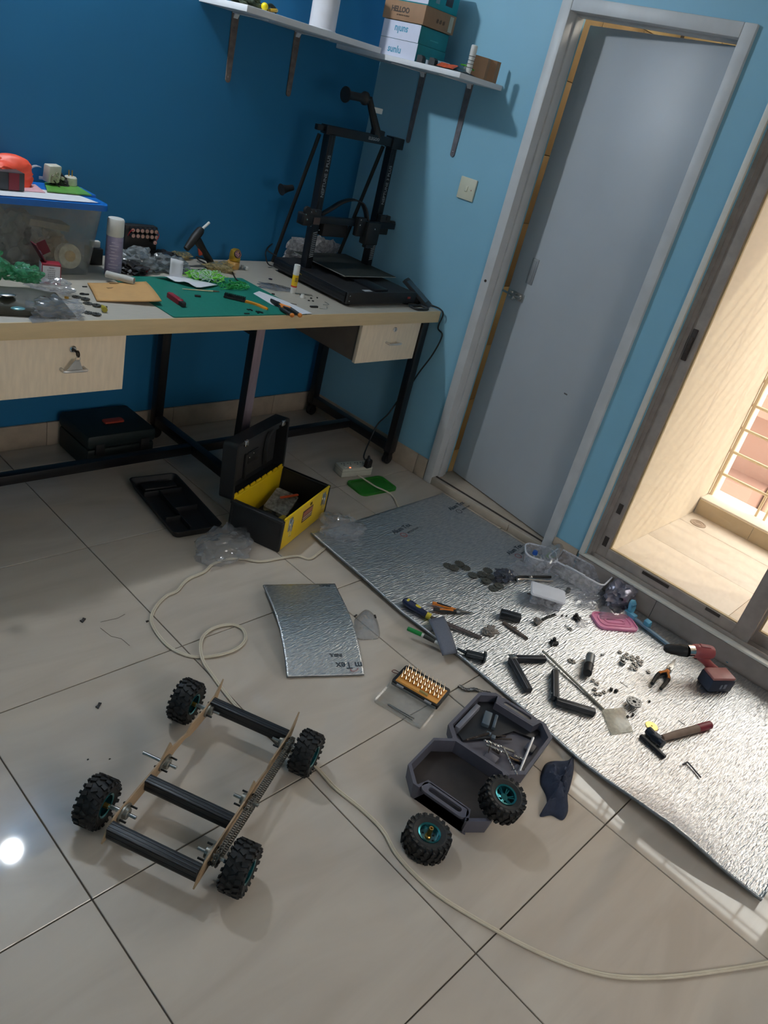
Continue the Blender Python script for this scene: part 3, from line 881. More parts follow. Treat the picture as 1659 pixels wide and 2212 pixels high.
# ------------------------------------------------------------------ things on the corner shelf
M_CARD = mat('brown_cardboard', rgb(150, 116, 88), 0.75, var=0.06, scale=30)
M_TEAL = mat('teal_box_print', rgb(18, 122, 130), 0.45, var=0.06)
M_BOXW = mat('white_box_card', rgb(206, 210, 228), 0.5, var=0.03)
M_TEALT = mat('teal_lettering', rgb(70, 150, 180), 0.5)
SZT = 1.7287
for k, (lab, up) in enumerate((('white and teal box at the bottom of the shelf stack', True), ('white and teal box second from the bottom with upside down lettering', False))):
    bx_ = thing('filament_box', lab, 'box', (2.118, 0.428, SZT + 0.0005 + 0.0625 * k), 0, 'white and teal boxes stacked on the corner shelf')
    MB().bx(-0.086, 0.086, -0.106 + k * 0.003, 0.106, 0, 0.062, bev=0.0015).build('box_body', M_TEAL, bx_)
    f = MB().bx(-0.0875, -0.086, -0.106 + k * 0.003, 0.106, 0.0005, 0.0615).build('white_end', M_BOXW, bx_)
    text('lettering', 'sunlu', 0.036, M_TEALT, bx_, (-0.088, 0.015 if up else 0.0, 0.026 if up else 0.034), (PI / 2, 0 if up else PI, -PI / 2), ext=0.0002, bold=0.0006)
    MB().bx(-0.02, 0.03, -0.1065 + k * 0.003, -0.1055 + k * 0.003, 0.022, 0.026).build('scuff', mat('pale_scuff', rgb(60, 150, 155), 0.5), bx_)
cb = thing('cardboard_box', 'brown cardboard box on top of the two white and teal boxes', 'box', (2.122, 0.432, SZT + 0.127))
MB().bx(-0.094, 0.094, -0.114, 0.114, 0, 0.066, bev=0.002).build('box_body', M_CARD, cb)
text('lettering', 'HELLOO', 0.026, mat('dark_print', rgb(66, 54, 46), 0.6), cb, (-0.0945, 0.02, 0.036), (PI / 2, 0, -PI / 2), bold=0.001)
text('small_print', '3D PRINTER FILAMENT', 0.007, MATS['dark_print'], cb, (-0.0945, 0.0, 0.018), (PI / 2, 0, -PI / 2))
MB().bx(0.055, 0.078, -0.1150, -0.1140, 0.006, 0.06).build('paper_label', mat('pale_label', rgb(176, 176, 160), 0.6), cb)
text('handling_marks', '# # #', 0.022, MATS['dark_print'], cb, (0.005, -0.1144, 0.03), (PI / 2, 0, 0))
tb = thing('teal_box', 'bright teal box with a picture on top of the cardboard box', 'box', (2.128, 0.43, SZT + 0.1935))
MB().bx(-0.09, 0.088, -0.108, 0.108, 0, 0.09, bev=0.002).build('box_body', mat('bright_teal_print', rgb(8, 140, 150), 0.45, var=0.05), tb)
MB().bx(-0.0915, -0.09, -0.108, 0.06, 0.004, 0.09).build('white_end', M_BOXW, tb)
MB().bx(0.01, 0.05, -0.1092, -0.108, 0.022, 0.088).build('picture', mat('dark_picture', rgb(52, 46, 52), 0.4, var=0.6, scale=60), tb)
MB().bx(-0.05, -0.028, -0.1092, -0.108, 0.018, 0.07).build('sticker', mat('grey_sticker', rgb(110, 150, 158), 0.4), tb)
for k, (x, y) in enumerate(((2.035, 0.292), (2.035, 0.225))):
    tag(MB().prism([(-0.013, 0), (0.013, 0), (0.013, 0.02), (0.006, 0.027), (-0.013, 0.026)], -0.012, 0.012, M=Matrix.Rotation(PI / 2, 4, 'X')).build('black_cube', M_PBLK, loc=(x, y, SZT), rz=-1.4), ('small black cube on the shelf in front of the white box' if k == 0 else 'small black cube on the shelf below the teal box side'), 'cube', 'black cubes on the corner shelf')
tag(MB().cyl((0, 0, 0), (0, 0, 0.016), 0.007, seg=14).build('lid_cap', mat('grey_cap', rgb(150, 158, 168), 0.5), loc=(2.04, 0.26, SZT)), 'tiny pale grey cap between the black cubes on the shelf', 'cap')
pk = thing('snack_packet', 'black packet with orange and green print lying flat on the shelf', 'packet', (2.075, 0.142, SZT), 0.05)
b = MB()
b.grid(14, 22, lambda u, v: (-0.05 + 0.1 * u, -0.07 + 0.14 * v, 0.002 + 0.022 * math.sin(PI * u) * math.sin(PI * v) ** 0.7 * (0.8 + 0.3 * noise.noise(Vector((u * 5, v * 7, 1))))))
o = b.build('wrapper', mat('black_wrapper', rgb(18, 20, 22), 0.3, var=0.3), pk)
s = o.modifiers.new('thickness', 'SOLIDIFY'); s.thickness = 0.0015; s.offset = -1
b = MB(); b.grid(8, 10, lambda u, v: (-0.0535 + 0.03 * u, -0.03 + 0.085 * v, 0.004 + 0.016 * u + 0.001 * math.sin(9 * v)))
b.build('orange_print', mat('orange_print', rgb(196, 82, 48), 0.4, var=0.4, scale=70), pk)
b = MB(); b.tube([(0.03, -0.068, 0.02), (0.02, -0.03, 0.03), (0.03, 0.0, 0.03)], 0.003, 6)
b.build('green_band', mat('bright_green', rgb(70, 150, 40), 0.4), pk)
tag(MB().bx(-0.018, 0.018, -0.03, 0.03, 0, 0.022, bev=0.004).build('blister_strip', film('pale_blister', (0.7, 0.8, 0.9, 1), 0.6, 0.15, 0.7), loc=(2.088, 0.222, SZT + 0.002), rz=0.5), 'small shiny clear strip on the shelf against the teal boxes', 'strip')
b = MB().lathe([(0, 0), (0.028, 0), (0.033, 0.012), (0.030, 0.032), (0.016, 0.048), (0, 0.052)], 24)
tag(b.build('clear_globe', film('smoky_clear', (0.42, 0.42, 0.38, 1), 0.5, 0.08, 0.9), loc=(2.160, 0.135, SZT)), 'small clear plastic globe on the shelf beside the marker', 'globe')
mk = thing('marker_bottle', 'slim white bottle with black rings standing at the shelf edge', 'bottle', (2.088, 0.085, SZT))
MB().lathe([(0, 0), (0.009, 0), (0.009, 0.010), (0.0115, 0.020), (0.0115, 0.058), (0, 0.058)], 20).build('bottle_body', M_WHITE, mk)
MB().lathe([(0.0112, 0.058), (0.0125, 0.060), (0.0125, 0.098), (0.010, 0.101), (0, 0.101)], 20).build('cap', M_WHITE, mk)
b = MB()
for z in (0.024, 0.036, 0.048, 0.062):
    b.lathe([(0.0117, z), (0.0129, z), (0.0129, z + 0.0018), (0.0117, z + 0.0018)], 20, closed=True)
b.build('ring', M_PBLK, mk)
b = MB()
prev = [(-0.03, 0.004), (0.0, 0.0), (0.03, -0.010), (0.05, -0.002), (0.075, -0.012), (0.10, -0.004)]
b.prism(prev + [(x, y + 0.004) for x, y in reversed(prev)], 0, 0.075)
tag(b.build('cardboard_piece', M_CARD, loc=(2.158, 0.098, SZT), rz=-0.25), 'curved piece of brown cardboard standing at the right end of the shelf', 'cardboard')
# things on the blue wall shelf
S1T = 1.7467
b = MB().lathe([(0.0, 0), (0.054, 0), (0.056, 0.004), (0.052, 0.008), (0.052, 0.235), (0.050, 0.24), (0.018, 0.24), (0.018, 0.20), (0, 0.20)], 36)
tag(b.build('paper_roll', mat('white_roll', rgb(200, 200, 206), 0.6, var=0.04, bump=0.1), loc=(1.760, 0.585, S1T)), 'white cylindrical roll standing upright on the blue wall shelf', 'roll')
tag(MB().sph((0, 0, 0.012), 0.0125, sub=3).build('yellow_ball', mat('bright_yellow', rgb(236, 212, 20), 0.4), loc=(1.412, 0.500, S1T)), 'bright yellow ball near the front edge of the blue wall shelf', 'ball')
b = MB().tube(smooth_path([(0, 0, 0.006), (0.02, -0.004, 0.010), (0.035, 0.008, 0.012), (0.03, 0.026, 0.008), (0.012, 0.03, 0.006)], 6), 0.0055, 8)
tag(b.build('yellow_clip', mat('dull_yellow', rgb(190, 150, 40), 0.45), loc=(1.432, 0.494, S1T)), 'small curled yellow clip beside the yellow ball on the shelf', 'clip')
tag(crumple('green_bundle', mat('olive_fabric', rgb(70, 80, 62), 0.8, var=0.3), (0.12, 0.10, 0.05), 11, loc=(1.375, 0.56, S1T), sub=4), 'dark green bundle behind the yellow ball on the shelf', 'bundle')
tag(MB().tube(smooth_path([(0, 0, 0.01), (0.03, 0.0, 0.022), (0.05, -0.012, 0.006)], 6), 0.007, 8).build('dark_tube', mat('dark_green_tube', rgb(26, 38, 34), 0.5), loc=(1.425, 0.52, S1T)), 'short dark curved tube behind the yellow clip on the shelf', 'tube')

# ------------------------------------------------------------------ storage bin and what lies on it
TT = TZ + 0.0003
M_CLR = film('cloudy_bin_plastic', (0.74, 0.78, 0.76, 1), 0.16, 0.14, 0.5)
M_LIDB = mat('blue_lid_plastic', rgb(16, 104, 190), 0.4, var=0.04)
sb = thing('storage_bin', 'large clear plastic bin with a bright blue lid at the left of the bench', 'bin', (0.585, 0.617, TT))
def ring_shell(w0, d0, w1, d1, h, r0, r1, t=0.003, seg=5):
    b = MB()
    n = 4 * (seg + 1)
    rings = []
    for w, d, r, z in ((w0, d0, r0, 0), (w1, d1, r1, h), (w1 - 2 * t, d1 - 2 * t, r1 - t, h), (w0 - 2 * t, d0 - 2 * t, r0 - t, t)):
        rings.append([b.bm.verts.new((x, y, z)) for x, y in rrect(w, d, r, seg)])
    for A, B in zip(rings, rings[1:]):
        for i in range(n):
            j = (i + 1) % n
            b.bm.faces.new((A[i], A[j], B[j], B[i]))
    b.bm.faces.new(list(reversed(rings[0])))
    b.bm.faces.new(rings[-1])
    return b
ring_shell(0.47, 0.235, 0.545, 0.252, 0.235, 0.03, 0.025).build('bin_body', M_CLR, sb)
b = MB().prism(rrect(0.572, 0.276, 0.028), 0.226, 0.246, bev=0.004)
b.prism(rrect(0.53, 0.235, 0.02), 0.245, 0.2485)
for s in (-1, 1):
    b.bx(s * 0.26 - 0.028, s * 0.26 + 0.028, -0.03, 0.08, 0.244, 0.256, bev=0.004)
b.build('bin_lid', M_LIDB, sb)
LZ = TT + 0.2488
rl = thing('wire_reel', 'pale round reel seen through the clear bin near its lower corner', 'reel', (0.752, 0.535, TT + 0.055))
MB().lathe([(0.012, -0.018), (0.040, -0.018), (0.042, -0.014), (0.042, -0.010), (0.030, -0.008), (0.030, 0.008), (0.042, 0.010), (0.042, 0.014), (0.040, 0.018), (0.012, 0.018)], 28, M=Matrix.Rotation(PI / 2 - 0.2, 4, 'X'), closed=True).build('reel', mat('pale_reel', rgb(205, 200, 185), 0.35), rl)
MB().sph((0.0, -0.012, 0), 0.024, (1, 0.5, 1), 2).build('core', mat('warm_core', rgb(210, 170, 110), 0.4), rl)
for i, (nm, col, size, at, lab) in enumerate((
        ('dark_bundle', (62, 60, 62), (0.20, 0.13, 0.15), (0.46, 0.62), 'dark crumpled bundle filling the left of the clear bin'),
        ('grey_bundle', (120, 112, 108), (0.18, 0.14, 0.20), (0.62, 0.64), 'grey brown crumpled bundle in the middle of the clear bin'),
        ('brown_bundle', (128, 110, 92), (0.12, 0.10, 0.12), (0.745, 0.66), 'light brown crumpled bundle at the right of the clear bin'))):
    tag(crumple(nm, mat(nm + '_stuff', rgb(*col), 0.6, var=0.5, scale=25), size, 20 + i, amp=0.3, sub=4, loc=(at[0], at[1], TT + 0.006)), lab, 'bundle')
tag(MB().box((0, 0, 0.012), (0.16, 0.05, 0.024), bev=0.004).build('flat_box', mat('tan_box', rgb(150, 128, 104), 0.6), loc=(0.70, 0.60, TT + 0.135), rot=(0.1, 0.15, 0.2)), 'flat tan box lying high inside the clear bin', 'box')
# on the lid
def paper(name, m, pts, z, lab, cat, t=0.0006, **k):
    cx = sum(p[0] for p in pts) / len(pts); cy = sum(p[1] for p in pts) / len(pts)
    return tag(MB().prism([(p[0] - cx, p[1] - cy) for p in pts], 0, t).build(name, m, loc=(cx, cy, z), **k), lab, cat)
M_PAPER = mat('white_paper', rgb(214, 216, 222), 0.7, var=0.02)
paper('paper_sheet', M_PAPER, [(0.36, 0.490), (0.50, 0.486), (0.60, 0.492), (0.70, 0.489), (0.80, 0.495), (0.835, 0.50), (0.80, 0.62), (0.40, 0.64)], LZ, 'white paper sheet lying over the front of the blue lid', 'paper')
paper('pink_sheet', mat('pink_card', rgb(206, 160, 168), 0.6), [(0.6073,0.5689), (0.6853,0.5727), (0.7035,0.6894), (0.56, 0.60)], LZ + 0.001, 'pale pink card on the blue lid beside the dark box', 'card', 0.002)
paper('green_card', mat('glossy_green_card', rgb(96, 160, 70), 0.3, var=0.2), [(0.6964,0.5833), (0.8528,0.5821), (0.8638,0.713), (0.8242,0.7766), (0.7429,0.7056)], LZ + 0.0035, 'glossy green card at the right end of the blue lid', 'card', 0.004)
dbx = thing('gift_box', 'dark grey box with a dark red stripe on the blue lid', 'box', (0.5556,0.5721,1.052), 0.05)
MB().bx(-0.10, 0.055, -0.015, 0.06, 0, 0.055, bev=0.002).build('box_body', mat('dark_slate_card', rgb(48, 54, 58), 0.45, var=0.2), dbx)
MB().bx(0.003, 0.037, -0.0162, -0.0148, 0.001, 0.053).build('red_stripe', mat('dark_red_card', rgb(118, 24, 40), 0.45), dbx)
tag(crumple('orange_bag', mat('orange_film', rgb(236, 84, 58), 0.45, var=0.10), (0.19, 0.11, 0.105), 5, amp=0.16, freq=4, loc=(0.575, 0.655, LZ)), 'bright orange bag crumpled on the blue lid behind the dark box', 'bag')
ad = thing('wall_adapter', 'white square power adapter standing on the green card', 'adapter', (0.7593,0.685,1.058), 0.35)
MB().box((0, 0, 0.036), (0.055, 0.030, 0.058), rot=(0.12, 0, 0), bev=0.005).build('adapter_body', mat('warm_white_plastic', rgb(200, 198, 184), 0.4), ad)
b = MB()
for x, z in ((-0.012, 0.03), (0.004, 0.038), (0.006, 0.02), (0.03, 0.024)):
    b.cyl((x, -0.022, z), (x, -0.012, z), 0.006, seg=10)
b.bx(-0.02, 0.012, -0.02, -0.012, 0.008, 0.03, bev=0.003)
b.build('bracket_plate', mat('worn_beige', rgb(160, 156, 136), 0.5, var=0.3, scale=60), ad)
MB().tube(smooth_path([(-0.012, -0.02, 0.018), (-0.002, -0.028, 0.004), (0.012, -0.035, -0.008)], 4), 0.002, 6).build('lead', M_PBLK, ad)
tag(MB().box((0, 0, 0.008), (0.026, 0.02, 0.018), bev=0.004).build('white_block', mat('white_block', rgb(206, 200, 198), 0.5), loc=(0.7596,0.7748,1.052)), 'small white block beside the orange bag on the blue lid', 'block')
b = MB()
b.grid(12, 3, lambda u, v: (0.065 * u ** 1.1, -0.004 + 0.008 * v * (1 - u), 0.045 * u + 0.02 * math.sin(PI * u) + 0.014 * (v - 0.5) * (1 - 0.8 * u)))
o = b.build('curved_strip', film('frosted_strip', (0.75, 0.78, 0.8, 1), 0.6, 0.2, 0.5), loc=(0.665, 0.695, LZ + 0.012), rz=0.2)
o.modifiers.new('thickness', 'SOLIDIFY').thickness = 0.0015
tag(o, 'curved pale clear strip sticking up behind the white adapter', 'strip')
pg = thing('round_plug', 'round off white plug lying with its two pins up on the blue lid', 'plug', (0.8385,0.7109,1.056))
MB().lathe([(0, 0), (0.020, 0), (0.0225, 0.004), (0.0215, 0.026), (0.018, 0.030), (0, 0.030)], 24).build('plug_body', MATS['warm_white_plastic'], pg)
for s in (-1, 1):
    MB().cyl((s * 0.006, 0.002, 0.030), (s * 0.006, 0.002, 0.050), 0.0022, seg=8).build('pin', M_BRASS, pg)
tag(crumple('black_pouch', M_PBLK, (0.07, 0.05, 0.05), 9, sub=4, loc=(0.79, 0.70, LZ)), 'black pouch behind the round plug on the blue lid', 'pouch')

# ------------------------------------------------------------------ bench top, left side
M_CRYS = film('clear_crackly_film', (0.86, 0.87, 0.9, 1), 0.14, 0.10, 0.95, bump=0.5, bscale=40)
M_GRYF = film('grey_zip_film', (0.42, 0.46, 0.48, 1), 0.55, 0.14, 0.8, bump=0.4, bscale=40)
rbx = thing('red_carton', 'open dark red carton with a white printed label in front of the bin', 'carton', (0.634, 0.412, TT), -0.28)
MB().bx(-0.030, 0.030, -0.020, 0.025, 0, 0.066, bev=0.001).build('carton_body', mat('dark_red_print', rgb(140, 22, 44), 0.45, var=0.06), rbx)
MB().bx(-0.0315, -0.030, -0.019, 0.024, 0.0, 0.066).build('white_side', M_PAPER, rbx)
lb = MB().bx(-0.027, 0.027, -0.0212, -0.0198, 0.008, 0.060).build('label', M_PAPER, rbx)
M_INK = mat('grey_ink', rgb(96, 96, 100), 0.7)
text('print', 'MENU', 0.006, M_INK, lb, (0, -0.0214, 0.054), (PI / 2, 0, 0))
for k in range(5):
    text('print', ('iiii liiil iil liii ii', 'ii liiiil lii iiill', 'iilii iil iiii liil', 'liii ill iiiil lii', 'iil liii iil iiii')[k], 0.0052, M_INK, lb, (0, -0.0214, 0.0465 - 0.0065 * k), (PI / 2, 0, 0))
MB().box((-0.036, 0.012, 0.094), (0.004, 0.042, 0.065), rot=(0, -0.55, 0.25), bev=0.0006).box((-0.020, 0.020, 0.108), (0.030, 0.002, 0.046), rot=(0.2, -0.5, 0.1)).build('open_flap', mat('dark_red_inside', rgb(92, 22, 40), 0.5), rbx)
MB().box((-0.034, -0.011, 0.10), (0.0015, 0.02, 0.012), rot=(0, -0.55, 0.25)).build('pale_print', mat('flap_print', rgb(120, 100, 116), 0.5), rbx)
can = thing('spray_can', 'tall pale violet spray can with a white cap beside the bin', 'can', (0.903, 0.497, TT))
MB().lathe([(0, 0), (0.028, 0), (0.0295, 0.004), (0.0295, 0.140), (0.027, 0.146), (0, 0.146)], 32).build('can_body', mat('pale_violet_print', rgb(150, 142, 172), 0.38, var=0.16, scale=30, stretch=(1, 1, 3)), can)
MB().lathe([(0.0285, 0.143), (0.0298, 0.145), (0.0292, 0.198), (0.026, 0.203), (0, 0.203)], 32).build('cap', M_WHITE, can)
b = MB()
for k in range(10):
    b.box((0.0, 0, 0), (0.001, 0.012 + 0.01 * ((k * 7) % 3), 0.0025), M=Matrix.Rotation(-2.2 + 0.05 * (k % 3), 4, 'Z') @ Matrix.Translation((0.0297, 0, 0.025 + k * 0.011)))
b.build('fine_print', mat('white_print', rgb(196, 190, 206), 0.5), can)
bp = thing('battery_pack', 'pack of dark cylindrical cells with bare metal ends against the blue wall', 'battery pack', (1.142, 0.700, TT + 0.055), -0.06)
for k in range(13):
    r_, c_ = (0, k) if k < 6 else ((1, k - 6) if k < 12 else (2, 4.6))
    p = (-0.055 + c_ * 0.0195, -0.01 - 0.006 * r_, 0.062 - r_ * 0.0195)
    ce = MB().cyl((p[0], p[1], p[2]), (p[0] + 0.004, p[1] + 0.062, p[2]), 0.0093, seg=14).build('cell', mat('black_cell_wrap', rgb(26, 24, 28), 0.4), bp)
    MB().cyl((p[0], p[1] - 0.0012, p[2]), (p[0], p[1] + 0.001, p[2]), 0.0072, seg=14).build('cell_end', mat('warm_metal_end', rgb(206, 160, 150), 0.35, 0.4, var=0.2), ce)
MB().bx(-0.075, 0.062, 0.012, 0.05, -0.055, 0.075, bev=0.006).build('holder', M_PBLK, bp)
MB().tube(smooth_path([(0.045, -0.014, 0.062), (0.05, -0.02, 0.052), (0.042, -0.018, 0.03), (0.036, -0.024, 0.02)], 4), 0.0016, 6).tube(smooth_path([(-0.055, -0.014, 0.062), (-0.07, -0.02, 0.06), (-0.075, -0.01, 0.04)], 4), 0.002, 6).build('red_lead', mat('red_wire', rgb(140, 30, 40), 0.45), bp)
tag(crumple('grey_zip_bag', M_GRYF, (0.15, 0.14, 0.085), 31, amp=0.35, freq=7, loc=(1.055, 0.605, TT)), 'grey crinkled plastic bag of parts right of the spray can', 'bag')
tag(crumple('grey_zip_bag', M_GRYF, (0.17, 0.12, 0.060), 32, amp=0.35, freq=7, loc=(1.185, 0.585, TT)), 'greenish grey crinkled plastic bag behind the folded white paper', 'bag', None)
tag(crumple('black_cable_heap', mat('black_heap', rgb(22, 22, 26), 0.5, var=0.4, scale=50), (0.16, 0.10, 0.05), 33, amp=0.4, freq=8, loc=(1.21, 0.69, TT)), 'heap of black wires under the battery pack by the wall', 'wires')
b = MB()
for k in range(5):
    pts = [(0.030 * (1 + 0.12 * k) * math.cos(a) * 0.8, 0.016 * math.sin(a) * (1 + 0.15 * k), 0.004 + 0.0035 * k + 0.004 * math.sin(2 * a + k)) for a in [i * PI / 9 for i in range(18)]]
    b.tube(pts, 0.0018, 6, closed=True)
tag(b.build('red_wire_coil', MATS['red_wire'], loc=(1.0425,0.5453,0.8005), rz=-0.5), 'coil of thin dark red wire on the bench behind the envelope', 'wire')
tag(crumple('dark_clutter', mat('dark_clutter', rgb(34, 32, 34), 0.45, var=0.6, scale=70), (0.10, 0.10, 0.045), 36, amp=0.4, freq=8, loc=(1.005, 0.545, TT), sub=4), 'small dark heap of clips between the spray can and red wire', 'clips')
tag(MB().box((0, 0, 0.03), (0.05, 0.05, 0.06), bev=0.004).build('black_block', M_PBLK, loc=(0.905, 0.645, TT)), 'black block behind the spray can beside the bin', 'block')
tag(MB().box((0, 0, 0.012), (0.035, 0.02, 0.024), bev=0.003).build('white_block', M_WHITE, loc=(0.905, 0.64, TT + 0.0605)), 'white block on the black block behind the spray can', 'block')
# envelope and the roll on it
env = thing('padded_envelope', 'flat tan cardboard envelope with faded print lying by the mat', 'envelope')
e_ = [(0.7598,0.4025,0.802), (0.6989,0.2202,0.803), (0.8092,0.2084,0.803), (0.9031,0.1658,0.812), (0.9355,0.2708,0.812), (0.9715,0.3844,0.808), (0.9063,0.4405,0.806), (0.8442,0.4701,0.804)]
env.location = (sum(p[0] for p in e_) / 8, sum(p[1] for p in e_) / 8, TT)
def quad_sheet(A, B, C_, D, n, h):
    b = MB()
    A, B, C_, D = map(Vector, (A, B, C_, D))
    b.grid(n, n, lambda u, v: (A.lerp(B, u)).lerp(D.lerp(C_, u), v) + Vector((0, 0, h(u, v))))
    return b
o = W(quad_sheet(e_[1], e_[3], e_[5], e_[0], 14, lambda u, v: 0.002 + 0.004 * math.sin(PI * v) + 0.007 * u * u), 'envelope_body', mat('tan_kraft', rgb(196, 152, 96), 0.7, var=0.05), env)
o.modifiers.new('thickness', 'SOLIDIFY').thickness = 0.003
M_STAMP = mat('grey_brown_print', rgb(140, 110, 72), 0.75)
b = MB()
for px_, L_, a_ in (((0.8458,0.3821,0.811), 0.035, 0.0), ((0.8109,0.327,0.811), 0.04, 0.1), ((0.899,0.3011,0.815), 0.034, -0.5), ((0.8953,0.2455,0.814), 0.022, -0.3), ((0.7746,0.2285,0.809), 0.020, 0.0), ((0.7393,0.3018,0.808), 0.014, 0.6), ((0.843,0.2854,0.812), 0.022, 0.0), ((0.9433,0.3684,0.813), 0.02, -0.4)):
    b.box((0, 0, 0), (L_, 0.012 if L_ > 0.021 else 0.006, 0.0006), M=Matrix.Translation(Vector(px_)) @ Matrix.Rotation(a_, 4, 'Z'))
W(b, 'faded_print', M_STAMP, env)
b = MB().lathe([(0.009, 0), (0.0125, 0), (0.0125, 0.10), (0.009, 0.10)], 20, closed=True)
p0, p1 = Vector((0.8472,0.4385,0.824)), Vector((0.896,0.379,0.824))
T_, L_ = frame_of(p0, p1)
tag(b.build('cardboard_tube', mat('grey_white_tube', rgb(186, 186, 182), 0.6), rot=T_.to_euler(), loc=p0), 'small grey white tube lying on the top edge of the tan envelope', 'tube')
# cutting mat
cm = thing('cutting_mat', 'dark green cutting mat along the front of the bench', 'mat', (1.178, 0.271, TT))
MB().prism(rrect(0.588, 0.430, 0.008), 0, 0.003).build('mat_body', mat('green_mat_vinyl', rgb(14, 112, 96), 0.55, var=0.06, scale=80), cm)
b = MB()
for k in range(-28, 29):
    b.bx(k * 0.01 - 0.0002, k * 0.01 + 0.0002, -0.195, 0.195, 0.003, 0.00305)
for k in range(-19, 20):
    b.bx(-0.28, 0.28, k * 0.01 - 0.0002, k * 0.01 + 0.0002, 0.003, 0.00306)
b.build('grid_lines', mat('dim_grid_line', rgb(24, 122, 106), 0.6), cm)
MT = TT + 0.0032
# utility knife
p0, p1 = Vector((0.9893,0.2808,0.812)), Vector((0.9784,0.1211,0.812))
kn = thing('utility_knife', 'dark red folding utility knife on the green mat', 'knife', (p0 + p1) / 2 - Vector((0, 0, 0.0085)), math.atan2((p1 - p0).y, (p1 - p0).x))
MB().prism(rrect(0.094, 0.021, 0.009), 0, 0.017, bev=0.004, M=Matrix.Translation((-0.011, 0, 0))).build('handle', mat('dark_red_grip', rgb(138, 26, 44), 0.45), kn)
MB().prism([(0.034, -0.0105), (0.058, -0.009), (0.056, 0.006), (0.046, 0.0105), (0.034, 0.0105)], 0.001, 0.016, bev=0.003).build('blade_housing', M_PBLK, kn)
MB().box((0.018, 0.004, 0.0172), (0.010, 0.004, 0.002), bev=0.0008).build('slider', M_STEEL, kn)
def small(name, lab, cat, m, at, shape='box', s=(0.01, 0.01, 0.006), rz=0.0, group=None):
    b = MB()
    if shape == 'box':
        b.box((0, 0, s[2] / 2), s, bev=min(s) * 0.2)
    elif shape == 'sph':
        b.sph((0, 0, s[2] / 2), 0.5, s, 2)
    elif shape == 'cyl':
        b.cyl((0, 0, 0), (0, 0, s[2]), s[0] / 2, seg=14)
    elif shape == 'chips':
        rr = random.Random(int(at[0] * 1e4))
        for k in range(9):
            b.box((rr.uniform(-s[0], s[0]) / 2, rr.uniform(-s[1], s[1]) / 2, s[2] / 2), (s[0] * 0.3, s[1] * 0.2, s[2]), rot=(0, 0, rr.uniform(0, 3)))
    return tag(b.build(name, m, loc=at, rz=rz), lab, cat, group)
small('plastic_tab', 'small black tab on the green mat right of the red knife', 'tab', M_PBLK, (1.1063,0.2545,0.8037), s=(0.022, 0.009, 0.006), rz=-0.4)
small('plastic_shavings', 'black plastic shavings on the green mat left of the pliers', 'shavings', M_PBLK, (1.2491,0.0795,0.8037), 'chips', (0.03, 0.02, 0.003))
small('plastic_shavings', 'black plastic shavings on the green mat below the brush handle', 'shavings', M_PBLK, (1.2324,0.1051,0.8037), 'chips', (0.018, 0.018, 0.003))
small('plastic_tab', 'tiny black strip near the front edge of the green mat', 'tab', M_PBLK, (1.1905,0.068,0.8037), s=(0.022, 0.004, 0.003), rz=-0.1)
# folded paper with a flap standing up
b = MB()
A, B, C_, D = (Vector(v) for v in ((1.0583,0.4735,0.806), (1.1683,0.3308,0.806), (1.2763,0.3759,0.806), (1.1763,0.4733,0.806)))
b.grid(12, 6, lambda u, v: A.lerp(B, u).lerp(D.lerp(C_, u), v) + Vector((0, 0, 0.004 + 0.010 * math.sin(PI * u * 2.2) ** 2 * (1 - v))))
A2, B2 = Vector((1.1073,0.4515,0.812)), Vector((1.1582,0.4426,0.812))
b.grid(5, 5, lambda u, v: A2.lerp(B2, u) + Vector((0.006 * v, 0.010 * v + 0.004 * math.sin(PI * u), 0.062 * v + 0.008 * (1 - u) * v)))
fp = thing('folded_paper', 'crumpled white paper with one flap standing up on the green mat', 'paper', (1.16, 0.45, TT))
o = W(b, 'paper', M_PAPER, fp); o.modifiers.new('thickness', 'SOLIDIFY').thickness = 0.0008
# glue gun
gg = thing('glue_gun', 'black glue gun resting nose down with a white stick in its back', 'glue gun', (1.40, 0.62, TT))
P0, P1, P2, P3, P4 = (Vector(v) for v in ((1.2955,0.64,0.8693), (1.3725,0.66,0.9486), (1.3446,0.65,0.9111), (1.4446,0.665,0.8056), (1.4116,0.67,0.9722)))
W(MB().tube([P0, P0.lerp(P1, 0.25), P0.lerp(P1, 0.6), P0.lerp(P1, 0.9), P1], 0.02, 14, rads=[0.012, 0.015, 0.019, 0.017, 0.012]), 'barrel', M_PBLK, gg)
W(MB().tube([P2, P2.lerp(P3, 0.5), P3], 0.015, 12, rads=[0.018, 0.014, 0.0145]), 'grip', M_PBLK, gg)
W(MB().cyl(P1.lerp(P0, 0.1), P4, 0.0056, seg=12), 'glue_stick', M_WHITE, gg)
Tm = P2.lerp(P3, 0.35) + Vector((-0.012, -0.004, -0.012))
W(MB().box((0, 0, 0), (0.016, 0.010, 0.034), M=Matrix.Translation(Vector((1.373,0.655,0.8584))) @ Matrix.Rotation(-0.3, 4, 'Y'), bev=0.003), 'trigger', mat('red_orange_trigger', rgb(204, 72, 48), 0.45), gg)
cbl = tag(MB().tube(smooth_path([P3 + Vector((0, 0, -0.004)), (1.4902,0.687,0.806), (1.5122,0.6599,0.805), (1.4864,0.579,0.804), (1.4228,0.4544,0.806), (1.433,0.4079,0.806)], 6), 0.003, 8).tube(smooth_path([(1.4391,0.6216,0.815), (1.3998,0.6611,0.825), (1.3957,0.709,0.82), (1.4134,0.7121,0.806), (1.4126,0.6518,0.805), (1.3431,0.5881,0.804), (1.2623,0.5822,0.806)], 6), 0.003, 8).build('gun_cord', MATS['black_cable']), 'black cord looping from the glue gun grip over the mat', 'cord')
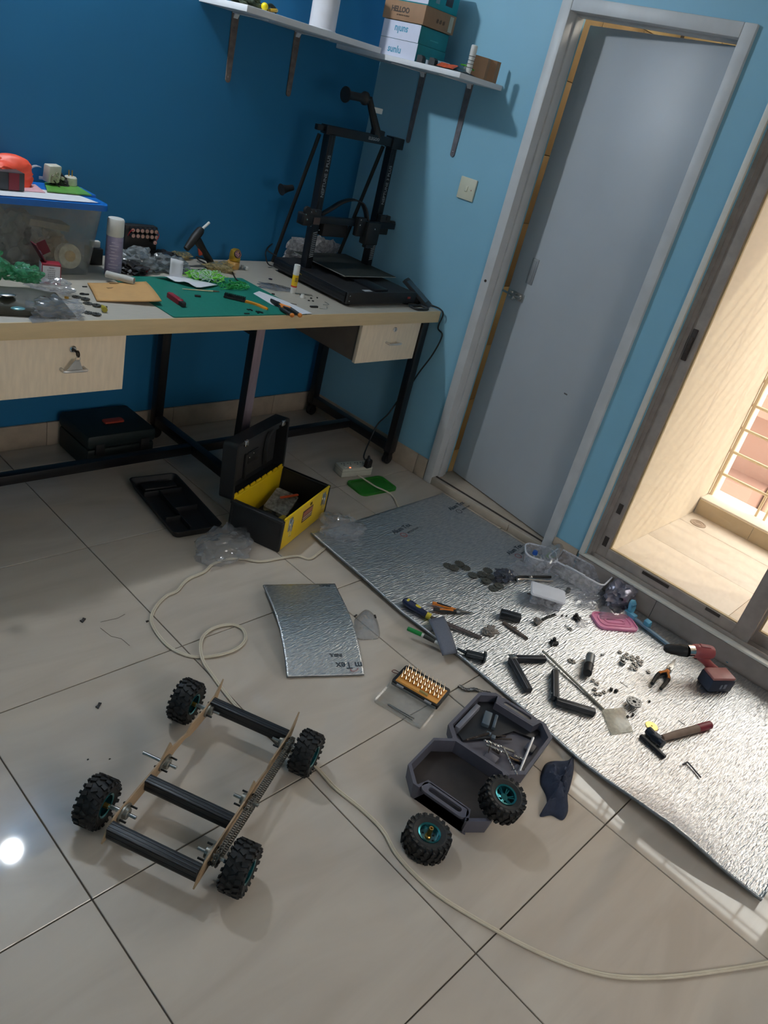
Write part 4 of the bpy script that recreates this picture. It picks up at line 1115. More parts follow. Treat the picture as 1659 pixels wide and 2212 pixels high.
# tape, tin, cubes
tag(MB().lathe([(0.019, 0), (0.0255, 0), (0.0265, 0.002), (0.0265, 0.028), (0.0255, 0.030), (0.019, 0.030)], 32, closed=True).build('tape_roll', mat('amber_tape', rgb(196, 152, 84), 0.3, var=0.05, coat=0.4), loc=(1.5317,0.6317,0.8003)), 'amber roll of tape lying flat under the gold tin', 'tape')
tn = thing('gold_tin', 'gold tin on its side with a dark round emblem, on the amber tape', 'tin', Vector((1.5317,0.6317,0.8003)) + Vector((0.006, 0.004, 0.0305)))
MB().lathe([(0, 0), (0.022, 0), (0.024, 0.003), (0.024, 0.030), (0.021, 0.043), (0.012, 0.050), (0, 0.051)], 32).build('tin_body', mat('gold_foil', rgb(196, 160, 60), 0.32, 0.6, var=0.15), tn)
Mx = Matrix.Translation((-0.003, -0.0185, 0.032)) @ Euler((1.15, 0, -0.1)).to_matrix().to_4x4()
MB().cyl((0, 0, 0), (0, 0, 0.006), 0.0165, seg=28, M=Mx).build('emblem', mat('black_emblem', rgb(36, 22, 26), 0.4), tn)
b = MB().lathe([(0.0125, 0.006), (0.0138, 0.006), (0.0138, 0.0066), (0.0125, 0.0066)], 28, M=Mx, closed=True)
for k in range(5):
    b.box((-0.003 + 0.002 * (k % 2), -0.007 + k * 0.0036, 0.0062), (0.016 - 0.002 * abs(k - 2), 0.0018, 0.001), M=Mx @ Matrix.Rotation(0.5, 4, 'Z'))
b.build('emblem_marks', mat('rose_marks', rgb(190, 140, 140), 0.5), tn)
small('white_cube', 'left one of two small white cubes right of the amber tape', 'cube', M_WHITE, (1.5833,0.6354,0.8003), s=(0.011, 0.011, 0.014), rz=0.2, group=None)
small('white_cube', 'right one of two small white cubes right of the amber tape', 'cube', M_WHITE, (1.587,0.6099,0.8003), s=(0.013, 0.011, 0.014), rz=-0.2)
tag(crumple('yellow_bag', film('amber_film', (0.62, 0.52, 0.28, 1), 0.5, 0.12, 0.8, bump=0.4), (0.13, 0.09, 0.035), 41, amp=0.3, freq=6, loc=(1.4488,0.5986,0.801)), 'crinkled clear bag with amber contents behind the green strands', 'bag')
tag(crumple('yellow_bag', MATS['amber_film'], (0.12, 0.08, 0.03), 43, amp=0.3, freq=6, loc=(1.3305,0.7586,0.801)), 'crinkled amber clear bag left under the glue gun', 'bag')
# green and white filament scraps: a tangle nobody could count
def tangle(name, m, at, R_, n, seed, h=0.02, r=0.0011, kind=None):
    rr = random.Random(seed)
    b = MB()
    for k in range(n):
        cx, cy = rr.uniform(-R_[0], R_[0]), rr.uniform(-R_[1], R_[1])
        ra, rb = rr.uniform(0.008, 0.03), rr.uniform(0.008, 0.024)
        a0 = rr.uniform(0, 6)
        z0 = rr.uniform(0.002, h)
        b.tube([(cx + ra * math.cos(a0 + i * 0.45), cy + rb * math.sin(a0 + i * 0.5), z0 + 0.006 * math.sin(i * 0.8 + k)) for i in range(13)], r, 5)
    o = b.build(name, m, loc=at)
    return o
o = tangle('filament_scraps', mat('lime_filament', rgb(120, 220, 50), 0.35), (1.2694,0.4607,0.804), (0.065, 0.035), 46, 1, 0.03)
tag(o, 'tangle of lime green filament scraps on the cutting mat', 'scraps', kind='stuff')
o = tangle('filament_scraps', mat('pale_filament', rgb(190, 214, 200), 0.35), (1.2748,0.4495,0.804), (0.06, 0.03), 40, 2, 0.034)
tag(o, 'pale clear filament curls mixed through the lime green tangle', 'scraps', kind='stuff')
o = tangle('filament_scraps', mat('dark_green_filament', rgb(40, 150, 70), 0.4), (1.3466,0.3665,0.804), (0.06, 0.03), 40, 3, 0.012)
tag(o, 'thin green filament scraps spread above the black brush', 'scraps', kind='stuff')
b = MB().tube([(0.048 * math.cos(a), 0.028 * math.sin(a), 0.012 + 0.004 * math.sin(3 * a)) for a in [i * PI / 12 for i in range(24)]], 0.003, 8, closed=True)
tag(b.build('filament_loop', MATS['lime_filament'], loc=(1.3009,0.4499,0.806)), 'thick lime green filament loop lying on the tangle', 'loop')
# stick, brush, pliers, glue, bits
p0, p1 = Vector((1.0909,0.3323,0.807)), Vector((1.2334,0.3015,0.807))
st = thing('paint_brush', 'thin pale paint brush lying on the green mat', 'brush', p0)
W(MB().cyl(p0, p0.lerp(p1, 0.82), 0.0016, 0.0026, seg=8), 'handle', mat('pale_wood', rgb(200, 190, 150), 0.5), st)
W(MB().cyl(p0.lerp(p1, 0.82), p1, 0.0026, 0.0012, seg=8), 'bristles', mat('brown_bristle', rgb(120, 72, 50), 0.7), st)
p0, p1, p2, p3 = (Vector(v) for v in ((1.22,0.2516,0.806), (1.2758,0.1934,0.806), (1.2988,0.172,0.806), (1.3132,0.1049,0.806)))
br_ = thing('cleaning_brush', 'small black bristle brush with an orange handle on the green mat', 'brush', (p0 + p1) / 2)
T_, L_ = frame_of(p0, p1)
a_ = math.atan2((p1 - p0).y, (p1 - p0).x)
b = MB().box((L_ / 2, 0, 0.004), (L_, 0.026, 0.006), bev=0.001)
for i in range(16):
    for j in range(5):
        b.box((0.003 + i * (L_ - 0.006) / 15, -0.011 + j * 0.0055, 0.011), (0.0022, 0.0022, 0.012), rot=(0.1 * ((i * 3 + j) % 3 - 1), 0.1 * ((i + j) % 3 - 1), 0))
bmesh.ops.transform(b.bm, matrix=Matrix.Translation((p0.x, p0.y, MT)) @ Matrix.Rotation(a_, 4, 'Z'), verts=b.bm.verts[:])
W(b, 'brush_head', M_PBLK, br_)
hp = [p1 - Vector((0, 0, 0.002)), p2 - Vector((0.004, 0, 0.001)), p2.lerp(p3, 0.35), p2.lerp(p3, 0.75), p3]
b = MB()
left, right = [], []
for i, (q, w) in enumerate(zip(hp, (0.010, 0.007, 0.0075, 0.0085, 0.004))):
    t = (hp[min(i + 1, 4)] - hp[max(i - 1, 0)]); n = Vector((-t.y, t.x, 0)).normalized()
    left.append((q + n * w)); right.append((q - n * w))
b.prism([(v.x, v.y) for v in left] + [(v.x, v.y) for v in reversed(right)], MT, MT + 0.007, bev=0.002)
W(b, 'handle', mat('orange_handle', rgb(226, 146, 36), 0.45, var=0.05), br_)
M_ORANGE = mat('orange_grip', rgb(222, 130, 46), 0.45, var=0.05)
def pliers(name, lab, head, pivot, endA, endB, dz, jaw_m=None, capA=True):
    head, pivot, endA, endB = (Vector(v) for v in (head, pivot, endA, endB))
    t = thing(name, lab, 'pliers', (pivot.x, pivot.y, pivot.z - dz))
    d = (pivot - head); n = Vector((-d.y, d.x, 0)).normalized()
    b = MB()
    b.prism([(p.x, p.y) for p in (head + n * 0.003, head - n * 0.003, pivot - n * 0.012, pivot + d * 0.25 - n * 0.009, pivot + d * 0.25 + n * 0.009, pivot + n * 0.012)], pivot.z - 0.005, pivot.z + 0.006, bev=0.002)
    b.cyl(pivot + Vector((0, 0, -0.006)), pivot + Vector((0, 0, 0.008)), 0.006, seg=14)
    W(b, 'jaws', jaw_m or M_STEEL, t)
    for e, s in ((endA, 1), (endB, -1)):
        m_ = pivot.lerp(e, 0.5) + n * s * 0.010 * (1 if (e - pivot).dot(n) > 0 else -1) * s
        p = smooth_path([pivot + d * 0.12, pivot.lerp(e, 0.28), m_, e], 5)
        h = W(MB().tube(p, 0.008, 10, rads=[0.0065 + 0.002 * math.sin(PI * i / (len(p) - 1)) for i in range(len(p))]), 'handle', M_PBLK, t)
        o = MB().tube([q - t.location + Vector((0, 0, 0.0035)) for q in p[3:11]], 0.006, 8)
        o.build('orange_inlay', M_ORANGE, h)
        if capA:
            MB().sph(e - t.location, 0.0095, (1, 1, 0.9), 2).build('orange_end', M_ORANGE, h)
    return t
pliers('pliers', 'black and orange pliers at the right corner of the green mat', (1.3927,0.1891,0.812), (1.3913,0.1467,0.812), (1.3618,0.02,0.812), (1.3983,0.0178,0.812), 0.0085, M_PBLK)
paper('paper_sheet', M_PAPER, [(1.3849,0.2898), (1.3765,0.166), (1.4052,0.0458), (1.4934,0.0563), (1.4762,0.19), (1.4356,0.3177)], TT + 0.0034, 'white paper sheet lying under the orange and black pliers', 'paper')
gs = thing('glue_stick', 'yellow and white glue stick standing on the bench by the printer', 'glue stick', (1.601, 0.306, TT))
MB().lathe([(0, 0), (0.0115, 0), (0.0115, 0.020), (0.013, 0.024), (0.013, 0.026), (0, 0.026)], 24).build('base', M_WHITE, gs)
MB().lathe([(0.0125, 0.024), (0.0128, 0.024), (0.0128, 0.032), (0.0125, 0.032)], 24, closed=True).build('red_band', mat('red_band', rgb(196, 48, 40), 0.45), gs)
MB().lathe([(0.0, 0.030), (0.0126, 0.030), (0.0126, 0.078), (0, 0.078)], 24).build('body', mat('yellow_label', rgb(226, 184, 28), 0.4), gs)
MB().lathe([(0, 0.076), (0.0130, 0.076), (0.0130, 0.113), (0.0115, 0.117), (0, 0.117)], 24).build('cap', M_WHITE, gs)
b = MB()
for k in range(3):
    b.box((0, 0, 0), (0.0008, 0.010, 0.003), M=Matrix.Rotation(-1.9, 4, 'Z') @ Matrix.Translation((0.0128, 0, 0.052 + k * 0.006)))
b.build('print', mat('brown_print', rgb(96, 66, 30), 0.5), gs)
MB().box((0.016, -0.004, 0.083), (0.016, 0.012, 0.0015), rot=(0.3, 0.4, 0.2)).build('peeled_label', MATS['yellow_label'], gs)
wc = thing('white_bush', 'small white plastic bush with a hole on the bench below the glue stick', 'bush', (1.6044,0.2476,0.8003))
b = MB().lathe([(0.003, 0), (0.011, 0), (0.011, 0.003), (0.008, 0.008), (0.007, 0.014), (0.003, 0.014)], 20, closed=True)
b.build('bush', M_WHITE, wc)
small('plastic_tab', 'black ribbed strip on the bench front right of the white paper', 'strip', M_PBLK, (1.5684,0.1316,0.8003), s=(0.036, 0.010, 0.006), rz=-0.1)
small('plastic_tab', 'small dark oval bit on the bench left of the glue stick', 'bit', mat('dark_purple', rgb(40, 28, 54), 0.5), (1.6181,0.4794,0.8003), 'sph', (0.018, 0.011, 0.006), rz=-0.6)
small('plastic_tab', 'small dark bit at the right edge of the green mat', 'bit', M_PBLK, (1.4841,0.2884,0.8003), s=(0.012, 0.008, 0.004), rz=-0.4)
for k, (q, w_) in enumerate((((1.6422,0.2356,0.8003), 'upper left'), ((1.68,0.2408,0.8003), 'upper right'), ((1.6235,0.2019,0.8003), 'lower right'), ((1.6061,0.2079,0.8003), 'lower left'))):
    small('black_speck', w_ + ' of four tiny black specks on the bench right of the white bush', 'speck', M_PBLK, q, s=(0.008, 0.006, 0.004), rz=k, group='black specks on the bench')
b = MB().tube([(1.4667,0.1868,0.803), (1.5008,0.1588,0.803)], 0.0012, 6)
tag(b.build('bent_wire', MATS['black_cable']), 'straight thin dark wire on the white paper above the pliers', 'wire')
b = MB().tube(smooth_path([(1.6374,0.1544,0.803), (1.6698,0.1534,0.803), (1.6763,0.1871,0.803)], 4), 0.001, 6).tube(smooth_path([(1.5808,0.1125,0.803), (1.6124,0.1058,0.803), (1.6382,0.1322,0.803)], 4), 0.001, 6)
tag(b.build('bent_wire', M_STEEL), 'thin bent wire scraps on the bench below the printer', 'wire')
tag(crumple('clear_film', M_CRYS, (0.14, 0.09, 0.008), 45, amp=0.2, freq=6, loc=(1.559,0.3687,0.8005), rz=-0.5), 'flat clear film scrap on the bench between the mat and the glue stick', 'film')
# toothed plates and little parts at the left front
M_DSTEEL = mat('dark_oily_steel', rgb(84, 84, 80), 0.42, 0.7, var=0.2, scale=60)
def sprocket_mesh(R0=0.0165, teeth=12, hole=0.004, th=0.0022, holes=4, tooth=0.0028):
    b = MB()
    out_ = []
    for i in range(teeth * 4):
        a = 2 * PI * i / (teeth * 4)
        r = R0 + (tooth if i % 4 in (1, 2) else 0) * (1.0 if i % 4 == 1 else 0.9)
        out_.append((r * math.cos(a), r * math.sin(a)))
    inn = [(hole * math.cos(2 * PI * i / (teeth * 4)), hole * math.sin(2 * PI * i / (teeth * 4))) for i in range(teeth * 4)]
    n = len(out_)
    V = [[b.bm.verts.new((p[0], p[1], z)) for p in ring] for ring, z in ((out_, 0), (out_, th), (inn, th), (inn, 0))]
    for k in range(4):
        A, B = V[k], V[(k + 1) % 4]
        for i in range(n):
            j = (i + 1) % n
            b.bm.faces.new((A[i], A[j], B[j], B[i]))
    return b
_spk = {}
def sprocket(lab, at, rz=0.0, tilt=(0, 0), m=None, R0=0.0165, teeth=12, group=None, name='sprocket', hole=0.004):
    key = (R0, teeth, hole)
    if key not in _spk:
        o = sprocket_mesh(R0, teeth, hole).build(name, m or M_DSTEEL)
        _spk[key] = o.data
    else:
        o = bpy.data.objects.new(name, _spk[key]); COL.objects.link(o)
        if m: 
            o.data = o.data.copy(); o.data.materials.clear(); o.data.materials.append(m)
    o.location = at
    o.rotation_euler = (tilt[0], tilt[1], rz)
    return tag(o, lab, 'sprocket', group)
for k, (x, lab) in enumerate((
        ((0.6536,0.2644,0.8005), 'dark toothed plate at the left end of the plates before the envelope'), ((0.6688,0.2388,0.803), 'dark toothed plate nearest the black loop on the bench'),
        ((0.6596,0.2017,0.8005), 'dark toothed plate left in the middle pair on the bench'), ((0.6761,0.1763,0.803), 'dark toothed plate just left of the yellow part'),
        ((0.6168,0.1174,0.8005), 'dark toothed plate at the lower left by the clear bag'), ((0.6334,0.0968,0.803), 'dark toothed plate below the yellow part'))):
    sprocket(lab, x, 0.3 * k, R0=0.013, teeth=11, hole=0.0035, group='dark toothed plates on the bench')
yp = thing('yellow_nozzle', 'small olive yellow plastic nozzle lying at the front of the bench', 'nozzle', (0.6763,0.1314,0.8005), 1.3)
b = MB().lathe([(0, 0), (0.0085, 0), (0.009, 0.01), (0.0075, 0.022), (0.004, 0.03), (0.003, 0.042), (0, 0.042)], 18, M=Matrix.Translation((-0.015, 0, 0.009)) @ Matrix.Rotation(PI / 2, 4, 'Y'))
b.build('nozzle', mat('olive_yellow', rgb(168, 156, 44), 0.4), yp)
MB().cyl((0.015, 0, 0.008), (0.02, -0.014, 0.008), 0.003, seg=8).build('side_stub', mat('dark_stub', rgb(60, 56, 48), 0.5), yp)
b = MB().tube([(0.008 * math.cos(a), 0.006 * math.sin(a), 0.002) for a in [i * PI / 8 for i in range(16)]], 0.0018, 6, closed=True).box((0.014, -0.004, 0.002), (0.012, 0.005, 0.004))
tag(b.build('black_loop', M_PBLK, loc=(0.686,0.2916,0.8005)), 'small black loop clip on the bench above the toothed plates', 'clip')
small('plastic_tab', 'small black strip on the bench left of the tan envelope', 'strip', M_PBLK, (0.7325,0.368,0.8003), s=(0.016, 0.005, 0.003), rz=-0.1)
small('brass_fitting', 'tiny brass fitting on the bench beside the clear bag', 'fitting', M_BRASS, (0.6136,0.2521,0.8003), s=(0.013, 0.007, 0.007), rz=-0.7)
# bags at the left end
tag(crumple('green_bag', film('green_film', (0.10, 0.42, 0.22, 1), 0.7, 0.16, 0.8, bump=0.3), (0.14, 0.13, 0.125), 51, amp=0.25, freq=5, loc=(0.375, 0.335, TT + 0.045)), 'big translucent green plastic bag at the far left of the bench', 'bag')
tag(crumple('green_bag', MATS['green_film'], (0.10, 0.08, 0.055), 52, amp=0.35, freq=6, loc=(0.4946,0.29,0.845)), 'crumpled green plastic bag corner in front of the red carton', 'bag')
b = MB()
b.grid(20, 12, lambda u, v: (-0.20 + 0.36 * u + 0.04 * v, -0.11 + 0.22 * v + 0.02 * math.sin(5 * u), 0.004 + 0.042 * (1 - (2 * u - 1) ** 6) * math.sin(PI * min(1, v * 1.15)) ** 0.6 + 0.006 * noise.noise(Vector((u * 5, v * 5, 2)))))
o = b.build('dark_pouch', mat('dark_olive_fabric', rgb(52, 52, 40), 0.6, var=0.15, bump=0.2), loc=(0.395, 0.20, TT))
o.modifiers.new('thickness', 'SOLIDIFY').thickness = 0.003
tag(o, 'dark olive flat pouch at the front left of the bench', 'pouch')
dp = o
for k, (x, sx, m_) in enumerate((((0.3823,0.1414,0.85), 0.024, M_STEEL), ((0.3677,0.0366,0.847), 0.02, mat('teal_badge', rgb(120, 170, 176), 0.25, 0.5)))):
    b = MB().sph((0, 0, 0), 1.0, (sx, 0.014, 0.004), 3)
    q = Vector(x) - dp.location
    b.build('oval_badge', m_, dp, loc=q)
tag(crumple('clear_bag', M_CRYS, (0.17, 0.13, 0.055), 55, amp=0.4, freq=7, loc=(0.5028,0.0993,0.8005)), 'large crumpled clear plastic bag at the front edge of the bench', 'bag')
tag(crumple('clear_bag', M_CRYS, (0.12, 0.09, 0.045), 56, amp=0.4, freq=7, loc=(0.5983,0.3192,0.8005), rz=-0.6), 'crumpled clear plastic bag in front of the red carton', 'bag')
# case under the bench
gc = thing('tool_case', 'dark green plastic tool case with an orange handle on the floor under the bench', 'case', (0.995, 0.615, 0.0))
M_DG = mat('dark_green_plastic', rgb(22, 34, 34), 0.55, var=0.15)
MB().bx(-0.150, 0.150, -0.122, 0.128, 0.0, 0.095, bev=0.012).build('case_base', M_DG, gc)
MB().bx(-0.154, 0.154, -0.126, 0.130, 0.097, 0.158, bev=0.016).build('case_lid', M_DG, gc)
MB().bx(-0.03, 0.05, -0.038, 0.0, 0.157, 0.160).build('handle_recess', M_PBLK, gc)
MB().prism(rrect(0.085, 0.036, 0.006), 0.158, 0.166, bev=0.003, M=Matrix.Translation((0.01, -0.02, 0))).build('handle', mat('burnt_orange_plastic', rgb(180, 66, 44), 0.5), gc)
for x in (-0.10, 0.10):
    MB().box((x, 0.126, 0.125), (0.05, 0.012, 0.05), bev=0.003).build('hinge', M_DG, gc)
    MB().box((x, -0.127, 0.095), (0.04, 0.010, 0.05), bev=0.003).build('latch', M_PBLK, gc)

# ------------------------------------------------------------------ foil sheets
def foil_mat(name, sx, sy, strength=0.9):
    m = bpy.data.materials.new(name)
    m.use_nodes = True
    nt = m.node_tree
    p = nt.nodes['Principled BSDF']
    tc = nt.nodes.new('ShaderNodeTexCoord')
    mp = nt.nodes.new('ShaderNodeMapping')
    mp.inputs['Scale'].default_value = (sx, sy, 1)
    nz = nt.nodes.new('ShaderNodeTexNoise'); nz.inputs['Scale'].default_value = 1.0; nz.inputs['Detail'].default_value = 3
    n2 = nt.nodes.new('ShaderNodeTexNoise'); n2.inputs['Scale'].default_value = 420.0; n2.inputs['Detail'].default_value = 2
    ad = nt.nodes.new('ShaderNodeMath'); ad.operation = 'MULTIPLY_ADD'; ad.inputs[1].default_value = 0.05
    nt.links.new(tc.outputs['Object'], mp.inputs[0])
    nt.links.new(mp.outputs[0], nz.inputs['Vector'])
    nt.links.new(tc.outputs['Object'], n2.inputs['Vector'])
    nt.links.new(n2.outputs['Fac'], ad.inputs[0])
    nt.links.new(nz.outputs['Fac'], ad.inputs[2])
    bp_ = nt.nodes.new('ShaderNodeBump'); bp_.inputs['Strength'].default_value = strength; bp_.inputs['Distance'].default_value = 0.0053
    nt.links.new(ad.outputs[0], bp_.inputs['Height'])
    nt.links.new(bp_.outputs[0], p.inputs['Normal'])
    p.inputs['Metallic'].default_value = 1.0
    p.inputs['Roughness'].default_value = 0.33
    rp = nt.nodes.new('ShaderNodeValToRGB')
    rp.color_ramp.elements[0].position = 0.35; rp.color_ramp.elements[0].color = rgb(196, 200, 206)
    rp.color_ramp.elements[1].position = 0.65; rp.color_ramp.elements[1].color = rgb(232, 232, 232)
    nt.links.new(nz.outputs['Fac'], rp.inputs[0])
    nt.links.new(rp.outputs[0], p.inputs['Base Color'])
    return m
M_FOIL = foil_mat('embossed_foil', 34, 190, 1.0)
M_FOIL2 = foil_mat('embossed_foil_small', 60, 190, 0.7)
M_FOAM = mat('grey_foam_edge', rgb(120, 124, 128), 0.6, 0.2, var=0.15, scale=80)
M_FPRINT = mat('dark_foil_print', rgb(56, 66, 76), 0.6)
M_RPRINT = mat('red_foil_print', rgb(170, 96, 96), 0.6)
fs = thing('foil_sheet', 'large silver foil insulation sheet on the floor before the sliding door', 'foil sheet', (1.80, -1.2, 0.0))
LE = [(-0.28, 1.392), (-0.45, 1.375), (-0.83, 1.352), (-1.13, 1.366), (-1.40, 1.352), (-1.63, 1.322), (-1.87, 1.306), (-2.06, 1.315), (-2.20, 1.335)]
RE = [(-0.28, 2.262), (-0.8, 2.268), (-0.98, 2.300), (-2.20, 2.325)]
def lerp_tab(t, y):
    for (a, xa), (b_, xb) in zip(t, t[1:]):
        if y >= b_:
            k = (a - y) / (a - b_) if a != b_ else 0
            return xa + (xb - xa) * max(0, min(1, k))
    return t[-1][1]
def foil_pt(u, v):
    y = -0.283 - 1.915 * v
    y += 0.022 * u * (1 - v) 
    xl, xr = lerp_tab(LE, y), lerp_tab(RE, y)
    x = xl + (xr - xl) * u
    e = max(0.0, 1 - u / 0.22) ** 2
    lift = 0.012 * e * math.exp(-((y + 0.55) / 0.35) ** 2) + 0.040 * e * math.exp(-((y + 1.92) / 0.20) ** 2) + 0.006 * e
    z = 0.0025 + lift + 0.0022 * (1 + noise.noise(Vector((x * 3, y * 3, 0)))) + 0.0008 * noise.noise(Vector((x * 20, y * 34, 3)))
    return (x - 1.80, y + 1.2, z)
b = MB()
b.grid(90, 170, foil_pt)
o = b.build('foil', M_FOIL, fs, sharp=60)
o.data.materials.append(M_FOAM)
for p in o.data.polygons:
    if p.normal.z < 0:
        o.data.flip_normals(); break
s = o.modifiers.new('thickness', 'SOLIDIFY'); s.thickness = 0.008; s.offset = 1; s.material_offset_rim = 1; s.material_offset = 1
s.material_offset = 0
def foil_z(x, y):
    y_ = y
    v = (-0.283 - y) / 1.915
    xl, xr = lerp_tab(LE, y), lerp_tab(RE, y)
    u = (x - xl) / (xr - xl)
    return foil_pt(max(0, min(1, u)), max(0, min(1, v)))[2] + 0.0083
for k, (q, s_) in enumerate((((2.2243,-0.3776,0.015), 'Alum Tex'), ((1.8028,-0.4125,0.018), 'Alum Tex'), ((2.1803,-0.7602,0.015), 'Alum Tex'))):
    tx = text('print', s_, 0.032, M_FPRINT, fs, (q[0] - 1.80, q[1] + 1.2, foil_z(q[0], q[1]) + 0.0006), (0, 0, 0.15), bold=0.0006)
    tx2 = text('print', 'INSULATION', 0.014, M_FPRINT, fs, (q[0] - 1.76, q[1] + 1.168, foil_z(q[0], q[1]) + 0.0006), (0, 0, 0.15))
    MB().lathe([(0.013, 0), (0.016, 0), (0.016, 0.0004), (0.013, 0.0004)], 20, closed=True, M=Matrix.Translation((q[0] - 1.83, q[1] + 1.158, foil_z(q[0], q[1]) + 0.0006))).build('printed_ring', M_RPRINT if k else M_FPRINT, fs)
# the small arched piece
f2 = thing('foil_piece', 'small rectangular foil offcut arched on the floor left of the big sheet', 'foil piece', (1.02, -0.73, 0.0))
C1, C2, C3, C4 = (Vector(v) for v in ((0.9977,-0.4836,0.012), (1.242,-0.5963,0.012), (1.0131,-0.9977,0.009), (0.7904,-0.8802,0.009)))
def arch(u, v):
    p = C1.lerp(C2, u).lerp(C4.lerp(C3, u), v)
    z = 0.003 + 0.040 * math.sin(PI * min(1, v * 1.02)) ** 1.0 * (1.0 - 0.25 * u) + 0.016 * (1 - v) ** 2 + 0.001 * noise.noise(p * 14)
    return (p.x - 1.02 - 0.012 * math.sin(PI * v), p.y + 0.73 - 0.030 * math.sin(PI * v), z)
b = MB(); b.grid(40, 60, arch)
o = b.build('foil', M_FOIL2, f2, sharp=60)
o.data.materials.append(M_FOAM)
for p in o.data.polygons:
    if p.normal.z < 0:
        o.data.flip_normals(); break
s = o.modifiers.new('thickness', 'SOLIDIFY'); s.thickness = 0.006; s.offset = 1; s.material_offset_rim = 1
for u, v, s_, sz, m_ in ((0.82, 0.90, 'm Tex', 0.034, M_FPRINT), (0.66, 0.80, 'INSUL', 0.016, M_FPRINT), (0.84, 0.03, 'Alum', 0.02, M_FPRINT)):
    a = Vector(arch(u, v)); d_ = Vector(arch(u + 0.02, v)) - a
    e_ = Vector(arch(u, v + 0.02)) - a
    nx = -d_.normalized(); nz_ = d_.cross(-e_).normalized()
    ny = nz_.cross(nx)
    Mt = Matrix((nx, ny, nz_)).transposed().to_4x4()
    t_ = text('print', s_, sz, m_, f2, a + nz_ * 0.0066, Mt.to_euler(), bold=0.0006)
a = Vector(arch(0.88, 0.945))
MB().lathe([(0.009, 0), (0.011, 0), (0.011, 0.0004), (0.009, 0.0004)], 20, closed=True, M=Matrix.Translation(a + Vector((0, 0, 0.0068))) @ Matrix.Diagonal((1.4, 0.8, 1, 1))).build('printed_ring', M_RPRINT, f2)

# ------------------------------------------------------------------ wheels
M_RUB = mat('black_tyre_rubber', rgb(20, 21, 23), 0.62, var=0.2, scale=60, bump=0.2)
M_RIM = mat('teal_chrome_rim', rgb(42, 116, 124), 0.2, 0.8, var=0.1, scale=30)
M_HUB = mat('dull_teal_hub', rgb(96, 128, 134), 0.35, 0.6, var=0.1)
def tyre_mb():
    b = MB()
    b.lathe([(0.0285, -0.023), (0.042, -0.0275), (0.052, -0.025), (0.0555, -0.016), (0.0565, 0), (0.0555, 0.016), (0.052, 0.025), (0.042, 0.0275), (0.0285, 0.023), (0.026, 0)], 40, closed=True)
    n = 20
    for k in range(n):
        a = 2 * PI * k / n
        R_ = Matrix.Rotation(a, 4, 'Z')
        b.box((0.0570, 0.0, 0.0), (0.006, 0.008, 0.014), rot=(0.5 if k % 2 else -0.5, 0, 0), M=R_)
        for s in (-1, 1):
            R2 = Matrix.Rotation(a + (0.08 if s > 0 else -0.08), 4, 'Z')
            b.box((0.0555, 0, s * 0.0165), (0.009, 0.009, 0.013), rot=(s * 0.35, 0, 0), M=R2)
            b.box((0.0490, 0, s * 0.0262), (0.012, 0.0075, 0.004), rot=(0, -s * 0.35, 0), M=R2)
    return b
_wm = {}
def wheel(root, local, name='wheel', axle=0.0, brass=False):
    """tyre, spoked rim and hub under one part or thing; the wheel's axis is local z, its outer face +z"""
    if 'tyre' not in _wm:
        _wm['tyre'] = tyre_mb().build('tyre', M_RUB, sharp=30)
        b = MB()
        b.lathe([(0.0248, -0.024), (0.0294, -0.0255), (0.0300, -0.023), (0.0280, -0.02), (0.0280, 0.02), (0.0300, 0.023), (0.0294, 0.0255), (0.0248, 0.024), (0.0243, 0)], 36, closed=True)
        for k in range(6):
            for s in (-1, 1):
                b.box((0.0155, 0, 0.012), (0.020, 0.0032, 0.005), rot=(0, -0.28, 0), M=Matrix.Rotation(2 * PI * k / 6 + s * 0.13, 4, 'Z'))
        b.cyl((0, 0, -0.004), (0, 0, 0.013), 0.010, seg=20)
        _wm['rim'] = b.build('rim', M_RIM, sharp=30)
        b = MB().lathe([(0.005, -0.008), (0.0245, -0.008), (0.0245, -0.005), (0.005, -0.005)], 32, closed=True)
        _wm['disc'] = b.build('wheel_disc', M_HUB)
        b = MB()
        for k in range(6):
            b.cyl((0.0155 * math.cos(k * PI / 3), 0.0155 * math.sin(k * PI / 3), -0.0088), (0.0155 * math.cos(k * PI / 3), 0.0155 * math.sin(k * PI / 3), -0.0079), 0.0028, seg=12)
        _wm['holes'] = b.build('bolt_hole', M_PBLK); _wm['holes']['kind'] = 'stuff'
        for k, o in list(_wm.items()):
            _wm[k + '_data'] = o.data
            nm = o.name
            bpy.data.objects.remove(o)
            _wm[k] = nm
    w = bpy.data.objects.new(name, None) if root is not None else thing(name, '', '')
    if root is not None:
        COL.objects.link(w); w.parent = root
    w.matrix_local = local
    for k in ('tyre', 'rim', 'disc', 'holes'):
        o = bpy.data.objects.new(_wm[k], _wm[k + '_data']); COL.objects.link(o); o.parent = w
        if k == 'holes': o['kind'] = 'stuff'
    if axle:
        MB().cyl((0, 0, 0.0), (0, 0, -axle), 0.0042, seg=14).build('axle', M_STEEL, w)
        MB().lathe([(0, -0.030), (0.0062, -0.030), (0.0068, -0.006), (0, -0.006)], 6).build('hex_hub', M_BRASS, w)
    return w

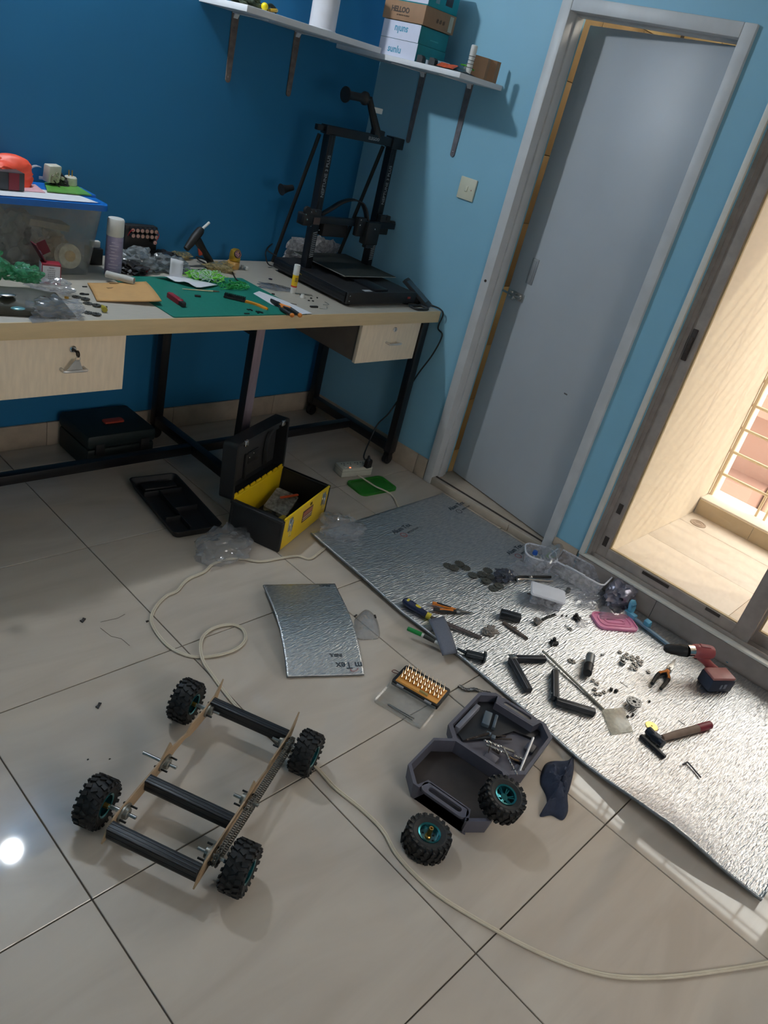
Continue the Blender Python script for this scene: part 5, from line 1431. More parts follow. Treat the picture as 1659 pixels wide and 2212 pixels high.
# ------------------------------------------------------------------ the four wheeled frame
ch = thing('rover_chassis', 'wheeled wooden rover frame with black crossbars standing on the floor', 'chassis', (0.336, -1.12, 0.0), math.radians(26.05))
M_PLY = mat('tan_plywood', rgb(164, 138, 108), 0.6, var=0.10, scale=30, stretch=(1, 8, 8))
M_BAR = mat('black_slot_bar', rgb(30, 33, 38), 0.42, 0.1, var=0.15, scale=40)
M_BEAR = mat('dull_bearing_metal', rgb(140, 138, 130), 0.38, 0.7, var=0.15, scale=60)
AX = 0.060
prof = [(-0.242, 0.036), (-0.228, 0.062), (-0.20, 0.082), (-0.10, 0.084), (-0.02, 0.082), (0.022, 0.112), (0.036, 0.084), (0.075, 0.078), (0.105, 0.070), (0.125, 0.086), (0.16, 0.084), (0.20, 0.082), (0.245, 0.088), (0.285, 0.118), (0.272, 0.084), (0.25, 0.044), (0.16, 0.040), (0.125, 0.044), (0.10, 0.056), (0.05, 0.056), (0.0, 0.042), (-0.12, 0.040)]
for yy in (0.125, -0.107):
    MB().prism(prof, -0.002, 0.002, M=Matrix.Translation((0, yy, 0)) @ Matrix.Rotation(PI / 2, 4, 'X')).build('side_plate', M_PLY, ch)
for x, z0, z1 in ((-0.219, 0.044, 0.078), (-0.074, 0.052, 0.084), (0.231, 0.054, 0.086)):
    b = MB().bx(x - 0.0125, x + 0.0125, -0.105, 0.123, z0, z1, bev=0.0015)
    for zz in (z0 + 0.010, z0 + 0.030):
        b.bx(x - 0.0135, x - 0.0120, -0.104, 0.122, zz - 0.004, zz - 0.001)
        b.bx(x - 0.0135, x - 0.0120, -0.104, 0.122, zz + 0.001, zz + 0.004)
    b.bx(x - 0.006, x - 0.003, -0.104, 0.122, z1 - 0.001, z1 + 0.0008)
    b.bx(x + 0.003, x + 0.006, -0.104, 0.122, z1 - 0.001, z1 + 0.0008)
    b.build('crossbar', M_BAR, ch)
def bearing(x, yy, s, shaft0, shaft1):
    """flanged bearing on the inside of a side plate; s points to the inside"""
    Mb = Matrix.Translation((x, yy + s * 0.0025, AX + 0.004)) @ Matrix.Rotation(-s * PI / 2, 4, 'X')
    pts = [(0.027 * math.cos(a) * (1 if abs(math.cos(a)) > 0.72 else 0.9), 0.0165 * math.sin(a)) for a in [2 * PI * i / 28 for i in range(28)]]
    b = MB().prism(pts, 0, 0.005, M=Mb, bev=0.001)
    b.lathe([(0.006, 0.004), (0.0145, 0.004), (0.0135, 0.013), (0.006, 0.014)], 24, M=Mb, closed=True)
    br_ = b.build('flange_bearing', M_BEAR, ch)
    MB().cyl((x, yy + shaft0, AX + 0.004), (x, yy + shaft1, AX + 0.004), 0.0042, seg=14).build('shaft', M_STEEL, br_)
    for dx in (-0.022, 0.022):
        b = MB().cyl((x + dx, yy - s * 0.012, AX + 0.004), (x + dx, yy + s * 0.024, AX + 0.004), 0.0026, seg=10)
        b.cyl((x + dx, yy - s * 0.009, AX + 0.004), (x + dx, yy - s * 0.004, AX + 0.004), 0.0048, seg=6)
        b.build('bolt', mat('black_bolt', rgb(30, 30, 30), 0.4, 0.4), br_)
for x in (-0.168, 0.0, 0.215):
    bearing(x, 0.125, -1, 0.058 if x == 0.0 else 0.03, -0.036)
    bearing(x, -0.107, 1, -0.03, 0.036)
def along_y(x, y, z, s, tilt=0.0):
    return Matrix.Translation((x, y, z)) @ Matrix.Rotation(tilt, 4, 'Z') @ Matrix.Rotation(-s * PI / 2, 4, 'X') @ Matrix.Rotation(x * 9, 4, 'Z')
for x, y, s, tl in ((-0.171, 0.190, 1, 0.05), (0.213, 0.190, 1, 0.02), (-0.165, -0.176, -1, 0.03), (0.217, -0.170, -1, -0.02)):
    wheel(ch, along_y(x, y, 0.0605, s, tl), axle=0.062)
for x in (-0.168, 0.0, 0.215):
    o = sprocket_mesh(0.0165, 12, 0.004, 0.003).build('sprocket', M_DSTEEL, ch)
    o.matrix_local = Matrix.Translation((x, -0.122, AX + 0.004)) @ Matrix.Rotation(PI / 2, 4, 'X')
b = MB()
path = []
R_ = 0.0195
n = 60
for i in range(n):
    path.append((-0.168 + 0.383 * i / (n - 1), AX + 0.004 + R_, 0))
for i in range(1, 9):
    a = PI / 2 - PI * i / 9
    path.append((0.215 + R_ * math.cos(a), AX + 0.004 + R_ * math.sin(a), a - PI / 2))
for i in range(n):
    path.append((0.215 - 0.383 * i / (n - 1), AX + 0.004 - R_ - 0.004 * math.sin(PI * i / (n - 1)), PI))
for i in range(1, 9):
    a = -PI / 2 - PI * i / 9
    path.append((-0.168 + R_ * math.cos(a), AX + 0.004 + R_ * math.sin(a), a - PI / 2))
for k, (x, z, a) in enumerate(path):
    w = 0.0032 if k % 2 else 0.0046
    for s in (-1, 1):
        b.box((x, -0.122 + s * w, z), (0.0088, 0.0012, 0.0046), rot=(0, -a, 0))
    b.cyl((x + 0.003, -0.1265, z), (x + 0.003, -0.1175, z), 0.0019, seg=6)
tag(b.build('chain', mat('bright_chain_steel', rgb(118, 112, 104), 0.3, 0.85, var=0.2, scale=90), ch), kind='stuff')

# loose wheels
lw = wheel(None, Matrix.Translation((0.7069,-1.5402,0.0298)) @ Matrix.Rotation(0.03, 4, 'X') @ Matrix.Rotation(PI, 4, 'X') @ Matrix.Rotation(0.4, 4, 'Z'), name='loose_wheel')
tag(lw, 'loose wheel lying flat on the floor with a brass stub in its teal hub', 'wheel')
b = MB().lathe([(0, -0.006), (0.0085, -0.006), (0.0085, -0.014), (0.0062, -0.016), (0.0058, -0.042), (0.0032, -0.042), (0.0032, -0.034), (0, -0.034)], 16)
b.build('brass_stub', M_BRASS, lw)

# ------------------------------------------------------------------ drill case, open flat
M_CASE = mat('dark_slate_case_plastic', rgb(84, 84, 96), 0.5, var=0.10, scale=30, bump=0.08)
M_CASEIN = mat('dusty_black_case_inside', rgb(44, 38, 38), 0.75, var=0.35, scale=14)
dc = thing('drill_case', 'open dark plastic drill case lying on the floor by the foil sheet', 'case', (1.028, -1.455, 0.0), math.radians(10.5))
def case_half(x0, x1, y0, y1, zb, zt, c, t, name, inner_m, notch=1):
    def outl(ins, cc):
        X0, X1, Y0, Y1 = x0 + ins, x1 - ins, y0 + ins, y1 - ins
        nd = 0.034
        if notch < 0:      # grip recess in the outer edge
            return [(X0 + cc, Y0), (X1 - cc, Y0), (X1, Y0 + cc), (X1, Y1 - cc), (X1 - cc, Y1), (X0 + cc, Y1), (X0, Y1 - cc), (X0, 0.068 + ins), (X0 + nd, 0.056 + ins), (X0 + nd, -0.064 - ins), (X0, -0.076 - ins), (X0, Y0 + cc)]
        return [(X0 + cc, Y0), (X1 - cc, Y0), (X1, Y0 + cc), (X1, -0.062 - ins), (X1 - nd, -0.052 - ins), (X1 - nd, 0.060 + ins), (X1, 0.070 + ins), (X1, Y1 - cc), (X1 - cc, Y1), (X0 + cc, Y1), (X0, Y1 - cc), (X0, Y0 + cc)]
    b = MB()
    rings = []
    for ins, z in ((0.012, zb), (0.004, zb + 0.008), (0.0, zt - 0.006), (0.0, zt), (t, zt), (t + 0.002, zb + 0.018)):
        rings.append([b.bm.verts.new((p[0], p[1], z)) for p in outl(ins, c)])
    for A, B in zip(rings, rings[1:]):
        for i in range(12):
            j = (i + 1) % 12
            b.bm.faces.new((A[i], A[j], B[j], B[i]))
    b.bm.faces.new(list(reversed(rings[0])))
    h = b.build(name, M_CASE, dc, sharp=30)
    b = MB()
    b.prism(outl(t + 0.0015, c), zb + 0.012, zb + 0.017)
    b.build('case_floor', inner_m, h)
    return h
def slot_handle(parent, x, y, w, L_, z):
    b = MB()
    out_ = rrect(w, L_, w * 0.45, 6)
    inn = rrect(w * 0.46, L_ * 0.72, w * 0.22, 6)
    n = len(out_)
    V = [[b.bm.verts.new((p[0] + x, p[1] + y, zz)) for p in ring] for ring, zz in ((out_, z - 0.007), (out_, z), (inn, z), (inn, z - 0.007))]
    for k in range(4):
        A, B = V[k], V[(k + 1) % 4]
        for i in range(n):
            j = (i + 1) % n
            b.bm.faces.new((A[i], A[j], B[j], B[i]))
    return b.build('carry_handle', M_CASE, parent)
UH = case_half(0.002, 0.286, -0.128, 0.132, 0.001, 0.050, 0.040, 0.010, 'upper_shell', mat('slate_tray', rgb(84, 82, 92), 0.5, var=0.1))
LH = case_half(-0.235, -0.004, -0.128, 0.132, 0.001, 0.060, 0.046, 0.007, 'lower_shell', M_CASEIN, -1)
slot_handle(UH, 0.267, 0.004, 0.038, 0.135, 0.0505)
slot_handle(LH, -0.217, -0.004, 0.038, 0.140, 0.0600)
for y in (-0.07, 0.07):
    MB().cyl((-0.001, y - 0.025, 0.050), (-0.001, y + 0.025, 0.050), 0.005, seg=10).build('hinge', M_CASE, dc)
# moulded tray details
M_INS = mat('black_insert', rgb(26, 28, 34), 0.5, var=0.15)
b = MB().prism([(0.10, 0.118), (0.235, 0.118), (0.272, 0.085), (0.268, -0.085), (0.222, -0.08), (0.205, -0.02), (0.13, 0.01), (0.045, 0.075), (0.06, 0.10)], 0.018, 0.026, bev=0.002)
b.build('insert', M_INS, UH)
ins = MB().box((0.175, 0.062, 0.032), (0.062, 0.024, 0.014), rot=(0, 0, 0.28), bev=0.002).box((0.185, 0.038, 0.031), (0.062, 0.010, 0.012), rot=(0, 0, 0.28), bev=0.002).box((0.125, 0.012, 0.029), (0.014, 0.012, 0.008), rot=(0, 0, 0.28), bev=0.001).box((0.128, 0.030, 0.029), (0.010, 0.014, 0.008), rot=(0, 0, 0.28), bev=0.001)
ins.build('holder_block', mat('slate_block', rgb(78, 92, 104), 0.5), UH)
MB().bx(0.06, 0.20, 0.1, 0.116, 0.018, 0.044, bev=0.003).build('side_channel', mat('slate_channel', rgb(110, 112, 124), 0.5), UH)
for x0_, x1_, y0_, y1_, zt_ in ((0.10, 0.13, -0.10, -0.06, 0.030), (0.16, 0.20, -0.105, -0.075, 0.030), (0.035, 0.07, -0.04, 0.0, 0.028), (0.05, 0.09, -0.115, -0.085, 0.028)):
    MB().bx(x0_, x1_, y0_, y1_, 0.0172, zt_, bev=0.006).build('tray_rib', MATS['slate_tray'], UH)
M_BIT = mat('bright_drill_steel', rgb(200, 196, 190), 0.25, 0.95, var=0.1, scale=80)
M_BITD = mat('dark_drill_steel', rgb(74, 66, 62), 0.35, 0.7, var=0.25, scale=80)
def drill_bit(lab, p0, p1, r, m, spiral=True):
    p0, p1 = Vector(p0), Vector(p1)
    T_, L_ = frame_of(p0, p1)
    t = thing('drill_bit', lab, 'drill bit', p0, group='drill bits in the open case', rot=T_.to_euler())
    MB().cyl((0, 0, L_ * 0.62), (0, 0, L_), r, seg=12).build('shank', m, t)
    b = MB()
    n = 30
    V = b.grid(n, 9, lambda u, v: ((r * (0.62 + 0.38 * abs(math.cos((v * 2 * PI)))) * math.cos(v * 2 * PI + u * 16)) * min(1, u * 12 + 0.05), (r * (0.62 + 0.38 * abs(math.cos((v * 2 * PI)))) * math.sin(v * 2 * PI + u * 16)) * min(1, u * 12 + 0.05), L_ * 0.63 * u))
    b.build('flute', m, t, sharp=25)
for lab, a_, c_, r_, m_ in (
        ('dark twisted drill bit crossing the near left corner of the case', (1.0487,-1.3848,0.042), (1.1272,-1.4112,0.05), 0.0042, M_BITD),
        ('bright drill bit with wide flutes, longest of the row in the case', (1.1055,-1.4119,0.036), (1.1521,-1.4943,0.034), 0.0042, M_BIT),
        ('silver drill bit just below the longest one in the case', (1.1303,-1.4928,0.034), (1.1042,-1.4277,0.03), 0.0039, M_BIT),
        ('short fluted drill bit under the silver ones in the case', (1.1104,-1.4441,0.026), (1.1154,-1.4704,0.026), 0.0034, M_BITD),
        ('bronze coloured drill bit lowest of the row in the case', (1.1268,-1.4912,0.027), (1.1441,-1.5241,0.026), 0.0036, mat('bronze_steel', rgb(150, 124, 96), 0.3, 0.9)),
        ('fluted drill bit pointing at the thick white rod in the case', (1.1443,-1.5016,0.03), (1.1539,-1.537,0.036), 0.0039, M_BIT),
        ('thin drill bit leaning over the hinge side of the case', (1.0677,-1.5618,0.052), (1.1327,-1.4693,0.036), 0.0028, M_BIT),
        ('short thin drill bit standing across the row at its left end', (1.0826,-1.4514,0.026), (1.1144,-1.4344,0.034), 0.0020, M_BITD),
        ('dark drill bit at the back of the row in the case, upper one', (1.1551,-1.4192,0.03), (1.1864,-1.4389,0.03), 0.0031, M_BITD),
        ('dark drill bit at the back of the row in the case, lower one', (1.1479,-1.4254,0.028), (1.1945,-1.457,0.028), 0.0031, M_BITD)):
    drill_bit(lab, a_, c_, r_, m_)
p0, p1 = Vector((1.0994,-1.5521,0.036)), Vector((1.2478,-1.4976,0.04))
T_, L_ = frame_of(p0, p1)
tag(MB().cyl((0, 0, 0), (0, 0, L_), 0.0042, seg=14).build('white_rod', mat('satin_white_rod', rgb(214, 214, 216), 0.3, 0.3), loc=p0, rot=T_.to_euler()), 'thick white rod lying across the right end of the open case', 'rod')
cw = wheel(None, Matrix.Translation((0.9181,-1.6018,0.094)) @ Euler((0.16, -0.10, 0.3)).to_matrix().to_4x4(), name='loose_wheel')
tag(cw, 'loose black tyred wheel with a teal spoked rim leaning on the open case', 'wheel')

# ------------------------------------------------------------------ tool box
tb_ = thing('tool_box', 'open yellow and black tool box on the floor with its lid standing up', 'tool box', (1.345, -0.135, 0.0), math.radians(22))
M_YEL = mat('bright_yellow_panel', rgb(232, 196, 28), 0.38, var=0.05, scale=12)
M_TBK = mat('black_box_plastic', rgb(26, 27, 30), 0.5, var=0.15, scale=30, bump=0.08)
HX_, HY_, HZ_ = 0.200, 0.112, 0.140
MB().bx(-HX_ + 0.006, HX_ - 0.006, -HY_ + 0.004, HY_ - 0.004, 0.0015, 0.008).build('base', M_TBK, tb_)
for s in (-1, 1):
    b = MB()
    pts = rrect(2 * HY_, HZ_, 0.012, 4)
    b.prism(pts, -0.005, 0.005, M=Matrix.Translation((s * (HX_ - 0.004), 0, HZ_ / 2 + 0.001)) @ Matrix.Rotation(PI / 2, 4, 'Z') @ Matrix.Rotation(PI / 2, 4, 'X'))
    b.bx(s * HX_ - 0.012, s * HX_ + 0.004, -HY_ - 0.003, HY_ + 0.003, HZ_ - 0.012, HZ_ + 0.001, bev=0.003)
    for e in (-1, 1):
        b.bx(s * HX_ - 0.014 if s > 0 else s * HX_ - 0.004, s * HX_ + 0.004 if s > 0 else s * HX_ + 0.014, e * (HY_ - 0.002) - 0.005, e * (HY_ - 0.002) + 0.005, 0.001, HZ_ - 0.004, bev=0.003)
    b.build('end_panel', M_TBK, tb_)
for s in (-1, 1):
    MB().bx(-HX_ + 0.010, HX_ - 0.010, s * HY_ - 0.0025, s * HY_ + 0.0025, 0.004, HZ_ + 0.003, bev=0.001).bx(-HX_ + 0.010, HX_ - 0.010, s * (HY_ + 0.001) - 0.004, s * (HY_ + 0.001) + 0.004, HZ_ - 0.003, HZ_ + 0.005, bev=0.0015).build('front_panel' if s < 0 else 'back_panel', M_YEL, tb_)
b = MB()
for k in range(9):
    x = -0.176 + k * 0.044
    b.prism([(x - 0.017, 0), (x + 0.017, 0), (x + 0.012, 0.012), (x - 0.017, 0.009)], HY_ + 0.003, HY_ + 0.008, M=Matrix.Translation((0, 0, HZ_ + 0.002)) @ Matrix.Rotation(PI / 2, 4, 'X') @ Matrix.Diagonal((1, 1, -1, 1)))
b.build('hinge_tooth', M_YEL, tb_)['kind'] = 'stuff'
for x in (-0.142, 0.142):
    b = MB().bx(x - 0.014, x + 0.014, -HY_ - 0.006, -HY_ - 0.002, 0.074, 0.132, bev=0.001)
    b.bx(x - 0.006, x + 0.006, -HY_ - 0.014, -HY_ - 0.010, 0.076, 0.126, bev=0.002)
    b.cyl((x - 0.010, -HY_ - 0.008, 0.108), (x + 0.010, -HY_ - 0.008, 0.108), 0.004, seg=10)
    b.bx(x - 0.008, x + 0.008, -HY_ - 0.011, -HY_ - 0.006, 0.088, 0.112, bev=0.002)
    b.tube([(x - 0.007, -HY_ - 0.007, 0.086), (x - 0.007, -HY_ - 0.010, 0.052), (x + 0.007, -HY_ - 0.010, 0.052), (x + 0.007, -HY_ - 0.007, 0.086)], 0.0013, 6)
    b.build('latch', M_CHROME, tb_)
lbl = MB().bx(-0.034, 0.052, -HY_ - 0.0036, -HY_ - 0.0022, 0.060, 0.112).build('label', mat('dark_brown_label', rgb(84, 52, 44), 0.45, var=0.1), tb_)
MB().bx(-0.030, 0.048, -HY_ - 0.0042, -HY_ - 0.0034, 0.086, 0.106).build('label_panel', mat('dull_rose_panel', rgb(170, 104, 84), 0.5), lbl)
MB().bx(-0.030, 0.048, -HY_ - 0.0042, -HY_ - 0.0034, 0.076, 0.082).build('label_stripe', mat('pale_stripe', rgb(206, 180, 160), 0.5), lbl)
MB().bx(-0.030, 0.048, -HY_ - 0.0042, -HY_ - 0.0034, 0.067, 0.071).build('label_stripe', MATS['pale_stripe'], lbl)
b = MB()
for x0, x1, z0, z1 in ((0.020, 0.034, 0.120, 0.1225), (0.020, 0.034, 0.1285, 0.131), (0.020, 0.0225, 0.120, 0.131), (0.0315, 0.034, 0.120, 0.131)):
    b.bx(x0, x1, -HY_ - 0.005, -HY_ - 0.002, z0, z1)
b.build('lock_loop', mat('dark_brass_loop', rgb(120, 96, 40), 0.4, 0.4), tb_)
# lid standing on the back edge
lid = bpy.data.objects.new('lid', None); COL.objects.link(lid); lid.parent = tb_
lid.location = (0, HY_ + 0.014, HZ_ - 0.012)
lid.rotation_euler = (-0.06, 0, 0)
def ring_plate(w, h, r, inset, y0, y1):
    b = MB()
    out_ = rrect(w, h, r, 5); inn = rrect(w - 2 * inset, h - 2 * inset, max(0.004, r - inset * 0.5), 5)
    n = len(out_)
    V = [[b.bm.verts.new((p[0], yy, p[1] + h / 2)) for p in ring] for ring, yy in ((out_, y0), (out_, y1), (inn, y1), (inn, y0))]
    for k in range(4):
        A, B = V[k], V[(k + 1) % 4]
        for i in range(n):
            j = (i + 1) % n
            b.bm.faces.new((A[i], A[j], B[j], B[i]))
    return b
ring_plate(0.404, 0.236, 0.018, 0.012, -0.014, 0.046).build('lid_wall', M_TBK, lid)
MB().prism(rrect(0.398, 0.230, 0.016), 0.036, 0.046, M=Matrix.Translation((0, 0, 0.118)) @ Matrix.Rotation(PI / 2, 4, 'X') @ Matrix.Diagonal((1, 1, -1, 1))).build('lid_top', M_TBK, lid)
b = MB()
b.bx(-0.135, 0.165, 0.020, 0.037, 0.045, 0.205, bev=0.008)
b.build('lid_inset', mat('dark_grey_moulding', rgb(44, 44, 46), 0.5, var=0.1), lid)
b = MB().tube(smooth_path([(0.078, 0.016, 0.055), (0.070, 0.014, 0.10), (0.076, 0.014, 0.16), (0.105, 0.014, 0.196), (0.15, 0.014, 0.20)], 5), 0.011, 8)
b.bx(-0.06, 0.02, 0.014, 0.022, 0.10, 0.15, bev=0.004)
b.bx(-0.085, -0.068, 0.010, 0.022, 0.045, 0.15, bev=0.004)
b.build('moulded_rib', M_TBK, lid)
for x in (-0.142, 0.142):
    MB().bx(x - 0.012, x + 0.012, -0.020, -0.012, 0.216, 0.240, bev=0.002).build('catch_plate', M_CHROME, lid)
for x, z in ((-0.052, 0.128), (-0.022, 0.138)):
    MB().sph((x, 0.0135, z), 0.0030, (1, 0.6, 1), 1).build('rivet', mat('bright_rivet', rgb(230, 230, 226), 0.25, 0.4), lid)
# what lies in it
def in_box(x, y, z):
    a = math.radians(22)
    return (1.345 + x * math.cos(a) - y * math.sin(a), -0.135 + x * math.sin(a) + y * math.cos(a), z)
tag(MB().prism(rrect(0.14, 0.10, 0.008), 0, 0.018, bev=0.004).build('clear_packet', film('grey_clear_packet', (0.56, 0.54, 0.5, 1), 0.6, 0.2, 0.6), loc=in_box(0.06, 0.03, 0.045), rot=(0.12, -0.22, 0.5)), 'greyish clear flat packet lying in the yellow tool box', 'packet')
tag(MB().box((0, 0, 0), (0.10, 0.010, 0.008), bev=0.002).build('orange_strip', mat('orange_red_strip', rgb(206, 84, 48), 0.45), loc=in_box(0.085, 0.010, 0.083), rot=(0, 0.1, 0.05)), 'orange red strip lying on the packets in the tool box', 'strip')
tag(MB().box((0, 0, 0), (0.09, 0.06, 0.025), bev=0.006).build('dark_packet', mat('dark_grey_packet', rgb(64, 62, 64), 0.5), loc=in_box(0.0, -0.05, 0.0215), rz=0.7), 'dark grey packet at the front inside the yellow tool box', 'packet')
tag(crumple('dark_wires', M_PBLK, (0.14, 0.12, 0.05), 61, amp=0.35, sub=4, loc=in_box(-0.10, 0.02, 0.0085)), 'dark heap of wires at the left inside the tool box', 'wires')
tag(MB().box((0, 0, 0), (0.05, 0.02, 0.015), bev=0.003).build('yellow_piece', mat('dull_yellow_piece', rgb(170, 150, 50), 0.5), loc=in_box(-0.075, -0.045, 0.066), rz=0.3), 'small dull yellow piece on the dark wires in the tool box', 'piece')
# lifted out tray
ty = thing('tool_tray', 'black plastic tool tray lying on the floor left of the tool box', 'tray', (1.015, 0.115, 0.0), math.radians(-7))
ring_shell(0.175, 0.40, 0.205, 0.43, 0.034, 0.02, 0.022, 0.006).build('tray_shell', M_TBK, ty)
b = MB()
for x0, x1, y0, y1 in ((-0.08, 0.08, 0.10, 0.106), (-0.02, -0.014, -0.18, 0.10), (-0.014, 0.08, -0.04, -0.034), (-0.08, -0.02, -0.10, -0.094)):
    b.bx(x0, x1, y0, y1, 0.004, 0.028, bev=0.001)
b.bx(-0.07, 0.07, 0.12, 0.17, 0.006, 0.03, bev=0.008)
b.build('divider', M_TBK, ty)
tag(crumple('clear_bag', M_CRYS, (0.25, 0.17, 0.085), 65, amp=0.35, freq=6, loc=(1.0262,-0.2213) + (0.0005,), rz=0.2), 'crumpled clear plastic bag on the floor in front of the black tray', 'bag')
tag(crumple('clear_bag', M_CRYS, (0.20, 0.15, 0.05), 66, amp=0.35, freq=6, loc=(1.5324,-0.3039,0.016), rz=0.4), 'crumpled clear plastic bag at the yellow front of the tool box', 'bag')

# ------------------------------------------------------------------ power strip, green lid, cord
ps = thing('power_strip', 'white power strip with two red lights on the floor by the bench leg', 'power strip', (1.970, 0.078, 0.0), math.radians(-11.5))
MB().bx(-0.086, 0.086, -0.036, 0.036, 0.0005, 0.046, bev=0.004).build('strip_body', mat('aged_white_plastic', rgb(196, 194, 180), 0.45, var=0.04), ps)
MB().bx(-0.0862, 0.0862, -0.0362, 0.0362, 0.030, 0.0312).build('seam', mat('grey_seam', rgb(120, 118, 108), 0.6), ps)
b = MB()
for x in (-0.056, -0.020, 0.020, 0.052):
    for dx in (-0.007, 0.007):
        b.bx(x + dx - 0.0035, x + dx + 0.0035, 0.014, 0.018, 0.0455, 0.0465)
    b.box((x, 0.002, 0.046), (0.008, 0.004, 0.001))
b.build('socket_slot', mat('black_slot', rgb(16, 16, 16), 0.7), ps)['kind'] = 'stuff'
for x in (-0.062, 0.028):
    MB().box((x, -0.022, 0.0468), (0.014, 0.009, 0.004), rot=(0.15, 0, 0), bev=0.001).build('switch', M_WHITE, ps)
for x in (-0.040, 0.048):
    MB().sph((x, -0.026, 0.0465), 0.0042, (1.2, 0.8, 0.7), 2).build('pilot_light', mat('red_pilot_light', rgb(240, 90, 60), 0.3, emit=((1.0, 0.16, 0.06, 1), 3.0)), ps)
gl_ = thing('green_lid', 'bright green flat container lid on the floor in front of the power strip', 'lid', (1.966, -0.062, 0.0), math.radians(-5))
MB().prism(rrect(0.222, 0.136, 0.028), 0.0006, 0.007, bev=0.002).build('lid_plate', mat('grass_green_plastic', rgb(44, 128, 40), 0.4, var=0.05), gl_)
b = MB()
V = []
out_ = rrect(0.222, 0.136, 0.028); inn = rrect(0.202, 0.116, 0.022)
V = [[b.bm.verts.new((p[0], p[1], zz)) for p in ring] for ring, zz in ((out_, 0.005), (out_, 0.011), (inn, 0.011), (inn, 0.005))]
for k in range(4):
    A, B = V[k], V[(k + 1) % 4]
    for i in range(len(out_)):
        j = (i + 1) % len(out_)
        b.bm.faces.new((A[i], A[j], B[j], B[i]))
b.build('lid_rim', MATS['grass_green_plastic'], gl_)
M_CORD = mat('off_white_cord', rgb(206, 196, 176), 0.5, var=0.05)
def twin(name, lab, pts, r, off, cat='cord'):
    P = smooth_path(pts, 7)
    b = MB()
    for s in (-1, 1):
        Q = []
        for i, p in enumerate(P):
            t = P[min(i + 1, len(P) - 1)] - P[max(i - 1, 0)]
            n = Vector((-t.y, t.x, 0)).normalized()
            Q.append(p + n * s * off)
        b.tube(Q, r, 7)
    return tag(b.build(name, M_CORD), lab, cat)
twin('extension_cord', 'long off white extension cord looping across the floor under the chassis to the right', [(1.9466,0.0243,0.022), (1.957,-0.0243,0.018), (1.9624,-0.0892,0.0165), (1.9816,-0.1455,0.0155), (1.9937,-0.1739,0.006), (1.9652,-0.2266,0.004), (1.9098,-0.283,0.004), (1.72, -0.30, 0.004)], 0.0024, 0.0022)
twin('extension_cord', 'off white twin cord snaking over the floor from the foil to the lower right', [(1.43, -0.36, 0.004)] + [(p + (0.0046,)) for p in ((1.3522,-0.389), (1.2846,-0.4064), (1.2499,-0.3695), (1.1718,-0.3534), (1.096,-0.3379), (1.047,-0.2949), (0.9907,-0.275), (0.9265,-0.2803), (0.8742,-0.3058), (0.8155,-0.3142), (0.7754,-0.3306), (0.7322,-0.3589), (0.6891,-0.3658), (0.6434,-0.3901), (0.6044,-0.4216), (0.5756,-0.462), (0.5616,-0.5237), (0.5612,-0.5907), (0.5815,-0.641), (0.6153,-0.6746))] + [(0.6724,-0.6972) + (0.007,), (0.7322,-0.6987) + (0.006,), (0.7829,-0.676) + (0.005,), (0.8078,-0.6293) + (0.005,), (0.7898,-0.5928) + (0.006,), (0.7358,-0.5797) + (0.006,), (0.6831,-0.5954) + (0.008,), (0.6413,-0.6354) + (0.011,), (0.611,-0.6962) + (0.009,)] + [(p + (0.0046,)) for p in ((0.6018,-0.7635), (0.5922,-0.8413), (0.5886,-0.9214), (0.595,-1.0003), (0.6145,-1.1009), (0.6375,-1.1929), (0.6356,-1.2751), (0.6482,-1.367), (0.6492,-1.4461), (0.6287,-1.5162), (0.6266,-1.6012), (0.6372,-1.6712), (0.6756,-1.785), (0.7145,-1.88), (0.7691,-1.9749), (0.8343,-2.0499), (0.9401,-2.13), (1.0647,-2.2068), (1.1868,-2.2778), (1.3852,-2.3819))], 0.0030, 0.0027)
tag(MB().cyl((0, 0, 0), (0.010, 0.012, 0.02), 0.0025, seg=8).build('black_stub', M_PBLK, loc=(0.6638,-1.4991) + (0.003,)), 'short black stub lying between the white cord and the loose wheel', 'stub')

# ------------------------------------------------------------------ screwdriver bit set
bs = thing('bit_set', 'open screwdriver bit set with rows of bits in an orange tray on the floor', 'bit set', (1.085, -1.15, 0.0), math.radians(15))
# local x from the clear lid towards the tray, local y along the hinge
A_, B_, C_, D_ = (Vector(v) for v in ((1.1707,-1.0419,0.018), (1.2017,-1.2032,0.018), (1.1018,-1.2357,0.018), (1.0723,-1.0657,0.018)))
def bs_local(p):
    a = -math.radians(15); d = Vector(p) - Vector((1.085, -1.15, 0))
    return Vector((d.x * math.cos(a) - d.y * math.sin(a), d.x * math.sin(a) + d.y * math.cos(a), d.z))
la, lb_, lc, ld = map(bs_local, (A_, B_, C_, D_))
x0, x1 = (lc.x + ld.x) / 2, (la.x + lb_.x) / 2
y0, y1 = (lb_.y + lc.y) / 2, (la.y + ld.y) / 2
cx, cy, wx, wy = (x0 + x1) / 2, (y0 + y1) / 2, x1 - x0, y1 - y0
tr = MB().prism(rrect(wx, wy, 0.008), 0.0005, 0.016, bev=0.002, M=Matrix.Translation((cx, cy, 0))).build('case_base', M_PBLK, bs)
hold = MB().bx(cx - wx * 0.44, cx + wx * 0.34, cy - wy * 0.46, cy + wy * 0.44, 0.014, 0.019, bev=0.001).build('orange_tray', mat('orange_amber_plastic', rgb(224, 158, 78), 0.4, var=0.08), bs)
b = MB()
for k in range(3):
    b.bx(cx - wx * 0.20 + k * wx * 0.20, cx - wx * 0.14 + k * wx * 0.20, cy - wy * 0.44, cy + wy * 0.40, 0.018, 0.024, bev=0.001)
b.bx(cx - wx * 0.42, cx - wx * 0.30, cy - wy * 0.2, cy + wy * 0.42, 0.018, 0.022, bev=0.003)
b.build('tray_bar', MATS['orange_amber_plastic'], hold)
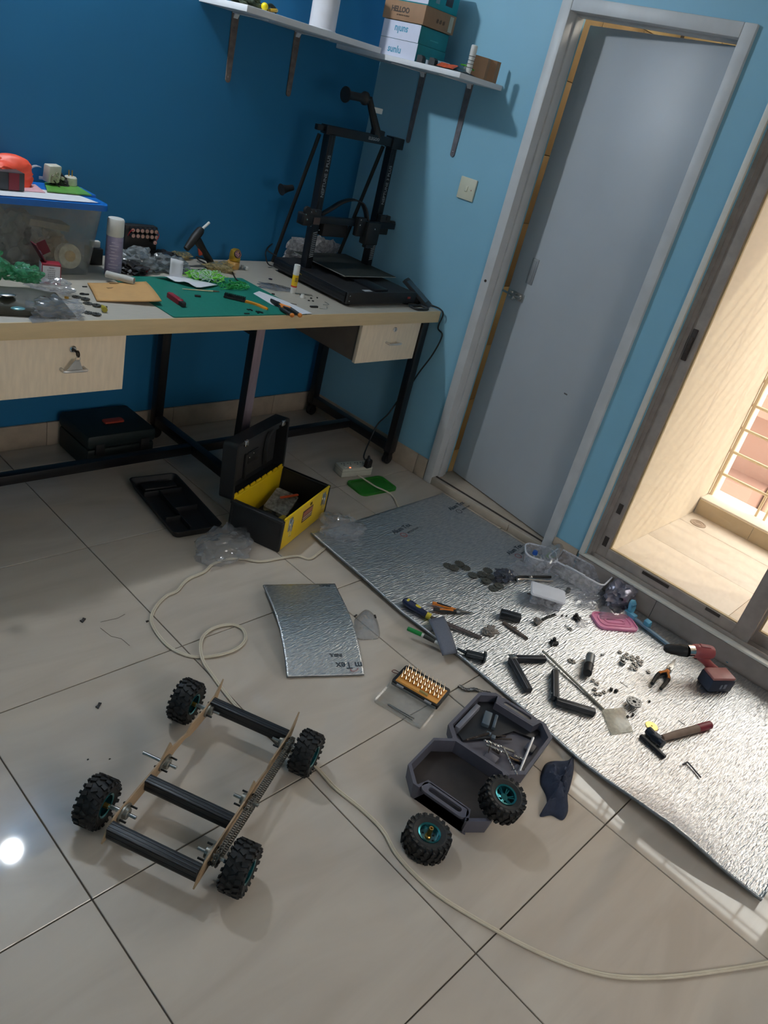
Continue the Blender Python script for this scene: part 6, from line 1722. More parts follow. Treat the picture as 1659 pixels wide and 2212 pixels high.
M_BITS = mat('pale_bit_steel', rgb(214, 190, 160), 0.25, 0.9)
_bitm = MB().cyl((0, 0, 0), (0.013, 0, 0), 0.0026, seg=6).cyl((0.013, 0, 0), (0.031, 0, 0.005), 0.0018, 0.0007, seg=6).build('bit', M_BITS, hold)
_first = True
for r_ in range(3):
    for k in range(10):
        o = _bitm if _first else bpy.data.objects.new('bit', _bitm.data)
        if not _first:
            COL.objects.link(o); o.parent = hold
        _first = False
        o.location = (cx - wx * 0.24 + r_ * wx * 0.20, cy - wy * 0.41 + wy * 0.088 * k, 0.0225)
        o.rotation_euler = (0, -0.12, 0.30)
MB().lathe([(0, 0), (0.0045, 0), (0.0045, 0.03), (0, 0.03)], 12, M=Matrix.Translation((cx - wx * 0.36, cy - wy * 0.06, 0.0235)) @ Matrix.Rotation(PI / 2, 4, 'X')).build('bit_driver', mat('clear_amber', rgb(220, 190, 120), 0.15, 0.5), hold)
MB().tube(smooth_path([(cx - 0.005, cy + wy * 0.5, 0.012), (cx - 0.014, cy + wy * 0.5 + 0.012, 0.016), (cx - 0.008, cy + wy * 0.5 + 0.022, 0.012), (cx + 0.006, cy + wy * 0.5 + 0.018, 0.010), (cx + 0.004, cy + wy * 0.5 + 0.001, 0.012)], 5), 0.0013, 6).build('cord_loop', mat('maroon_cord', rgb(96, 48, 50), 0.6), bs)
M_CLID = film('clear_lid_plastic', (0.85, 0.86, 0.86, 1), 0.10, 0.06, 0.9)
lx0 = x0 - 0.112
o = ring_shell(0.104, wy * 0.98, 0.108, wy, 0.014, 0.007, 0.008, 0.0025)
bmesh.ops.transform(o.bm, matrix=Matrix.Translation(((lx0 + x0) / 2 - 0.003, cy, 0.0006)), verts=o.bm.verts[:])
lidc = o.build('clear_lid', M_CLID, bs)
for s in (-0.3, 0.3):
    MB().cyl((x0 - 0.003, cy + wy * s - 0.012, 0.014), (x0 - 0.003, cy + wy * s + 0.012, 0.014), 0.0035, seg=10).build('hinge', mat('grey_hinge', rgb(140, 142, 148), 0.45), bs)
tw = MB()
for s in (-1, 1):
    tw.box((lx0 + 0.020 + s * 0.003, cy - wy * 0.02, 0.0055), (0.003, wy * 0.55, 0.0035), rot=(0, 0, s * 0.04))
tag(tw.build('tweezers', M_STEEL, loc=(1.085, -1.15, 0.0), rz=math.radians(15)), 'grey steel tweezers lying in the clear lid of the bit set', 'tweezers')

# ------------------------------------------------------------------ rag and floor litter
def rag(name, m, outline, h, seed, rings=9, lab='', cat='', crisp=7.0, z0=0.001, sharp=40, n=72, thick=0.0012, base=None):
    """cloth or film dropped on the floor: an outline filled towards its middle with folds"""
    P = [Vector((p[0], p[1], 0)) for p in outline]
    P = smooth_path(P + [P[0]], max(1, n // len(P)))[:-1]
    c = sum(P, Vector()) / len(P)
    b = MB()
    N = len(P)
    off = Vector((seed * 1.3, seed * 2.1, seed))
    R0_ = []
    for r in range(rings):
        k = 1 - r / rings
        row = []
        for p in P:
            q = c.lerp(p, k)
            f = 1 - abs(noise.noise(Vector((q.x * crisp * 2, q.y * crisp * 2, 0)) + off)) * 2
            f2 = 1 - abs(noise.noise(Vector((q.x * crisp * 5, q.y * crisp * 5, 1)) + off)) * 2
            bz = base(q.x, q.y) if base else 0
            row.append(b.bm.verts.new((q.x - c.x, q.y - c.y, bz + z0 + max(0, h * (1 - k ** 3) * (0.45 + 0.4 * f + 0.15 * f2)))))
        R0_.append(row)
    top = b.bm.verts.new((0, 0, (base(c.x, c.y) if base else 0) + z0 + h * 0.6))
    for A, B in zip(R0_, R0_[1:]):
        for i in range(N):
            j = (i + 1) % N
            b.bm.faces.new((A[i], A[j], B[j], B[i]))
    for i in range(N):
        b.bm.faces.new((R0_[-1][i], R0_[-1][(i + 1) % N], top))
    o = b.build(name, m, loc=(c.x, c.y, 0), sharp=sharp)
    if thick:
        s = o.modifiers.new('thickness', 'SOLIDIFY'); s.thickness = thick; s.offset = 1
    return tag(o, lab, cat)
rag('cloth_rag', mat('dark_navy_cloth', rgb(44, 52, 72), 0.85, var=0.12, scale=120, bump=0.3, bscale=700), [(1.3462,-1.5991), (1.3097,-1.6014), (1.2587,-1.5726), (1.2188,-1.5718), (1.161,-1.5991), (1.1302,-1.6414), (1.1018,-1.6604), (1.0551,-1.6695), (1.0859,-1.6869), (1.1005,-1.7152), (1.1429,-1.7071), (1.1729,-1.6817), (1.222,-1.6636), (1.291,-1.6336)], 0.045, 4, crisp=13.0, lab='crumpled dark navy cloth on the floor beside the drill case', cat='cloth')
rag('zip_bag', M_CRYS, [(1.1842,-0.7704), (1.264,-0.7474), (1.2656,-0.799), (1.2034,-0.8804), (1.1614,-0.8768), (1.1246,-0.8455)], 0.012, 6, lab='small clear zip bag on the floor between the foil pieces', cat='bag', thick=0.0008)
for k, (q, s_, a_, lab) in enumerate((((1.2663,-0.7935), (0.016, 0.007, 0.006), 0.9, 'black bit at the top right corner of the small clear zip bag'), ((1.2053,-0.7553), (0.016, 0.007, 0.004), 0.2, 'dark grey bit at the left corner of the small clear zip bag'), ((0.4028,-0.3567), (0.020, 0.012, 0.005), 0.5, 'small black folded scrap alone on the floor at the far left'), ((0.2738,-0.7025), (0.022, 0.010, 0.004), 0.6, 'small dark chip on the floor left of the rear left wheel'), ((0.568,-0.45), (0.009, 0.006, 0.004), 0.0, 'tiny black bit beside the bend of the white cord'), ((0.1658,-0.8554), (0.005, 0.004, 0.002), 0.0, 'left one of two black specks above the front left wheel'), ((0.21,-0.8822), (0.005, 0.003, 0.002), 0.0, 'right one of two black specks above the front left wheel'))):
    b = MB().prism([(-s_[0] / 2, -s_[1] / 2), (s_[0] / 2, -s_[1] * 0.3), (s_[0] * 0.42, s_[1] / 2), (-s_[0] * 0.1, s_[1] * 0.2), (-s_[0] * 0.35, s_[1] * 0.5)], 0.0004, s_[2], bev=0.0005)
    tag(b.build('floor_scrap', mat('black_scrap', rgb(34, 28, 26), 0.6), loc=q + (0.0,), rz=a_), lab, 'scrap')
b = MB().tube([p + (0.001,) for p in ((0.4445,-0.3867), (0.4702,-0.3901), (0.4975,-0.3942), (0.5271,-0.3862))], 0.0005, 5)
tag(b.build('hair_strand', mat('thin_brown_strand', rgb(70, 60, 50), 0.6)), 'upper thin dark strand on the floor left of the white cord', 'strand')
b = MB().tube([p + (0.001,) for p in ((0.431,-0.4124), (0.4394,-0.4618), (0.4599,-0.4854), (0.4653,-0.525))], 0.0005, 5)
tag(b.build('hair_strand', MATS['thin_brown_strand']), 'lower thin dark strand on the floor left of the white cord', 'strand')

# ------------------------------------------------------------------ things on the foil
def onf(p, dz=0.0004):
    return Vector((p[0], p[1], foil_z(p[0], p[1]) + dz))
M_STEELD = mat('dull_grey_steel', rgb(120, 122, 122), 0.35, 0.8, var=0.15, scale=60)
M_NAVY = mat('navy_grip', rgb(26, 36, 66), 0.45)
M_YGRIP = mat('yellow_grip', rgb(214, 196, 60), 0.45)
# chisel with a navy and yellow handle
p0, p1, p2 = onf((1.3953,-0.8019), 0.016), onf((1.418,-0.9082), 0.012), onf((1.5205,-1.0862), 0.004)
cz = thing('wood_chisel', 'long chisel with a navy and yellow handle near the left edge of the foil', 'chisel', p0)
W(MB().tube([p0, p0.lerp(p1, 0.08), p0.lerp(p1, 0.3), p0.lerp(p1, 0.7), p0.lerp(p1, 0.95), p1], 0.013, 14, rads=[0.009, 0.0145, 0.0155, 0.013, 0.0105, 0.0095]), 'handle', M_NAVY, cz)
up = Vector((0, 0, 1))
for t_, r_ in ((0.18, 0.009), (0.55, 0.007)):
    q = p0.lerp(p1, t_) - p0 + Vector((0, 0, 0.0115))
    MB().sph((0, 0, 0), 1.0, (0.016 if t_ > 0.3 else 0.009, r_, 0.004), 2).build('yellow_inlay', M_YGRIP, cz, loc=q, rz=math.atan2((p1 - p0).y, (p1 - p0).x))
T_, L_ = frame_of(p0.lerp(p1, 0.94), p1.lerp(p2, 0.06))
W(MB().cyl(p0.lerp(p1, 0.94), p1.lerp(p2, 0.05), 0.012, seg=18), 'ferrule', M_YGRIP, cz)
d_ = (p2 - p1).normalized(); n_ = Vector((-d_.y, d_.x, 0)).normalized()
b = MB()
a_ = math.atan2(d_.y, d_.x)
Mz = Matrix.Translation(p1) @ Matrix.Rotation(a_, 4, 'Z') @ Matrix.Rotation(math.asin(-d_.z), 4, 'Y')
Lz = (p2 - p1).length
b.prism([(0, -0.005), (0.05, -0.010), (Lz - 0.01, -0.008), (Lz, -0.006), (Lz, 0.006), (Lz - 0.01, 0.008), (0.05, 0.010), (0, 0.005)], -0.002, 0.002, M=Mz)
W(b, 'blade', mat('brown_stained_steel', rgb(96, 86, 84), 0.45, 0.5, var=0.25, scale=40), cz)
def flatpoly(name, lab, cat, m, pts, th, z=0.0004, group=None, bev=0.0):
    P = [Vector((p[0], p[1])) for p in pts]
    c = sum(P, Vector((0, 0))) / len(P)
    o = MB().prism([(p.x - c.x, p.y - c.y) for p in P], 0, th, bev=bev).build(name, m, loc=(c.x, c.y, foil_z(c.x, c.y) + z))
    return tag(o, lab, cat, group)
# long nose pliers, orange and black
t = thing('long_nose_pliers', 'closed long nose pliers with orange and black grips beside the chisel', 'pliers', onf((1.565,-0.9264)))
h0, h1, pv, tip = onf((1.5035,-0.8578), 0.009), onf((1.4758,-0.887), 0.009), onf((1.5569,-0.939), 0.009), onf((1.6133,-0.9768), 0.005)
for e, s in ((h0, 1), (h1, -1)):
    h = W(MB().tube(smooth_path([pv, pv.lerp(e, 0.3) + Vector((0, s * 0.004, 0)), pv.lerp(e, 0.7) + Vector((0, s * 0.006, 0)), e], 5), 0.007, 10), 'handle', M_ORANGE if s > 0 else M_PBLK, t)
    q = [pv.lerp(e, k) - t.location + Vector((0, s * 0.005, 0.0045)) for k in (0.25, 0.5, 0.8)]
    MB().tube(q, 0.0042, 8).build('grip_inlay', M_PBLK if s > 0 else M_ORANGE, h)
W(MB().tube([pv + (pv - tip) * 0.15, pv, pv.lerp(tip, 0.25), tip], 0.008, 10, rads=[0.007, 0.010, 0.007, 0.0015]), 'jaws', M_STEELD, t)
# marker, strip, flanged rod
p0, p1, p2 = onf((1.2875,-0.9244), 0.012), onf((1.312,-0.9716), 0.010), onf((1.3396,-1.0398), 0.007)
mk2 = thing('marker_pen', 'white marker pen with a green cap lying over the left edge of the foil', 'marker', p0)
W(MB().tube([p0, p0.lerp(p1, 0.06), p1], 0.008, 16, rads=[0.0065, 0.0078, 0.0080]), 'green_cap', mat('bright_green_cap', rgb(20, 130, 62), 0.4), mk2)
W(MB().tube([p1, p1.lerp(p2, 0.3), p2], 0.0072, 16), 'barrel', M_WHITE, mk2)
W(MB().tube([p1.lerp(p2, 0.12), p1.lerp(p2, 0.7)], 0.0076, 16), 'dark_label', mat('dark_marker_label', rgb(60, 62, 60), 0.45), mk2)
b = MB()
A_, B_, C_, D_ = (Vector(v) for v in ((1.3826,-0.9352,0.046), (1.4675,-0.9423,0.034), (1.3674,-1.0976,0.022), (1.2966,-1.0845,0.03)))
b.grid(6, 12, lambda u, v: A_.lerp(B_, u).lerp(D_.lerp(C_, u), v) + Vector((0, 0, 0.006 * math.sin(PI * v))))
o = b.build('abrasive_strip', mat('slate_grey_strip', rgb(92, 98, 112), 0.8, var=0.08, scale=200, bump=0.2))
o.modifiers.new('thickness', 'SOLIDIFY').thickness = 0.0012
tag(o, 'flat slate grey strip bridging the chisel and the green capped marker', 'strip')
p0, p1, p2 = onf((1.3737,-1.0864), 0.010), onf((1.3845,-1.1183), 0.012), onf((1.425,-1.1657), 0.014)
t = thing('flanged_rod', 'dark cylinder with a flanged end lying at the left edge of the foil', 'rod', p0)
W(MB().cyl(p0, p1, 0.004, 0.007, seg=14).cyl(p1, p2, 0.0125, seg=22), 'rod', mat('dark_blued_steel', rgb(52, 60, 66), 0.35, 0.5, var=0.15), t)
W(MB().cyl(p2, p2 + (p2 - p1).normalized() * 0.006, 0.021, 0.020, seg=26), 'flange', MATS['dark_blued_steel'], t)
# short and angled black bars
def slot_bar(root, p0, p1, w, h):
    p0, p1 = Vector(p0), Vector(p1)
    d = p1 - p0; L = d.length
    M0 = Matrix.Translation((p0 + p1) / 2) @ Matrix.Rotation(math.atan2(d.y, d.x), 4, 'Z')
    b = MB().box((0, 0, 0), (L, w, h), bev=0.001, M=M0)
    for s in (-1, 1):
        b.box((0, s * w / 2, 0), (L * 0.99, 0.002, h * 0.3), M=M0)
    b.box((0, w * 0.20, h / 2), (L * 0.99, 0.002, 0.001), M=M0)
    b.box((0, -w * 0.20, h / 2), (L * 0.99, 0.002, 0.001), M=M0)
    o = W(b, 'bar', M_BAR, root)
    o2 = MB()
    Ml = Matrix.Translation(-root.location) @ M0
    for s in (-1, 1):
        o2.box((0, s * w * 0.36, h / 2 + 0.0003), (L * 0.985, 0.0024, 0.0008), M=Ml)
    o2.build('slot_lip', mat('grey_slot_lip', rgb(112, 116, 124), 0.4, 0.4), o)
    return o
t = thing('black_bar', 'short black slotted bar lying alone on the bright foil', 'bar', onf((1.7257,-1.0637)))
slot_bar(t, onf((1.7034,-1.033), 0.013), onf((1.7497,-1.0952), 0.013), 0.030, 0.024)
t = thing('angle_bar', 'left one of two angled black slotted bar corners on the foil', 'angle bar', onf((1.499,-1.2235)))
slot_bar(t, onf((1.5205,-1.2199), 0.010), onf((1.437,-1.3555), 0.010), 0.022, 0.020)
slot_bar(t, onf((1.5332,-1.2271), 0.010), onf((1.6361,-1.2884), 0.010), 0.020, 0.020)
W(MB().box(onf((1.5206,-1.2221), 0.0215), (0.028, 0.022, 0.003), rot=(0, 0, -0.4), bev=0.001), 'corner_plate', M_STEELD, t)
t = thing('angle_bar', 'right one of two angled black slotted bar corners, left of the grey motor', 'angle bar', onf((1.4864,-1.4323)))
slot_bar(t, onf((1.6103,-1.3477), 0.010), onf((1.4869,-1.4304), 0.010), 0.022, 0.020)
slot_bar(t, onf((1.4805,-1.4365), 0.010), onf((1.5565,-1.5442), 0.010), 0.022, 0.020)
W(MB().prism([(0, 0), (0.024, -0.004), (0.002, 0.026)], 0, 0.003, M=Matrix.Translation(onf((1.4959,-1.428), 0.010))), 'corner_gusset', mat('pale_gusset', rgb(176, 176, 176), 0.4), t)
# caliper like tweezers
p0, p1 = onf((1.6773,-1.0696), 0.004), onf((1.6821,-1.1839), 0.004)
t = thing('old_caliper', 'rusty brown two pronged caliper in the middle of the foil', 'caliper', p0)
d_ = (p1 - p0); L_ = d_.length
M0 = Matrix.Translation((0, 0, 0)) @ Matrix.Rotation(math.atan2(d_.y, d_.x), 4, 'Z')
MB().prism([(0, -0.006), (L_ * 0.35, -0.0075), (L_ * 0.72, -0.006), (L_ * 0.82, -0.003), (L_, -0.0035), (L_ * 0.80, 0.0), (L_ * 0.97, 0.004), (L_ * 0.72, 0.006), (L_ * 0.3, 0.0075), (0, 0.005)], -0.003, 0.003, M=M0, bev=0.001).build('body', mat('rusty_brown_metal', rgb(112, 100, 92), 0.5, 0.5, var=0.25, scale=50), t)
MB().box((L_ * 0.42, 0.006, 0.004), (0.012, 0.014, 0.005), M=M0, bev=0.001).build('slider', MATS['rusty_brown_metal'], t)
# long thin rod and its packet
p0, p1 = onf((1.6696,-1.2555), 0.009), onf((1.6087,-1.5505), 0.004)
tag(MB().cyl(Vector((0, 0, 0)), p1 - p0, 0.0042, seg=12).build('thin_rod', mat('old_grey_rod', rgb(140, 134, 120), 0.4, 0.6, var=0.2, scale=50), loc=p0), 'long thin grey rod lying diagonally across the angled bars', 'rod')
flatpoly('clear_sachet', 'flat yellowish clear sachet at the lower end of the thin rod', 'sachet', film('yellowish_film', (0.78, 0.75, 0.66, 1), 0.5, 0.2, 0.5), [(1.6032,-1.5472), (1.6848,-1.5869), (1.6094,-1.6649), (1.5259,-1.6289)], 0.004, bev=0.001)
# grey motor
p0, p1 = onf((1.8073,-1.3759), 0.017), onf((1.7071,-1.422), 0.017)
t = thing('small_motor', 'small grey cylindrical motor with a black end on the foil', 'motor', p0)
W(MB().cyl(p0, p0.lerp(p1, 0.55), 0.0165, seg=26), 'can', mat('grey_motor_can', rgb(120, 124, 126), 0.32, 0.25, var=0.1), t)
W(MB().cyl(p0.lerp(p1, 0.55), p0.lerp(p1, 0.6), 0.0172, seg=26).cyl(p0.lerp(p1, 0.6), p0.lerp(p1, 1.0), 0.0165, 0.0155, seg=26).cyl(p1, p1 + (p1 - p0).normalized() * 0.003, 0.010, seg=20), 'black_end', M_PBLK, t)
# washers
_wash = MB().lathe([(0.0032, 0), (0.0075, 0), (0.0075, 0.0045), (0.0032, 0.0045)], 18, closed=True).build('bearing_ring', mat('grey_ring_steel', rgb(146, 144, 140), 0.35, 0.6, var=0.1))
_first = True
def ring(x_, lab, group='small grey rings on the foil', dz=0.0004):
    global _first
    o = _wash if _first else bpy.data.objects.new('bearing_ring', _wash.data)
    if not _first:
        COL.objects.link(o)
    _first = False
    o.location = onf(x_, dz)
    tag(o, lab, 'ring', group)
heap = [(1.9626,-1.4202), (1.9791,-1.4414), (1.9504,-1.443), (1.9586,-1.4565), (1.9848,-1.4624), (1.9967,-1.478), (1.9687,-1.471), (1.9547,-1.4863), (1.977,-1.4904), (1.9718,-1.5049), (1.9479,-1.4998), (1.9188,-1.4917), (1.9244,-1.5063), (1.9942,-1.4972)]
for k, p in enumerate(heap):
    ring(p, 'small grey metal ring in the loose heap left of the drill', dz=0.0004 + 0.004 * (k % 3 == 2))
ring((1.96,-1.544), 'single small grey ring left of the open pliers, apart from the heap')
for k, (p, w) in enumerate((((1.7115,-1.449), 'upper left'), ((1.7103,-1.4671), 'upper right'), ((1.6752,-1.4781), 'middle left'), ((1.658,-1.4939), 'bottom left'), ((1.6723,-1.5025), 'bottom middle'), ((1.694,-1.505), 'bottom right'))):
    ring(p, w + ' grey ring of the six below the grey motor')
for k, (x_, w) in enumerate((((1.7296,-1.513), 'left'), ((1.7406,-1.5275), 'right'))):
    b = MB().box((0, 0, 0.004), (0.011, 0.011, 0.008), bev=0.0015).cyl((0, 0, 0.008), (0, 0, 0.0085), 0.003, seg=10)
    tag(b.build('black_nut', M_PBLK, loc=onf(x_), rz=0.4 + k), w + ' one of two black square nuts right of the six grey rings', 'nut')
tag(MB().cyl((0, 0, 0), (0, 0, 0.005), 0.004, seg=10).build('black_nut', M_PBLK, loc=onf((1.8075,-1.6253))), 'tiny black nut right of the perforated hub', 'nut')
for k, (x_, w) in enumerate((((1.6493,-1.6198), 'left'), ((1.6764,-1.6266), 'right'))):
    tag(MB().cyl((0, 0, 0.004), (0.010, 0.002, 0.004), 0.0042, seg=10).build('grub_screw', M_PBLK, loc=onf(x_)), w + ' one of two black screws on the foil below the perforated hub', 'screw')
tag(MB().cyl((0, 0, 0.004), (0.022, -0.004, 0.004), 0.0036, 0.0025, seg=10).build('short_pin', M_STEELD, loc=onf((1.8708,-1.3892))), 'short grey pin right of the grey motor', 'pin')
# ring with keys: clip beside heap
b = MB().lathe([(0.006, 0), (0.011, 0), (0.011, 0.010), (0.006, 0.010)], 16, closed=True).box((0.008, 0.006, 0.008), (0.012, 0.008, 0.012), bev=0.002)
tag(b.build('shaft_collar', M_STEELD, loc=onf((1.9085,-1.4599)), rz=0.4), 'dark metal shaft collar at the lower left of the ring heap', 'collar')
# perforated hub
t = thing('flange_hub', 'round perforated grey hub with screws standing out, on the foil', 'hub', onf((1.7319,-1.5985)))
MB().lathe([(0.007, 0.012), (0.026, 0.012), (0.026, 0.017), (0.007, 0.017)], 32, closed=True).build('disc', M_STEELD, t)
b = MB()
for k in range(8):
    b.cyl((0.018 * math.cos(k * PI / 4), 0.018 * math.sin(k * PI / 4), 0.0165), (0.018 * math.cos(k * PI / 4), 0.018 * math.sin(k * PI / 4), 0.0175), 0.003, seg=10)
b.build('hole', M_PBLK, t)['kind'] = 'stuff'
MB().lathe([(0.005, 0), (0.011, 0), (0.011, 0.012), (0.005, 0.012)], 20, closed=True).build('boss', M_STEELD, t)
MB().cyl((0.024, -0.006, 0.008), (0.034, -0.008, 0.009), 0.004, seg=8).build('screw', M_PBLK, t)
# brass gear and plates
sprocket('pale brass toothed wheel just above the hammer head', onf((1.6964,-1.6904)), 0.2, R0=0.019, teeth=18, hole=0.003, m=mat('pale_brass', rgb(226, 196, 110), 0.3, 0.7), name='brass_gear')
M_DPL = mat('dark_grey_plate', rgb(78, 78, 72), 0.6, 0.3, var=0.12, scale=60)
for k, (x_, lab) in enumerate((
        ((1.7745,-0.7079), 'leftmost dark toothed plate of the upper left heap on the foil'), ((1.7859,-0.7314), 'second dark toothed plate from the left in the upper left heap'),
        ((1.8294,-0.7231), 'dark toothed plate at the top middle of the upper left heap'), ((1.8371,-0.7523), 'dark toothed plate at the right end of the upper left heap'),
        ((1.8209,-0.8056), 'leftmost dark toothed plate of the lower heap by the black bag'), ((1.8605,-0.8213), 'dark toothed plate in the centre of the lower heap'),
        ((1.9146,-0.8114), 'topmost dark toothed plate of the lower heap'), ((1.8823,-0.8462), 'dark toothed plate touching the black bag'),
        ((1.8389,-0.8602), 'dark toothed plate at the bottom of the lower heap'), ((1.8284,-0.9071), 'left plate of the dark pair below the black bag'),
        ((1.865,-0.9081), 'right plate of the dark pair below the black bag'))):
    sprocket(lab, onf(x_, 0.0004 + 0.0024 * (k % 3)), 0.4 * k, m=M_DPL, R0=0.0185, teeth=14, hole=0.0035, group='dark toothed plates on the foil', name='toothed_plate')
# long steel shears in a dark bag
p0, p1, p2 = onf((1.93,-0.8987), 0.006), onf((1.9678,-0.9315), 0.006), onf((2.1211,-1.0035), 0.006)
t = thing('steel_shears', 'long bright steel handles sticking out of a crumpled black bag', 'shears', p1)
W(MB().tube(smooth_path([p1 - Vector((0.01, 0.004, 0)), p1 + Vector((0.02, 0.006, 0.004)), p2], 5), 0.0045, 10), 'handle', M_CHROME, t)
q2 = onf((2.1414,-0.9805), 0.007)
W(MB().tube(smooth_path([p1 + Vector((0.0, 0.012, 0)), p1 + Vector((0.03, 0.02, 0.002)), q2], 5), 0.0055, 10), 'handle', M_PBLK, t)
tag(crumple('black_film_bag', film('dark_film', (0.10, 0.11, 0.15, 1), 0.9, 0.2, 0.7), (0.085, 0.075, 0.040), 71, amp=0.35, freq=5, loc=onf((1.9298,-0.8837))), 'crumpled dark bag wrapped round the end of the steel shears', 'bag')
# containers
M_PPL = film('milky_container_plastic', (0.86, 0.87, 0.92, 1), 0.3, 0.2, 0.6)
M_PPR = mat('milky_container_rim', rgb(222, 224, 232), 0.35, var=0.03)
def container(name, lab, loc, w0, d0, w1, d1, h, r, rz, lid=None):
    t = thing(name, lab, 'container', loc, rz)
    ring_shell(w0, d0, w1, d1, h, r, r * 1.15, 0.0016, 6).build('tub', M_PPL, t)
    b = MB()
    out_ = rrect(w1 + 0.008, d1 + 0.008, r * 1.2, 6); inn = rrect(w1 - 0.003, d1 - 0.003, r * 1.1, 6)
    V = [[b.bm.verts.new((p[0], p[1], zz)) for p in ring_] for ring_, zz in ((out_, h - 0.005), (out_, h), (inn, h), (inn, h - 0.005))]
    for k in range(4):
        A, B = V[k], V[(k + 1) % 4]
        for i in range(len(out_)):
            j = (i + 1) % len(out_)
            b.bm.faces.new((A[i], A[j], B[j], B[i]))
    b.build('rim', M_PPR, t)
    return t
c1 = container('clear_tub', 'open rounded clear tub with blue and white scraps by the door frame', onf((2.1651,-0.8893)), 0.115, 0.10, 0.135, 0.118, 0.068, 0.035, -0.9)
c2 = container('clear_tub', 'open long clear rectangular tub against the sliding door step', onf((2.246,-1.0416)), 0.235, 0.10, 0.255, 0.118, 0.070, 0.018, -1.42)
MB().bx(-0.045, 0.045, -0.063, -0.058, 0.064, 0.074, bev=0.001).build('clip_tab', M_PPR, c2)
c3 = container('clear_tub', 'small clear rectangular tub of metal bits in the middle of the foil', onf((1.963,-1.0698)), 0.125, 0.085, 0.132, 0.092, 0.045, 0.010, -0.98)
MB().prism(rrect(0.132, 0.092, 0.012), 0.044, 0.047).build('lid', M_PPR, c3)
tag(crumple('metal_bits', mat('mixed_metal_bits', rgb(100, 92, 88), 0.4, 0.6, var=0.5, scale=120), (0.105, 0.07, 0.022), 74, amp=0.4, freq=9, loc=onf((1.963,-1.0698), 0.002), rz=-0.98), 'dark mixed metal bits inside the small clear tub', 'metal bits')
tag(crumple('white_scraps', mat('white_scraps', rgb(204, 206, 206), 0.5, var=0.2, scale=60), (0.08, 0.07, 0.042), 75, amp=0.4, freq=7, loc=onf((2.1694,-0.8913), 0.0022)), 'white plastic scraps filling the rounded clear tub', 'scraps')
tag(MB().lathe([(0, 0), (0.011, 0), (0.012, 0.004), (0.010, 0.016), (0, 0.018)], 18).build('blue_cap', mat('strong_blue_plastic', rgb(24, 84, 170), 0.4), loc=onf((2.1651,-0.8893), 0.046) + Vector((-0.004, 0.024, 0))), 'strong blue cap at the back of the rounded clear tub', 'cap')
tag(MB().box((0, 0, 0), (0.05, 0.03, 0.012), rot=(0.2, 0.2, 0.3), bev=0.004).build('green_piece', mat('pale_green_plastic', rgb(120, 160, 90), 0.45), loc=onf((2.2126,-0.9119), 0.050)), 'pale green piece at the right side of the rounded clear tub', 'piece')
rag('clear_pouch', M_CRYS, [(2.1871,-0.8722), (2.3251,-0.8679), (2.3223,-0.9148), (2.1631,-0.9641), (2.0994,-0.956)], 0.03, 76, lab='clear pouch sticking up from the rounded clear tub', cat='pouch', z0=0.075, thick=0.0008)
tag(crumple('clear_bits_bag', M_CRYS, (0.11, 0.10, 0.035), 77, amp=0.35, freq=6, loc=onf((2.0604,-0.888))), 'crumpled clear bag on the foil left of the rounded tub', 'bag')
tag(crumple('clear_bits_bag', M_CRYS, (0.12, 0.08, 0.030), 78, amp=0.35, freq=6, loc=onf((2.1455,-1.1637))), 'crumpled clear bag on the foil left of the pink lid', 'bag')
tag(crumple('clear_screws', mat('pale_screws', rgb(170, 166, 156), 0.35, 0.6, var=0.4, scale=150), (0.16, 0.07, 0.012), 79, amp=0.3, freq=9, loc=onf((2.2426,-1.0437), 0.0022), rz=-1.42), 'pale screws lying along the bottom of the long clear tub', 'screws')
# foil bag, pink lid, blue tool
tag(crumple('grey_foil_bag', mat('grey_silver_film', rgb(132, 130, 144), 0.3, 0.45, var=0.3, scale=30), (0.165, 0.125, 0.105), 81, amp=0.4, freq=4, sub=4, loc=onf((2.2907,-1.2384))), 'crumpled grey silver bag standing against the sliding door step', 'bag')
rag('clear_pouch', M_CRYS, [(2.1642,-1.2169), (2.2748,-1.2213), (2.2341,-1.2772), (2.2074,-1.3243), (2.1318,-1.301), (2.0799,-1.257)], 0.035, 83, lab='clear film spilling from the grey silver bag over the pink lid', cat='film', z0=0.018, thick=0.0008)
pl = thing('pink_lid', 'translucent pink rounded container lid lying on the foil', 'lid', onf((2.1242,-1.3054)), -0.62)
M_PINKP = mat('pink_translucent_plastic', rgb(226, 138, 176), 0.3, var=0.05)
MB().prism(rrect(0.180, 0.105, 0.030), 0.0, 0.006, bev=0.002).build('lid_plate', M_PINKP, pl)
for k, (w_, d_) in enumerate(((0.180, 0.105), (0.140, 0.066), (0.090, 0.030))):
    b = MB()
    out_ = rrect(w_, d_, 0.030 * (1 - 0.25 * k)); inn = rrect(w_ - 0.012, d_ - 0.012, 0.024 * (1 - 0.25 * k))
    V = [[b.bm.verts.new((p[0], p[1], zz)) for p in ring_] for ring_, zz in ((out_, 0.005), (out_, 0.009), (inn, 0.009), (inn, 0.005))]
    for q in range(4):
        A, B = V[q], V[(q + 1) % 4]
        for i in range(len(out_)):
            j = (i + 1) % len(out_)
            b.bm.faces.new((A[i], A[j], B[j], B[i]))
    b.build('raised_rim', M_PINKP, pl)
M_SKY = mat('sky_blue_plastic', rgb(96, 168, 200), 0.4, var=0.06)
p0, p1 = onf((2.2294,-1.3082), 0.010), onf((2.1921,-1.528), 0.008)
t = thing('blue_clamp', 'sky blue plastic bar clamp lying along the sliding door step', 'clamp', p0)
d_ = p1 - p0; L_ = d_.length; M0 = Matrix.Rotation(math.atan2(d_.y, d_.x), 4, 'Z')
MB().box((L_ / 2, 0, 0), (L_, 0.016, 0.010), M=M0, bev=0.002).build('bar', mat('grey_blue_bar', rgb(120, 150, 172), 0.4), t)
